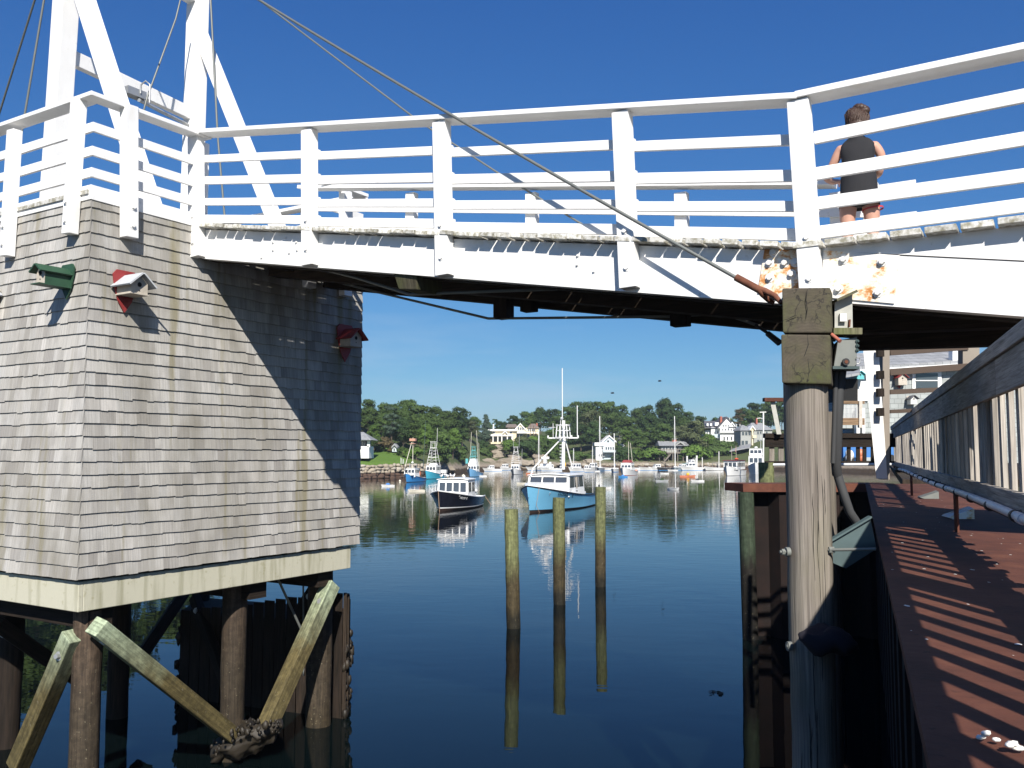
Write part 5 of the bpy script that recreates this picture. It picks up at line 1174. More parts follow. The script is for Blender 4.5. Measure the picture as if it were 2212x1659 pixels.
# ---- sport-fishing boats with towers
def tower(b, x, w0, w1, z0, z1, mats='boat_white', plat=(.5, .8), cage=True, canopy='boat_white', r=.045):
    segs = []; lx = 1.3
    for sx in (-1, 1):
        for sy in (-1, 1): segs.append([(x+sx*lx, sy*w0, z0), (x+sx*.35, sy*w1, z1)])
    tubes(b, 'tower_leg', mats, segs, r)
    hs_ = []; n = 6
    for i in range(n):
        z = lerp(z0, z1, (i+1)/(n+1)); f = (i+1)/(n+1); a, c = lerp(lx, .35, f), lerp(w0, w1, f)
        hs_.append([(x+a, -c, z), (x+a, c, z), (x-a, c, z), (x-a, -c, z), (x+a, -c, z)])
        if i < n-1:
            f2 = (i+2)/(n+1); c2 = lerp(w0, w1, f2); a2 = lerp(lx, .35, f2); z2 = lerp(z0, z1, f2); hs_.append([(x+a, -c, z), (x+a2, c2, z2)])
    tubes(b, 'tower_brace', mats, hs_, r*.6)
    for f in plat:
        z = lerp(z0, z1, f); a, c = lerp(lx, .35, f)*1.05, lerp(w0, w1, f)*1.05; mb = MB(); mb.box((x, 0, z), 2*a, 2*c, .14); mb.build('platform', mats, b)
    mb = MB(); mb.box((x, 0, z1+.75), 1.0, w1*2+.5, .07); mb.build('canopy', canopy, b)
    tubes(b, 'crow_nest', mats, [[(x+s1*.4, s2*(w1+.05), z1), (x+s1*.4, s2*(w1+.05), z1+.75)] for s1 in (-1, 1) for s2 in (-1, 1)]+[[(x+.45, -w1-.1, z1+.4), (x+.45, w1+.1, z1+.4), (x-.45, w1+.1, z1+.4), (x-.45, -w1-.1, z1+.4), (x+.45, -w1-.1, z1+.4)]], r*.9)
GT = 'fishing boats with tall towers'
# azure dragger-like boat, far left
H = Hull(9.2, 3.3, .85, 1.9, rake=.06, flare=.5); b = thing('fishing_boat', 'bright blue fishing boat with bow pulpit and pink crow\'s nest, leftmost tower boat', 'boat', local=True, group=GT); stemplace(b, H, 878, 1042, 14, .65); H.build(b, 'hull_azure', stripe='black_trim', sr=.06)
house_cabin(b, -.6, 2.4, 2.6, 1.1, 2.9, wins=3, sides=3, wv=(.5, .86), rake=.3); mb = MB(); mb.boxf((2.4, -1, 1.5), (1.2, .3, 0), (0, 2, 0), (0, 0, .5)); mb.build('trunk_cabin', 'boat_white', b)
tubes(b, 'mast', 'boat_cream', [[(.3, 0, 2.9), (.3, 0, 9.6)], [(2.2, -1.3, 2.5), (.5, -.2, 8.6)]], .07); tubes(b, 'antenna', 'bracket_teal', [[(-1.8, 1.6, 1.5), (-2.0, 2.1, 13.4)]], .04)
mb = MB(); mb.box((.3, 0, 8.3), .9, 1.2, .1); mb.box((.3, 0, 9.15), .9, 1.3, .55); mb.build('crow_nest', 'skin', b); tubes(b, 'nest_post', 'black_trim', [[(.3+s1*.4, s2*.5, 8.3), (.3+s1*.4, s2*.5, 9.0)] for s1 in (-1, 1) for s2 in (-1, 1)], .05)
mb = MB(); mb.tube([(-1.5, .9, 1.4), (-1.5, .9, 2.2)], .28, 8); mb.build('orange_barrel', 'orange', b); mb = MB(); mb.sphere((.5, 0, 4.2), .3, 8, 6, sc=(1, 1, .7)); mb.build('radar_dome', 'boat_white', b)
tubes(b, 'pulpit', 'black_trim', [[(4.2, 0, 1.7), (6.6, 0, 4.0)], [(4.2, .3, 1.9), (6.6, .15, 4.1)]], .07); tubes(b, 'pulpit_rail', 'boat_white', [[(6.6, 0, 4.0), (6.9, 0, 5.1)], [(6.6, .3, 4.0), (6.7, .3, 5.0)], [(6.6, -.3, 4.0), (6.7, -.3, 5.3)]], .06)
for y, x in ((.5, .8), (-.5, .9), (0, 1.3), (.9, .4), (-.8, -.1)): tubes(b, 'rod_holder', 'boat_grey', [[(x, y, 2.9), (x, y, 4.0)]], .03)
# cyan tower boat
H = Hull(10.5, 3.5, .9, 2.1, rake=.06, flare=.5); b = thing('fishing_boat', 'cyan hulled fishing boat with white lattice tower, second tower boat from the left', 'boat', local=True, group=GT); stemplace(b, H, 921, 1035, 17, .65); H.build(b, 'hull_cyan', stripe='black_trim', sr=.05)
house_cabin(b, -1.4, 2.0, 2.8, 1.2, 3.2, wins=3, sides=3, wv=(.45, .82), rake=.4); mb = MB(); mb.sphere((.2, 0, 3.2), 1.2, 12, 6, sc=(1.2, 1, .55)); mb.build('bridge_dome', 'boat_white', b)
tower(b, .2, 1.3, .5, 3.0, 8.3, plat=(.42, .85)); tubes(b, 'antenna', 'boat_white', [[(.0, .8, 8.0), (-.1, .9, 12.4)]], .04); mb = MB(); mb.box((-4.6, .6, 1.7), .9, 2.0, .75); mb.build('stern_box', 'boat_white', b)
# light-blue tower boat
H = Hull(9.5, 3.4, .95, 2.4, rake=.06, flare=.5); b = thing('fishing_boat', 'pale blue fishing boat with turquoise tower and pulpit, third tower boat from the left', 'boat', local=True, group=GT); stemplace(b, H, 1015, 1030.5, 13, .63); H.build(b, 'hull_lightblue', stripe='black_trim', sr=.05)
house_cabin(b, -.8, 2.2, 2.7, 1.4, 3.8, wins=3, sides=2, wv=(.3, .6), rake=.5, tap=.2); mb = MB(); mb.hexa([(-.6, -1, 3.8), (1.5, -1, 3.8), (1.5, 1, 3.8), (-.6, 1, 3.8), (-.4, -.8, 4.9), (1.1, -.8, 4.9), (1.1, .8, 4.9), (-.4, .8, 4.9)]); mb.build('flybridge', 'boat_white', b)
tower(b, .3, .9, .38, 4.6, 7.5, mats='teal', plat=(.3, .9), canopy='teal'); tubes(b, 'outrigger', 'boat_cream', [[(0, 1.2, 3), (-.2, .6, 12.6)], [(0, -1.2, 3), (.2, -.7, 12.2)], [(-.4, 1.4, 2), (-.4, 1.2, 9.2)]], .05)
tubes(b, 'pulpit', 'black_trim', [[(4.3, 0, 2.2), (7.0, 0, 3.4)]], .09); mb = MB(); mb.box((7.1, 0, 4.3), .5, .6, 1.3); mb.build('pulpit_stand', 'teal', b)
# white tower boat
H = Hull(8.8, 3.4, .85, 1.9, rake=.06, flare=.5); b = thing('fishing_boat', 'white fishing boat with open white tower, rightmost tower boat below the cream house', 'boat', local=True, group=GT); stemplace(b, H, 1110, 1025, 11, .62); H.build(b, 'boat_white', stripe='black_trim', sr=.05)
house_cabin(b, -.9, 2.0, 2.7, 1.2, 3.0, wins=3, sides=2, wv=(.35, .72), rake=.3); tower(b, .4, 1.35, .5, 2.9, 7.7, plat=(.82,)); tubes(b, 'antenna', 'boat_grey', [[(0, .9, 8.0), (0, 1.0, 12)], [(0, -.9, 8.0), (0, -.9, 11.6)], [(-1.5, 1.4, 2.6), (-1.5, 1.6, 7.8)]], .045)
mb = MB(); mb.box((1.5, 1.25, 1.5), 1.2, .06, .35); mb.build('red_marking', 'birdhouse_red', b)

# ---- generic small craft
def skiff(lab, px, py, head, L=3.0, B=1.4, col='boat_white', inner='boat_cream', grp='small dinghies and skiffs on moorings', motor=False, load=None, person_=False, nm='dinghy'):
    b = boat(nm, lab, px, py, head, grp); b.scale = (.5, .5, .55); H = Hull(L, B, .3, .45, rake=.06, flare=.35, tr=.8, full=2.4)
    mb = H.band(0, 1, 3); mb.face([H.pt(0, 1, -1), H.pt(0, 0, -1), H.pt(0, 0, 1), H.pt(0, 1, 1)]); mb.build('hull', col, b)
    mb = H.band(.35, .98, 1, -.05); q = [H.pt(t, .4, 1) for t in (.02, .3, .6, .95)]; mb.face([*q, *[Vector((p.x, -p.y, p.z)) for p in q[::-1]]][::-1]); mb.build('interior', inner, b)
    mb = MB()
    for sg in (-1, 1): mb.tube([H.pt(i/12, 1, sg) for i in range(13)], .04, 6)
    mb.bar(H.pt(.01, 1, 1), H.pt(.01, 1, -1), .07, .05); mb.build('gunwale', col if col != 'black_trim' else 'boat_white', b)
    mb = MB()
    for t in (.25, .55): mb.bar(H.pt(t, .8, 1), H.pt(t, .8, -1), .22, .04)
    mb.build('thwart', 'birdhouse_wood', b)
    if motor: mb = MB(); mb.box((-L/2-.1, 0, .62), .3, .26, .42); mb.box((-L/2-.12, 0, .2), .12, .12, .6); mb.build('outboard', 'black_trim', b)
    if load: mb = MB(); mb.sphere((-.1, 0, .45), .5, 10, 6, sc=(1.2, .85, .65), jit=.15); mb.build('load', load, b)
    return b
skiff('white rowing skiff floating alone in open water between the mooring piles and the white workboat', 1456.5, 1058, -28, 3.4, 1.5, inner='boat_white')
skiff('white dinghy with a blue tarp at the far left by the tower', 837, 1051, 60, 3.3, 1.4, load='canvas_blue')
skiff('pale tan skiff floating left of the black lobster boat', 899, 1062, 70, 3.6, 1.4, col='boat_cream')
skiff('small tan skiff just left of the blue lobster boat\'s bow', 1127, 1046, 65, 3.0, 1.4, col='boat_cream')
skiff('flat white dinghy right of the pale blue tower boat', 1040, 1029.5, 75, 3.6, 1.4)
skiff('small red and white dinghy right of the white tower boat', 1143, 1024, 60, 3.0, 1.4, col='orange')
skiff('dinghy with a dark outboard motor right of the rightmost mooring pile', 1308, 1056, -60, 3.0, 1.4, motor=True)
skiff('bright blue dinghy under the bow of the red topped boat', 1345, 1031, 80, 3.2, 1.4, col='hull_azure', load='canvas_blue')
skiff('white dinghy under the sailboat with the tall mast', 1286, 1018.5, 75, 4.0, 1.4)
skiff('dark dinghy loaded with green gear in mid harbour', 1431, 1040, -70, 3.6, 1.5, col='boat_grey', load='leaf_dark', motor=True)
skiff('small white dinghy above the dark loaded dinghy', 1435, 1023.5, 80, 3.4, 1.4)
skiff('inflatable white dinghy with dark gear right of the kayak', 1506, 1040, 75, 3.9, 1.6, col='boat_white', load='black_trim')
skiff('white flat dinghy below the bow of the grey sailboat', 1453, 1016.5, 80, 4.8, 1.5)
k = boat('kayak', 'orange paddling boat with an orange clad paddler near the inflatable dinghy', 1486, 1030, -80, cat='kayak'); k.scale = (.62, .62, .8)
Hk = Hull(4.4, .95, .28, .38, tr=.1, full=1.8); mb = Hk.band(0, 1, 3); mb.build('hull', 'orange', k); mb = MB(); q = [Hk.pt(t, .9, 1) for t in (.0, .2, .5, .8, .98)]; mb.face([*q, *[Vector((p.x, -p.y, p.z)) for p in q[::-1]]][::-1]); mb.build('deck', 'orange', k); mb = MB(); mb.sphere((0, 0, .55), .34, 8, 6, sc=(1.4, .8, .9), jit=.1); mb.build('load', 'yellow', k)
for x, y, lab in ((864, 1040, 'white round mooring buoy beside the bright blue fishing boat'), (1001, 1030, 'large pale round buoy behind the black boat\'s roof'), (1528, 1011, 'white mooring buoy left of the speedboat'), (1501, 1016, 'white mooring buoy right of the motor cruiser\'s bow')):
    mb = MB(); p = wat(x, y); rr = .17 if x != 1001 else .3; mb.sphere(p+ZZ*rr*.4, rr, 12, 8); mb.tube([p+ZZ*rr*1.3, p+ZZ*rr*1.6], .03, 6); solo('mooring_buoy', mb, 'boat_cream', lab, 'buoy', p, group='round mooring buoys')

# ---- sailboats
def sailboat(lab, px, py, head, L, B, mastpx, col='boat_white', boom=None, cov=None, spreader=False):
    b = boat('sailboat', lab, px, py, head, 'sailboats on moorings'); b.scale = (.7, .7, .7); b.rotation_euler.z = R(-90-14); H = Hull(L, B, .75, 1.1, rake=.09, flare=.35, tr=.55, full=2.2); H.build(b, col, stripe='hull_azure', sr=.1)
    Y = b.location.y; zt = ((977-mastpx)*Y/FPX-WZ)/.7
    mb = MB(); mb.hexa([(-L*.1, -B*.26, .85), (L*.22, -B*.16, .95), (L*.22, B*.16, .95), (-L*.1, B*.26, .85), (-L*.1, -B*.22, 1.3), (L*.18, -B*.13, 1.3), (L*.18, B*.13, 1.3), (-L*.1, B*.22, 1.3)]); mb.build('coach_roof', 'boat_white', b)
    tubes(b, 'mast', 'boat_white', [[(L*.1, 0, 1.2), (L*.1, 0, zt)]], .14 if zt > 9 else .1, 8); tubes(b, 'boom', cov or 'boat_white', [[(L*.1, 0, 2.0), (-L*.3, 0, 2.1)]], .16 if cov else .06, 8)
    tubes(b, 'shroud', 'boat_grey', [[(L*.1, 0, zt), (L*.48, 0, 1.1)], [(L*.1, 0, zt), (-L*.48, 0, .9)], [(L*.1, 0, zt), (L*.05, B*.45, .9)], [(L*.1, 0, zt), (L*.05, -B*.45, .9)]], .012, 4)
    if spreader: tubes(b, 'spreader', 'boat_white', [[(L*.1, -.9, zt*.58), (L*.1, .9, zt*.58)]], .04)
    return b
sailboat('grey hulled sailboat with very tall white mast left of the blue grey house', 1297, 1017, 24, 7.8, 2.6, 899, 'hull_grey')
sailboat('small sailboat with short mast and white hull behind the tall grey sailboat', 1281, 1012, 20, 7, 2.5, 963)
sailboat('white sailboat with blue sail cover left of the red topped boat', 1328, 1019.5, 22, 6.5, 2.4, 936, 'boat_white', cov='canvas_blue')
sailboat('grey sailboat with tall mast and spreaders in front of the brown boathouse', 1459, 1015, 24, 8.5, 2.8, 899, 'hull_grey', spreader=True)
sailboat('small white sailboat just right of the blue lobster boat\'s mast', 1240, 1011, 20, 6.5, 2.3, 968)
sailboat('white sailboat with a thin mast above the white tower boat\'s stern', 1165, 1008, 15, 7, 2.4, 929)

# ---- motor boats
def cruiser(lab, px, py, head, L=8, B=2.8, col='boat_white', cab=True, h=1.0, bottom='bottom_paint', fly=False, grp='white motor boats at the far shore', canopy=None, stripe='hull_azure'):
    b = boat('motor_boat', lab, px, py, head, grp); b.scale = (.7, .7, .68); H = Hull(L, B, .8*h, 1.25*h, rake=.12, flare=.5, full=2.8); H.build(b, col, bottom=bottom, stripe=stripe, sr=.08)
    if cab: house_cabin(b, -L*.1, L*.24, B*.72, .9*h, 2.1*h, rake=.7, tap=.25, wins=2, sides=2, wv=(.35, .8), crown=.05)
    if fly: house_cabin(b, -L*.08, L*.1, B*.55, 2.1*h, 2.9*h, rake=.4, tap=.2, wins=2, sides=1, wv=(.3, .7)); tubes(b, 'radar_arch', 'boat_white', [[(-L*.1, -B*.3, 2.1*h), (-L*.12, -B*.2, 3.3*h), (-L*.12, B*.2, 3.3*h), (-L*.1, B*.3, 2.1*h)]], .07)
    if canopy: mb = MB(); mb.box((-L*.2, 0, 2.3*h), L*.3, B*.8, .06); mb.build('canopy', canopy, b); tubes(b, 'canopy_post', 'boat_grey', [[(-L*.2+a*L*.13, c*B*.36, .8), (-L*.2+a*L*.13, c*B*.36, 2.3*h)] for a in (-1, 1) for c in (-1, 1)], .03)
    return b
cruiser('low white speedboat right of the pale blue tower boat', 1062, 1018, 68, 6.2, 2.4, h=.9)
cruiser('white lobster style motor boat right of the blue lobster boat\'s mast', 1246, 1019, 42, 8.5, 3.1, h=1.25)
cruiser('small white motor boat with dark cockpit behind the blue lobster boat\'s stern', 1270, 1020, 30, 6, 2.4)
cruiser('white motor boat nearest behind the blue lobster boat\'s roof', 1188, 1017, 60, 8, 2.8)
cruiser('white motor boat low in the row behind the blue lobster boat\'s windshield', 1158, 1013, 70, 7.5, 2.6, cab=False)
cruiser('small grey canopied motor boat left of the white tower boat', 1092, 1014, 35, 6.5, 2.4, col='boat_white', canopy='boat_grey')
cruiser('white motor boat moored directly behind the tall masted sailboat', 1283, 1010, 30, 8, 2.9, h=1.2)
cruiser('low white motor boat right behind the tall masted sailboat', 1310, 1011, 65, 8, 2.8, cab=False)
cruiser('slim white motor boat farthest left in the pair below the dark tree bank', 1405, 1010, 78, 8.5, 2.5, cab=False)
cruiser('white motor boat right in the pair below the dark tree bank', 1421, 1008, 72, 7, 2.5)
cruiser('dark hulled open motor boat just left of the grey sailboat', 1437, 1013, 60, 7, 2.6, col='rubber_grey', cab=False)
cruiser('pale blue hulled motor boat between the grey sailboat and the big cruiser', 1476, 1012, 60, 7, 2.6, col='hull_grey', canopy='teal')
cruiser('big white motor cruiser with flybridge in front of the shore palms of posts', 1494, 1010, 66, 9.5, 3.2, h=1.25, fly=True)
cruiser('white speedboat with black lower hull left of the white workboat', 1540, 1013, 68, 7, 2.6, cab=False, col='boat_white', stripe='black_trim', h=1.1, canopy='boat_grey')
cruiser('small white open boat right of the red topped boat', 1374, 1010, 70, 6, 2.3, cab=False)
# red topped lobster boat
H = Hull(9.6, 3.4, .9, 2.05, rake=.05, flare=.45); b = thing('lobster_boat', 'white lobster boat with red roof and two thin masts in mid harbour', 'boat', local=True); stemplace(b, H, 1346, 1027.5, 22, .74); H.build(b, 'boat_white', bottom='birdhouse_red', stripe='birdhouse_red', sr=.05)
house_cabin(b, -1.6, 1.6, 2.8, 1.2, 3.0, wins=3, sides=3, wv=(.4, .72), rake=.2); mb = MB(); mb.hexa([(-1.2, -1.1, 3.12), (1.2, -1.1, 3.12), (1.2, 1.1, 3.12), (-1.2, 1.1, 3.12), (-1, -.8, 3.75), (1.0, -.8, 3.75), (1.0, .8, 3.75), (-1, .8, 3.75)]); mb.build('red_cover', 'birdhouse_red', b)
tubes(b, 'mast', 'boat_cream', [[(0, .3, 3.1), (0, .3, 8.3)], [(-1, 1, 3.0), (-.6, .6, 8.0)]], .06); mb = MB(); mb.sphere((-4.3, 1.1, 1.1), .45, 8, 6, sc=(1.5, 1, .6)); mb.build('stern_gear', 'skin', b)
# white workboat with maroon canopy
H = Hull(10, 3.5, 1.0, 2.1, rake=.05, flare=.45); b = thing('tour_boat', 'white tour boat with maroon canopy and a dark name board on its bow', 'boat', local=True); stemplace(b, H, 1571, 1028, 30, .85); H.build(b, 'boat_white', bottom='black_trim', stripe='black_trim', sr=.03)
house_cabin(b, -4.0, 2.2, 2.9, 1.3, 3.05, wins=3, sides=5, wv=(.3, .82), rake=.1, tap=.02); mb = MB(); mb.box((-.9, 0, 3.2), 6.8, 3.2, .12); mb.build('canopy', 'maroon', b)
mb = MB(); p, q_ = H.pt(.80, .74, 1), H.pt(.66, .74, 1); mb.bar(p+Vector((0, .02, 0)), q_+Vector((0, .02, 0)), .04, .12); mb.build('name_board', 'black_trim', b)
mb = MB(); mb.sphere((-1.5, .3, 3.5), .4, 8, 5, sc=(2.2, 1, .6), jit=.2); mb.build('roof_gear', 'orange_red', b); tubes(b, 'mast', 'birdhouse_wood', [[(1.0, 0, 3.2), (1.0, 0, 6.2)], [(-2.4, 0, 3.2), (-2.4, 0, 6.4)]], .04)
mb = MB(); mb.prism([(-2.4, 0, 6.2), (-2.4, 0, 5.2), (-1.7, 0, 5.0)], (0, .02, 0)); mb.build('pennant', 'skin', b)
# two-deck white boat
H = Hull(10.5, 3.8, 1.2, 2.6, rake=.04, flare=.5); b = thing('tour_boat', 'tall white two-deck boat at the right beside the end of the dock fence', 'boat', local=True); stemplace(b, H, 1632, 1024, 18, .86); H.build(b, 'boat_white', bottom='birdhouse_red', stripe='boat_white', sr=.04)
house_cabin(b, -3.4, 2.4, 3.2, 1.9, 4.0, wins=3, sides=4, wv=(.3, .8), rake=.1, tap=.02); house_cabin(b, -2.6, 1.6, 2.9, 4.15, 5.7, wins=3, sides=3, wv=(.3, .78), rake=.1, tap=.05)
mb = MB(); mb.sphere((0, 0, 6.0), .4, 10, 6, sc=(1, 1, .5)); mb.build('radar_dome', 'boat_white', b); tubes(b, 'antenna', 'boat_white', [[(-1.4, 1.0, 5.7), (-1.4, 1.1, 9.2)]], .04)
mb = MB(); mb.boxf((1.0, 1.85, 1.95), (.9, -.1, .05), (0, .05, 0), (0, 0, .09)); mb.build('name_board', 'black_trim', b)
world_org()
# birds in flight
for x, y, lab in ((1425, 823, 'dark bird flying in the clear sky right of the boat antenna'), (1323, 849, 'dark bird flying low over the trees left of the other one')):
    g = thing('bird', lab, 'bird', at(x, y, 90)); ORG = Vector((0, 0, 0)); mb = MB(); mb.sphere((0, 0, 0), .09, 8, 6, sc=(2.2, .8, .8)); mb.build('body', 'bird_dark', g)
    for sg in (-1, 1): mb = MB(); mb.face([(.08, 0, .02), (-.08, 0, .02), (-.1, sg*.28, .1), (-.02, sg*.42, .02), (.1, sg*.26, .1)]); mb.build('wing', 'bird_dark', g)
world_org()
# ================================================================== far shore: land, rocks, houses, trees
def shore_y(x):
    """distance of the water's edge for a given X"""
    k = [(-400, 30), (-75, 45), (-52, 66), (-40, 90), (-32, 125), (-30, 137), (-22, 143), (-16.5, 152), (-13, 172), (-8, 205), (-3, 214), (15, 216), (40, 216), (58, 214), (75, 180), (90, 120), (110, 60), (400, 20)]
    for (a, b), (c, d) in zip(k, k[1:]):
        if x <= c: return b+(d-b)*(x-a)/(c-a)
    return 20
def land_h(x, y):
    d = y-shore_y(x)
    if d < -14: return -2.0
    if d < 0: return -2.0*(-d/14)**.7
    n = mnoise.noise(Vector((x*.06, y*.06, 0)))*1.2+mnoise.noise(Vector((x*.25, y*.25, 3)))*.35
    if x < -12:
        base = 2.0*min(1, d/1.2)+min(d, 16)*.13; f = min(1, max(0, (-17-x)/3)); n = n*(.15 if (x < -15 and d < 22) else 1)
        hill = max(0, (d-18))*.16; return base*1+min(hill, 9)+n*min(1, d/6)
    s = 1.2*min(1, d/1.0)+min(d, 28)*.20+max(0, min(d-28, 60))*.07
    return s+n*min(1, d/5)
def grid(xs, ys):
    vs = [(x, y, WZ+land_h(x, y)) for y in ys for x in xs]; n = len(xs)
    return vs, [(j*n+i, j*n+i+1, (j+1)*n+i+1, (j+1)*n+i) for j in range(len(ys)-1) for i in range(n-1)]
xs = [-1500, -600, -300, -150, -110, -95, -88, -82, -76]+[-70+1.5*i for i in range(110)]+[110, 150, 300, 600, 1500]
ys = [20, 30, 38, 44, 50, 55, 60, 65, 70, 75, 80, 85, 90, 95]+[100+1.5*i for i in range(110)]+[275, 300, 340, 400, 600, 1200, 3000]
mb = MB(); v, f = grid(xs, ys); mb.raw(v, f, .5, True); struct('hillside', mb, 'ground')
def ground(x, y): return WZ+land_h(x, y)

# stone walls along the water
def stonewall(lab, x0, x1, n, rows, hh, yoff=-.8, sz=1.0):
    random.seed(int(x0*7)); w_ = thing('stone_seawall', lab, 'seawall', (lerp(x0, x1, .5), shore_y(lerp(x0, x1, .5)), WZ))
    for r in range(rows):
        x = x0; mb = MB()
        while x < x1:
            w = random.uniform(.35, 1.1)*sz; h = hh/rows*random.uniform(.8, 1.35); c = Vector((x+w/2, shore_y(x+w/2)+yoff+r*.22+random.uniform(-.15, .15), WZ-.15+hh*(r+.5)/rows+random.uniform(-.12, .12)))
            mb.sphere(c, 1, 7, 5, sc=(w*.68, .6, h*.66), jit=.3); x += w*.8
        mb.build('stone_course', 'stone', w_)
    return w_
stonewall('rough stone seawall with a dark tidal band below the lawn on the left shore', -34, -14.5, 0, 5, 2.3)
stonewall('low pale stone seawall below the blue grey house and dark trees', 17, 41, 0, 3, 1.5)
stonewall('low stone seawall on the right shore behind the white tour boat', 41.3, 57.5, 0, 3, 1.6)
def boulder(lab, x, y, Y, w, h, seed, mat='rock_pale', d=None):
    mb = MB(); random.seed(seed); c = at(x, y, Y); W = w*Y/FPX; Hh = h*Y/FPX
    me = []; seg, rg = 16, 9; vs = []; fs = []
    for i in range(rg+1):
        th = math.pi*i/rg
        for k in range(seg):
            ph = 2*math.pi*k/seg; dd = Vector((math.sin(th)*math.cos(ph), math.sin(th)*math.sin(ph), math.cos(th)))
            j = 1+.45*mnoise.noise(dd*1.6+Vector((seed, 0, 0)))+.22*mnoise.noise(dd*4+Vector((0, seed, 0)))
            vs.append(c+Vector((dd.x*W/2*j, dd.y*W*.35*j, dd.z*Hh/2*j)))
    for i in range(rg):
        for k in range(seg): fs.append((i*seg+k, (i+1)*seg+k, (i+1)*seg+(k+1) % seg, i*seg+(k+1) % seg))
    mb.raw(vs, fs, .3+.5*random.random(), False); return solo('boulder', mb, mat, lab, 'rock', c, group='rocks along the far shore')
RK = [(950, 1013, 178, 62, 22, 'large pale rock mound right of the stone seawall behind the cyan tower boat'), (1000, 1012, 205, 40, 16, 'brown rock behind the pale blue tower boat'), (1052, 1003, 216, 44, 22, 'pale rock slab directly below the cream house'),
      (1068, 985, 222, 40, 26, 'broad pale ledge on the slope under the cream house'), (1090, 1002, 217, 50, 22, 'jagged rock left of the white tower boat'), (1080, 968, 228, 34, 16, 'upper pale ledge just below the cream house terrace'),
      (1130, 1003, 216, 50, 18, 'low rock behind the white tower boat'), (1160, 1003, 216, 48, 20, 'low rock below the big round boulder'), (1166, 990, 219, 34, 22, 'big rounded pale boulder left of the blue lobster boat\'s mast'),
      (1190, 1006, 216, 40, 14, 'dark low rock behind the blue lobster boat\'s roof'), (1028, 1008, 214, 30, 16, 'small brown rock left of the pale slab'), (1275, 1000, 217, 40, 14, 'flat rock at the foot of the blue grey house'), (1240, 1003, 217, 40, 12, 'low rock right of the blue lobster boat\'s mast'),
      (1110, 992, 218, 36, 18, 'tilted rock between the white tower boat and the ledge')]
for i, (x, y, Y, w, h, lab) in enumerate(RK): boulder(lab, x, y, Y, w, h, i*3+1)

# ---- houses
def hbox(par, nm, mat, x0, x1, y0, y1, Y, depth, yb=None): return wallbar(x0, x1, y0, y1, Y, depth, mat, nm, par)
def win(par, x0, x1, y0, y1, Y, frame='trim_white'):
    global ORG
    ORG = par.location.copy(); fr = wallbar(x0-.6, x1+.6, y0-.6, y1+.6, Y-.05, .1, frame, 'window', par); wallbar(x0, x1, y0, y1, Y-.09, .06, 'house_glass', 'pane', fr)
def gable(par, x0, x1, yE, yR, Y, depth, mat, wall=None, over=1.5, nm='roof'):
    """gable facing the camera: eaves at yE, ridge at yR"""
    xm = (x0+x1)/2; a, b, r = at(x0-over, yE+over*.8, Y-.4), at(x1+over, yE+over*.8, Y-.4), at(xm, yR, Y-.4); e = Vector((0, depth+.8, 0)); mb = MB(); t = ZZ*.35
    mb.prism([a, r, r+t, a+t], e); mb.prism([r, b, b+t, r+t], e); mb.build(nm, mat, par)
    if wall: mb = MB(); mb.prism([at(x0, yE, Y), at(x1, yE, Y), at(xm, yR+1.5, Y)], Vector((0, depth, 0))); mb.build('gable_wall', wall, par)
def shed_roof(par, x0, x1, yE, yR, Y, depth, mat, hip=0, nm='roof'):
    """slope towards the camera from eave yE to ridge yR; hip: how far the ends lean in"""
    a, b = at(x0, yE, Y-.4), at(x1, yE, Y-.4); zr = at(x0, yR, Y).z; c, d = Vector((b.x-hip*Y/FPX, Y+depth/2, zr)), Vector((a.x+hip*Y/FPX, Y+depth/2, zr)); a2, b2 = a+Vector((0, depth+.8, 0)), b+Vector((0, depth+.8, 0))
    mb = MB(); mb.raw([a, b, c, d, a2, b2], [(0, 1, 2, 3), (5, 4, 3, 2), (4, 0, 3), (1, 5, 2), (0, 4, 5, 1)], .5); mb.build(nm, mat, par)
def house(nm, lab, x, y, Y, cat='house'): return thing(nm, lab, cat, at(x, y, Y))
# pavilion on the lawn
h = house('pavilion', 'small white pavilion with grey hipped roof on the lawn beside the tower edge', 780, 988, 146, 'pavilion')
hbox(h, 'wall', 'wall_white', 740, 797, 964, 990, 146, 5); hbox(h, 'post', 'wall_white', 793, 799, 950, 966, 146, .5); hbox(h, 'back_wall', 'wall_dark', 741, 794, 950, 965, 147, 3.5); win(h, 778, 782, 954, 963, 146.9); win(h, 784, 788, 954, 963, 146.9); shed_roof(h, 736, 803, 950.5, 932, 145.5, 6.5, 'roof_grey', 26); hbox(h, 'cornice', 'trim_white', 738, 801, 949.5, 952, 145.4, .3)
h = house('garden_shed', 'tiny white shed among bushes right of the lawn', 853, 976, 160, 'shed'); hbox(h, 'wall', 'wall_bluegrey', 847, 857, 967, 976, 160, 2); gable(h, 847, 857, 967.5, 962, 160, 2, 'roof_grey', 'wall_white'); win(h, 850, 853, 968.5, 974, 160)
# cream flat-roofed house
Yh = 236
h = house('cream_house', 'flat roofed cream house with a white columned porch on the hillside', 1086, 956, Yh)
hbox(h, 'wall', 'wall_cream', 1056.5, 1115.5, 931, 957, Yh, 9); hbox(h, 'flat_roof', 'trim_white', 1054, 1117.5, 927.5, 931, Yh-.8, 10.5); hbox(h, 'porch_roof', 'trim_white', 1060, 1107, 938.5, 942, Yh-2.4, 2.3)
for x in (1064, 1074.5, 1083, 1095, 1105): hbox(h, 'column', 'trim_white', x, x+2, 942, 955.5, Yh-2.3, .3)
hbox(h, 'terrace', 'wall_cream', 1060, 1110, 955, 959, Yh-3, 3)
for x in ((1067, 1073.5), (1076, 1082), (1085.5, 1094), (1097, 1104)): win(h, x[0], x[1], 943.5, 953.5, Yh, 'wall_cream')
for x in ((1065, 1069), (1101, 1106)): win(h, x[0], x[1], 932.5, 936.5, Yh)
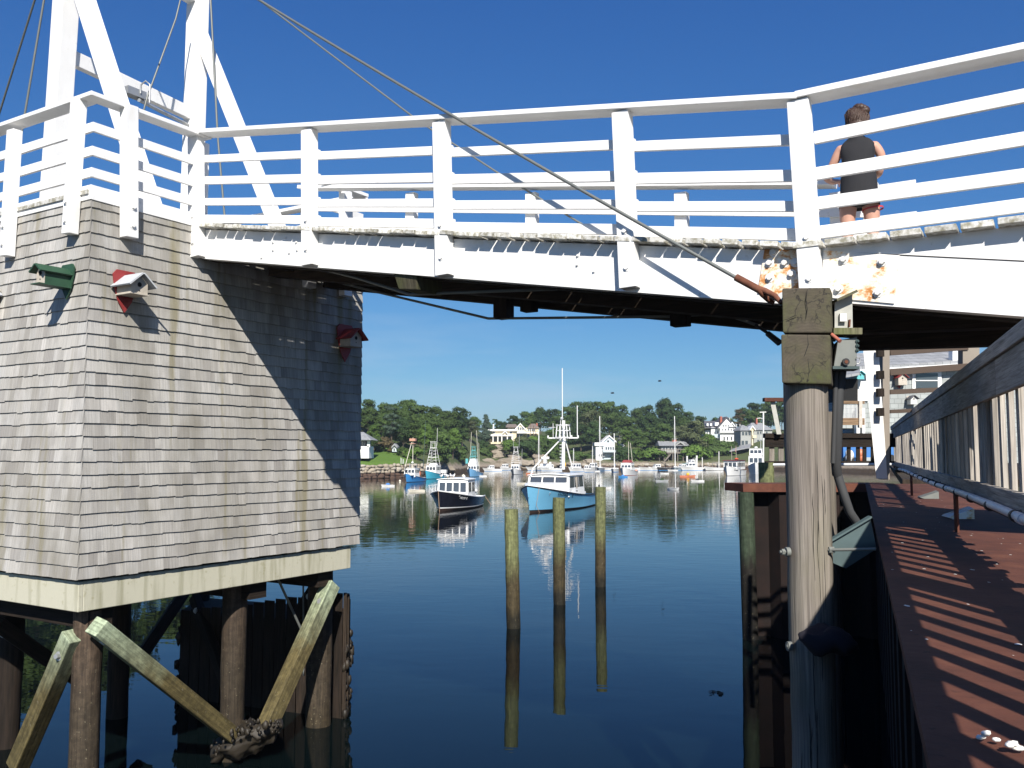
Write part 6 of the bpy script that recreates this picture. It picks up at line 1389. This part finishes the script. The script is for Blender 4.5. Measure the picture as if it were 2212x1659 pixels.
gable(h, 1086, 1096, 938, 932.5, Yh-2.5, 2, 'trim_white', 'wall_cream', .6, 'porch_gable'); hbox(h, 'chimney', 'trim_white', 1065, 1067, 916, 928, Yh+2, .5)
Yh = 246
h = house('cream_house', 'larger cream house with two gables and brown roofs right of the flat roofed one', 1138, 944, Yh)
hbox(h, 'wall', 'wall_cream', 1110, 1138, 930, 946, Yh, 9); hbox(h, 'wall', 'wall_cream', 1136, 1164, 924, 946, Yh+.6, 8); shed_roof(h, 1092, 1118, 923, 915, Yh+1, 9, 'roof_brown', 3); hbox(h, 'wall', 'wall_cream', 1096, 1118, 922, 944, Yh+1.5, 8)
gable(h, 1112, 1136, 930, 916.5, Yh, 9, 'trim_white', 'wall_cream'); shed_roof(h, 1138, 1166, 925, 914, Yh+.6, 9, 'roof_brown', 9)
for x in (1119, 1123.5, 1128): win(h, x, x+3, 923, 929, Yh)
for x in (1141, 1145, 1149, 1153): win(h, x, x+2.6, 926, 932, Yh+.6)
for x in (1117, 1124, 1139, 1148, 1155): win(h, x, x+4.5, 937.5, 944, Yh)
hbox(h, 'porch_roof', 'trim_white', 1111, 1163, 934, 936, Yh-1.5, 1.5); hbox(h, 'chimney', 'brick', 1158.5, 1161.5, 914, 924, Yh+3, 1); win(h, 1162-60+8, 1162-60+12, 925, 928, Yh+1.5)
# blue-grey house
Yh = 221
h = house('waterside_house', 'pale blue grey house with gable and balconies at the water below dark trees', 1308, 995, Yh)
hbox(h, 'wall', 'wall_white', 1287, 1301, 958, 997, Yh, 6); hbox(h, 'wall', 'wall_bluegrey', 1299, 1328, 955, 996, Yh+.6, 7); hbox(h, 'flat_roof', 'trim_white', 1284.5, 1305, 956, 963, Yh-.4, 6); gable(h, 1303, 1330, 955, 943, Yh+.6, 7, 'trim_white', 'wall_bluegrey')
hbox(h, 'balcony', 'wall_bluegrey', 1303, 1334, 973, 977, Yh-1.2, 1.8)
for x in (1308, 1313, 1318, 1323): win(h, x, x+3.4, 965.5, 971.5, Yh+.6)
win(h, 1311.5, 1316, 951, 955, Yh+.6); win(h, 1299.5, 1303, 966, 970, Yh)
for x in (1293, 1298, 1303): win(h, x, x+2.2, 981, 986, Yh)
for x in (1327, 1333): hbox(h, 'stilt', 'wall_bluegrey', x, x+1.2, 977, 998, Yh-1.1, .25)
# brown boathouse on stilts
Yh = 222
h = house('boathouse', 'brown grey boathouse on timber stilts with stairs and pale roof', 1450, 1000, Yh)
hbox(h, 'wall', 'wall_grey', 1428, 1462, 961, 979, Yh, 6); hbox(h, 'wall', 'wall_dark', 1458, 1486, 958, 996, Yh+.4, 6); shed_roof(h, 1424, 1490, 963, 952, Yh-.4, 8, 'roof_grey', 3); hbox(h, 'chimney', 'brick', 1452, 1461, 949.5, 957, Yh+3, 1.5)
gable(h, 1462, 1478, 962, 956, Yh-.2, 3, 'wall_grey', 'wall_dark'); hbox(h, 'deck', 'grey_wood', 1419, 1480, 977, 979.5, Yh-2.5, 3.2)
for x in (1432, 1438, 1446, 1452): win(h, x, x+4.4, 965, 972, Yh)
win(h, 1466, 1472, 964.5, 971, Yh-.1, 'wall_grey'); win(h, 1463, 1470, 982, 986, Yh+.3)
for x in (1424, 1434, 1443, 1453, 1463, 1475): hbox(h, 'stilt', 'grey_wood', x, x+1.4, 979, 1003, Yh-2.3, .3)
mb = MB(); mb.bar(at(1448, 981, Yh-2.8), at(1432, 1000, Yh-2.8), .9, .3); mb.build('stairs', 'grey_wood', h)
for x in range(1420, 1480, 5): hbox(h, 'rail_post', 'grey_wood', x, x+.8, 970.5, 977, Yh-2.5, .1)
hbox(h, 'deck_rail', 'grey_wood', 1419, 1480, 970, 971.2, Yh-2.5, .1)
# white mansion
Yh = 240
h = house('white_mansion', 'big white clapboard mansion with dark roof, brick chimney and balcony on the right hill', 1562, 955, Yh)
hbox(h, 'wall', 'wall_white', 1556, 1598, 934, 965, Yh, 9); hbox(h, 'wall', 'wall_white', 1536, 1560, 923, 958, Yh+2.5, 8); hbox(h, 'wall', 'wall_white', 1524, 1540, 929, 952, Yh+3.5, 7)
shed_roof(h, 1522, 1562, 925, 908, Yh+2.5, 9, 'roof_dark', 8); gable(h, 1551, 1590, 925, 902.5, Yh+.5, 9, 'roof_dark', 'wall_white', 1.5); hbox(h, 'upper_wall', 'wall_white', 1556, 1594, 924, 936, Yh+.5, 8)
hbox(h, 'balcony_rail', 'trim_white', 1555, 1599, 930.5, 934.5, Yh-.7, .6); hbox(h, 'cornice', 'trim_white', 1554, 1600, 934.5, 936, Yh-.5, .6)
for x in (1563, 1570, 1578.5, 1590, 1596.5-4): win(h, x if x != 1592.5 else 1594.5, (x if x != 1592.5 else 1594.5)+2.8, 943, 951, Yh)
for x in (1560, 1566, 1572, 1578, 1584): win(h, x, x+3, 926.5, 930, Yh+.5)
for x in (1561, 1567, 1573): win(h, x, x+2.6, 917.5, 921.5, Yh+.5)
for x in (1527, 1532, 1543, 1549): win(h, x, x+2, 932, 937, Yh+2.5 if x > 1540 else Yh+3.5)
for x in (1526.5, 1534): hbox(h, 'dormer', 'wall_white', x, x+4, 914.5, 920, Yh+2.4, 2)
hbox(h, 'dormer', 'wall_white', 1544.5, 1553, 912.5, 920, Yh+2, 2); hbox(h, 'chimney', 'brick', 1556, 1560, 899.5, 922, Yh+1, 1.3); hbox(h, 'terrace', 'wall_bluegrey', 1538, 1557, 938, 946, Yh+1, 1)
gable(h, 1576, 1588, 922, 914, Yh+.0, 3, 'wall_white', 'wall_white', .5, 'dormer_roof'); 
for x in (1576, 1590, 1598): hbox(h, 'finial', 'trim_white', x, x+1, 902 if x == 1576 else 916, 908 if x == 1576 else 925, Yh+1, .2)
# grey hillside house
Yh = 228
h = house('grey_house', 'grey two storey house with hipped roofs and red brick chimney right of the white mansion', 1630, 965, Yh)
hbox(h, 'wall', 'wall_grey', 1600, 1624, 930, 966, Yh, 7); hbox(h, 'wall', 'wall_grey', 1622, 1668, 928, 985, Yh+1, 8); shed_roof(h, 1598, 1630, 930, 917, Yh, 8, 'roof_grey', 14); shed_roof(h, 1618, 1672, 929, 912, Yh+1, 9, 'roof_grey', 16)
hbox(h, 'chimney', 'brick', 1637.5-4, 1640.5-4, 903, 916, Yh+4, 1.2); hbox(h, 'porch_post', 'wall_cream', 1624, 1627, 930, 962, Yh-.6, .4); hbox(h, 'balcony', 'wall_cream', 1626, 1634, 940, 946, Yh-1, 1.4); gable(h, 1620, 1632, 930, 922, Yh-.6, 3, 'trim_white', 'wall_cream', .5, 'porch_gable')
for x in (1603, 1610, 1617): win(h, x, x+4.5, 933, 940, Yh, 'wall_grey')
for x in (1602, 1610): win(h, x, x+5.5, 952, 961, Yh, 'wall_grey')
for x in (1636, 1642, 1648, 1655): win(h, x, x+3, 932, 938, Yh+1, 'wall_grey'); win(h, x, x+3.6, 950, 957, Yh+1, 'wall_grey')
mb = MB(); a, b = at(1576, 976, 222), at(1620, 968, 222); mb.hexa([a, a+ZZ*.25, at(1580, 974, 228)+ZZ*.9, at(1580, 974, 228)+ZZ*.6, b, b+ZZ*.25, at(1624, 965, 228)+ZZ*.9, at(1624, 965, 228)+ZZ*.6]); mb.build('lean_to_roof', 'roof_grey', h)
# pale cottage glimpsed in trees
h = house('cottage', 'white cottage glimpsed between trees right of the blue grey house', 1344, 963, 236, 'cottage'); hbox(h, 'wall', 'wall_white', 1339, 1349, 951, 966, 236, 4); gable(h, 1339, 1349, 951, 945, 236, 4, 'roof_grey', 'wall_white', .6); win(h, 1341.5, 1344, 954, 958, 236)
# poles
def polething(nm, lab, x, y0, y1, Y, r, mat, arm=None):
    p = thing(nm, lab, 'pole', at(x, y1, Y)); mb = MB(); mb.tube([at(x, y1+8, Y), at(x, y0, Y)], r, 8); mb.build('shaft', mat, p)
    if arm: arm(p)
def arms(p): mb = MB(); mb.bar(at(1641, 890.5, 150), at(1655, 890, 150), .12, .14); mb.build('cross_arm', 'post_white', p); mb = MB(); mb.tube([at(1649, 906, 150), at(1642, 903, 149), at(1635, 904, 149)], .07, 6); mb.build('lamp_arm', 'post_white', p)
polething('utility_pole', 'utility pole with white crossbar and street lamp arm over the right shore', 1649, 890, 1010, 150, .13, 'post_white', arms)
for i, x in enumerate((1146, 1152, 1157)): polething('flag_pole', ('leftmost of three thin brown poles below the cream gabled house', 'middle of three thin brown poles below the cream gabled house', 'rightmost of three thin brown poles below the cream gabled house')[i], x+.5, 915+i*4, 962, 232, .07, 'brown_wood')
for i, (x, y0) in enumerate(((1484, 985), (1505, 984), (1517, 988), (1553, 975))): polething('dock_pile', ('white dock post behind the motor cruiser', 'white dock post right of the motor cruiser', 'thin white dock post behind the speedboat', 'tall thin dock post left of the white tour boat')[i], x+55-55, y0, 1003, 213, .22 if i < 2 else .1, 'post_white')

# ================================================================== trees
def crown_mesh(seed, W, Hc, nb, leaf, per, shape='round'):
    random.seed(seed); mb = MB(); bl = []
    for i in range(nb):
        if shape == 'cone': f = (i+.5)/nb; r = (1-f)*.48*W; a = random.uniform(0, 6.28); c = Vector((math.cos(a)*r*.5, math.sin(a)*r*.5, f*Hc)); rr = W*.12+r*.45; bl.append((c, rr, .55))
        elif shape == 'pine': f = random.random(); a = random.uniform(0, 6.28); r = random.uniform(.1, .42)*W*(1-.4*f); c = Vector((math.cos(a)*r, math.sin(a)*r, Hc*(.15+.8*f))); bl.append((c, W*random.uniform(.12, .2), .42))
        else:
            a = random.uniform(0, 6.28); f = random.random(); env = math.sin(math.pi*min(1, .18+.8*f))**.6; r = W*.36*env*math.sqrt(random.random()); c = Vector((math.cos(a)*r, math.sin(a)*r, Hc*(.12+.76*f))); bl.append((c, W*random.uniform(.09, .19), random.uniform(.65, .85)))
    for c, rr, fl in bl:
        tone = random.uniform(-.25, .25); n = int(per*(rr/(W*.17))**2)
        for k in range(n):
            d = Vector((random.gauss(0, 1), random.gauss(0, 1), random.gauss(0, 1))).normalized(); d.z = d.z if d.z > -.35 else -d.z*.6
            j = random.uniform(.72, 1.06)*(1+.3*mnoise.noise(d*2.2+c)); p = c+Vector((d.x*rr*j, d.y*rr*j, d.z*rr*j*fl))
            nrm = (d+Vector((random.uniform(-.55, .55), random.uniform(-.55, .55), random.uniform(-.3, .6)))).normalized(); t = nrm.orthogonal().normalized(); q = Matrix.Rotation(random.uniform(0, 6.28), 3, nrm); t = q@t; b = nrm.cross(t); s = leaf*random.uniform(.6, 1.3)
            mb.face([p-t*s-b*s*.2, p+b*s*.7-t*s*.1, p+t*s, p-b*s*.6+t*s*.2], min(1, max(0, .5+tone+random.uniform(-.3, .3))))
    return mb
def trunk_mesh(seed, h, Hc, r, W):
    random.seed(seed+99); mb = MB(); mb.tube([(0, 0, -1), (.1, .05, h*.6), (0, .1, h+Hc*.35), (.1, 0, h+Hc*.7)], [r, r*.8, r*.55, r*.2], 8)
    for k in range(6): a = k*1.05+random.random(); z = h*.7+Hc*.08*k; mb.tube([(0, 0, z), (math.cos(a)*W*.16, math.sin(a)*W*.16, z+Hc*.14), (math.cos(a)*W*.32, math.sin(a)*W*.32, z+Hc*.24)], [r*.4, r*.28, r*.1], 6)
    return mb
world_org(); PROTO = {}
def proto(key, seed, W, Hc, nb, leaf, per, shape, trunkh):
    c = crown_mesh(seed, W, Hc, nb, leaf, per, shape)
    for v in c.v: v.z += trunkh
    cm = c.build('crown', 'leaf_mid'); tm = trunk_mesh(seed, trunkh, Hc, W*.022, W).build('trunk', 'trunk'); PROTO[key] = (cm, tm, trunkh+Hc, W)
for k in range(5): proto('oak%d' % k, 10+k, 10, 9, 44, .27, 150, 'round', 2.6)
for k in range(2): proto('pine%d' % k, 30+k, 9, 11, 24, .26, 150, 'pine', 4.0)
proto('spruce', 41, 7.5, 13, 30, .24, 120, 'cone', .6); proto('bush0', 50, 5, 3.2, 14, .2, 150, 'round', -.2); proto('bush1', 51, 5.5, 2.8, 16, .2, 140, 'round', -.2)
CM = {}
def crown_variant(key, mat):
    if (key, mat) not in CM:
        me = PROTO[key][0].data.copy(); me.materials.clear(); me.materials.append(M(mat)); CM[(key, mat)] = me
    return CM[(key, mat)]
def tree(nm, lab, key, mat, x, Y, ytop=None, h=None, wscale=1, rz=0, grp=None, cat='tree', zb=None):
    p = at(x, 980, Y); gz = ground(p.x, Y)-.15 if zb is None else zb
    if ytop is not None: h = at(x, ytop, Y).z-gz
    cm, tm, ph, W = PROTO[key]; s = h/ph
    t = bpy.data.objects.new(nm, None); COL.objects.link(t); t.location = (p.x, Y, gz); t.rotation_euler = (0, 0, rz); t.scale = (s*wscale, s*wscale, s); tag(t, lab if isinstance(lab, str) else None, None, grp); t['category'] = cat
    if not isinstance(lab, str): PEND.append((t, lab))
    c = bpy.data.objects.new('crown' if cat == 'tree' else 'foliage', crown_variant(key, mat)); COL.objects.link(c); c.parent = t
    if cat == 'tree' or True: k = bpy.data.objects.new('trunk' if cat == 'tree' else 'stems', tm.data); COL.objects.link(k); k.parent = t
    return t
sky_ = [(700, 850), (777, 857), (800, 858), (812, 880), (830, 870), (860, 862), (890, 860), (920, 872), (950, 884), (985, 880), (1000, 877), (1018, 888), (1027, 910), (1045, 908), (1070, 908), (1100, 898), (1130, 888), (1160, 876), (1190, 876), (1215, 878), (1240, 868), (1265, 862), (1310, 863), (1340, 872), (1370, 882), (1400, 873), (1437, 859), (1460, 866), (1480, 882), (1500, 893), (1540, 902), (1570, 904), (1590, 888), (1610, 878), (1640, 866), (1700, 860), (1800, 850)]
def skyy(x):
    for (a, b), (c, d) in zip(sky_, sky_[1:]):
        if a <= x <= c: return b+(d-b)*(x-a)/(c-a)
    return 862
LMK = [(777, 'beside the tower edge'), (820, 'above the lawn'), (860, 'above the tiny white shed'), (890, 'above the bright blue fishing boat'), (938, 'above the cyan tower boat'), (985, 'between the cyan and pale blue tower boats'), (1020, 'above the pale blue tower boat'), (1050, 'left of the cream house'), (1085, 'above the flat roofed cream house'),
       (1140, 'above the cream gabled house'), (1180, 'left of the blue lobster boat\'s mast'), (1216, 'behind the blue lobster boat\'s mast'), (1250, 'right of the blue lobster boat\'s mast'), (1291, 'behind the tallest sailboat mast on the left'), (1320, 'above the blue grey house'), (1345, 'above the white cottage'), (1385, 'between the cottage and the boathouse'), (1425, 'left of the boathouse'), (1450, 'above the boathouse'), (1500, 'right of the boathouse'), (1530, 'left of the white mansion'), (1562, 'behind the white mansion'), (1605, 'right of the white mansion'), (1640, 'behind the grey house'), (1690, 'behind the leaning post')]
PEND = []
def tlabel(kind, row, x):
    """remember kind, row and place; the label proper is written once all trees stand"""
    if x < 775: w = '%s %s hidden by the tower' % (kind, row)
    elif x > 1705: w = '%s %s hidden by the round pile' % (kind, row)
    elif 'bush' in kind: w = '%s %s' % (kind, row)
    else: w = '%s %s %s' % (kind, row, min(LMK, key=lambda q_: abs(q_[0]-x))[1])
    return (w, x)
def write_labels():
    g = {}
    for o, (w, x) in PEND: g.setdefault(w, []).append((x, o))
    for w, l in g.items():
        l.sort(key=lambda q_: q_[0]); n = len(l)
        for i, (x, o) in enumerate(l):
            if n == 1: s_ = ''
            elif i == 0: s_ = ', leftmost'
            elif i == n-1: s_ = ', rightmost'
            elif n == 3: s_ = ', middle one'
            else: s_ = ', %s from left' % ('', 'second', 'third', 'fourth', 'fifth', 'sixth', 'seventh', 'eighth', 'ninth', 'tenth', 'eleventh', 'twelfth', 'thirteenth', 'fourteenth', 'fifteenth')[i]
            o['label'] = w+s_
random.seed(77)
def row(xs_, Yf, dy, rowname, mats, keys, grp, js=4, wmul=1.0):
    for x in xs_:
        xx = x+random.uniform(-js, js); Y = Yf(xx)+random.uniform(-3, 3); key = random.choice(keys); mat = random.choice(mats); yt = skyy(xx)+dy(xx)+random.uniform(-3, 4)
        kind = {'leaf_mid': 'green broadleaf tree', 'leaf_dark': 'dark green broadleaf tree', 'leaf_bright': 'bright green broadleaf tree', 'leaf_olive': 'olive green tree', 'leaf_pine': 'grey green pine tree', 'leaf_brown': 'brownish tree'}[mat]
        tree('broadleaf_tree' if 'pine' not in mat else 'pine_tree', tlabel(kind, rowname, xx), key, mat, xx, Y, yt, wscale=random.uniform(.85, 1.15)*wmul, rz=random.uniform(0, 6.28), grp=grp)
oaks = ['oak0', 'oak1', 'oak2', 'oak3', 'oak4']
def Yb(x): return 186 if x < 960 else (lerp(186, 268, (x-960)/80) if x < 1040 else 268)
def Ym(x): return 176 if x < 960 else (lerp(176, 240, (x-960)/80) if x < 1040 else (240 if x < 1480 else 246))
row([560+29*i for i in range(46)]+[1900, 1960, 2030], Yb, lambda x: 0, 'on the skyline', ['leaf_mid', 'leaf_dark', 'leaf_dark', 'leaf_mid'], oaks, 'trees on the skyline')
row([x for x in [600+38*i for i in range(31)] if not (1045 < x < 1172 or 1515 < x < 1610)], Ym, lambda x: 20 if x < 1500 else 12, 'in the middle row', ['leaf_mid', 'leaf_dark', 'leaf_mid', 'leaf_olive', 'leaf_dark'], oaks+['pine0'], 'trees in the middle of the wooded bank')
def Yf(x): return shore_y((x-CX)/FPX*170 if x < 960 else (x-CX)/FPX*225)+16
row([808, 838, 868, 898, 925, 950, 978, 1003, 1030, 1198, 1225, 1258, 1283, 1350, 1378, 1408, 1432, 1495, 1515], lambda x: 168 if x < 960 else (lerp(170, 228, (x-960)/60) if x < 1020 else 229), lambda x: 44 if x < 1020 else 48, 'in the front row', ['leaf_mid', 'leaf_dark', 'leaf_mid', 'leaf_bright', 'leaf_dark'], oaks, 'trees in front along the far bank', 5)
for i_, (X_, Y_, h_) in enumerate([(-47, 84, 15), (-54, 78, 16), (-62, 72, 14), (-44, 96, 14), (-52, 92, 17), (-60, 88, 16), (-70, 66, 15), (-80, 62, 16), (-40, 108, 15), (-48, 110, 17), (-58, 104, 18), (-70, 84, 17)]):
    px_ = CX+FPX*X_/Y_; tree('broadleaf_tree', (('broadleaf tree on the near left bank hidden by the tower'), px_), oaks[i_ % 5], ['leaf_mid', 'leaf_dark'][i_ % 2], px_, Y_, h=h_, rz=i_, grp='trees on the near left bank')
tree('pine_tree', 'tall thin topped pine with bare lower trunk above the lawn', 'pine0', 'leaf_pine', 846, 166, 878, rz=1, grp='conifers on the far bank', wscale=.8)
tree('pine_tree', 'pine tree on the skyline left of the cream house behind the spruce', 'pine1', 'leaf_dark', 1070, 250, 905, rz=2, grp='conifers on the far bank', wscale=.7)
tree('spruce_tree', 'blue grey conical spruce just left of the flat roofed cream house', 'spruce', 'leaf_pine', 1049, 236, 896, rz=1, grp='conifers on the far bank', wscale=1.1)
tree('willow_tree', 'pale olive rounded tree right of the boathouse', 'oak2', 'leaf_olive', 1503, 226, 906, rz=2, grp='trees in front along the far bank', wscale=1.15)
tree('willow_tree', 'olive tree between the boathouse mast and the pale rounded tree', 'oak3', 'leaf_olive', 1470, 228, 915, rz=3, grp='trees in front along the far bank')
tree('dark_tree', 'wind bent grey brown tree above the grey house', 'pine1', 'leaf_brown', 1597, 262, 884, rz=.5, grp='trees on the skyline', wscale=1.0)
# bushes
random.seed(5); BU = 'bushes along the far bank'
def bushes(lst, mats, row_, Yf_):
    for x, y, hpx in lst:
        Y = Yf_(x); mat = random.choice(mats); kind = {'leaf_mid': 'green bush', 'leaf_dark': 'dark green bush', 'leaf_bright': 'bright green bush', 'leaf_olive': 'olive bush', 'leaf_brown': 'reddish brown bush'}[mat]
        zb = at(x, y, Y).z; tree('bush', tlabel(kind, row_, x), random.choice(['bush0', 'bush1']), mat, x, Y, h=hpx*Y/FPX, rz=random.uniform(0, 6), grp=BU, cat='bush', zb=min(zb, ground(at(x, y, Y).x, Y)+2.5)-.2, wscale=random.uniform(.9, 1.3))
bushes([(812, 980, 24), (830, 975, 30), (845, 985, 22)], ['leaf_brown', 'leaf_dark'], 'beside the lawn', lambda x: 162)
bushes([(808, 962, 20), (870, 988, 24), (884, 992, 20), (900, 992, 26), (862, 1000, 14), (850, 996, 16), (835, 990, 13)], ['leaf_mid', 'leaf_bright', 'leaf_bright'], 'at the edge of the lawn', lambda x: 158)
bushes([(925, 1000, 30), (945, 1002, 34), (965, 1004, 34), (985, 1003, 40)], ['leaf_dark', 'leaf_mid'], 'above the left rocks', lambda x: 176 if x < 960 else 192)
bushes([(1005, 1003, 40), (1020, 1002, 34), (1035, 1002, 36), (1050, 985, 24), (1045, 972, 22), (1062, 975, 14), (1100, 972, 22), (1112, 985, 30), (1125, 992, 36), (1140, 990, 40), (1155, 990, 36), (1180, 996, 46), (1205, 1000, 40), (1130, 965, 24), (1150, 965, 22), (1168, 962, 24)], ['leaf_mid', 'leaf_dark', 'leaf_bright', 'leaf_mid', 'leaf_olive'], 'on the cream house slope', lambda x: 222)
bushes([(1230, 1002, 30), (1250, 1002, 26), (1270, 1002, 24), (1335, 1002, 22), (1350, 1003, 34), (1365, 1003, 28), (1382, 1003, 34), (1398, 1003, 30), (1412, 1003, 34), (1340, 985, 24), (1490, 1003, 36), (1505, 1003, 40), (1478, 1003, 26)], ['leaf_mid', 'leaf_dark', 'leaf_bright'], 'near the waterline', lambda x: 221)
bushes([(1520, 1000, 34), (1535, 998, 36), (1548, 998, 34), (1562, 998, 34), (1578, 998, 30), (1592, 1000, 26), (1545, 975, 24), (1560, 975, 22), (1575, 972, 18), (1530, 965, 26), (1590, 968, 16), (1606, 998, 18), (1622, 1000, 14), (1515, 975, 34)], ['leaf_bright', 'leaf_bright', 'leaf_mid'], 'on the slope below the mansion', lambda x: 226)
write_labels()
for k, (cm, tm, a_, b_) in PROTO.items(): bpy.data.objects.remove(cm); bpy.data.objects.remove(tm)
world_org()
# floating weed
mb = MB(); random.seed(8)
for i in range(26):
    p = wat(1545+random.uniform(-14, 14), 1498+random.uniform(-4, 4))+ZZ*.012; r = random.uniform(.008, .03); mb.face([p+Vector((r*random.uniform(.5, 2)*math.cos(a), r*1.5*math.sin(a), .004*random.random())) for a in (0, 1.2, 2.5, 3.9, 5.1)])
struct('floating_weed', mb, 'weed', 'stuff', 'scraps of dark weed floating on the water left of the bulkhead')
# ================================================================== the harbour air
mb = MB(); mb.box((0, 1350, 9.5), 3040, 3320, 2*17.6)
hz = mb.build('haze', 'water'); hz['kind'] = 'stuff'; hz['label'] = 'thin summer haze over the harbour'
hm = bpy.data.materials.new('haze'); hm.use_nodes = True; nt = hm.node_tree; nt.nodes.remove(nt.nodes['Principled BSDF'])
pv = nt.nodes.new('ShaderNodeVolumePrincipled'); pv.inputs['Color'].default_value = (.8, .88, 1, 1); pv.inputs['Density'].default_value = .0003; pv.inputs['Anisotropy'].default_value = .2
nt.links.new(pv.outputs[0], nt.nodes['Material Output'].inputs['Volume']); hz.data.materials.clear(); hz.data.materials.append(hm)
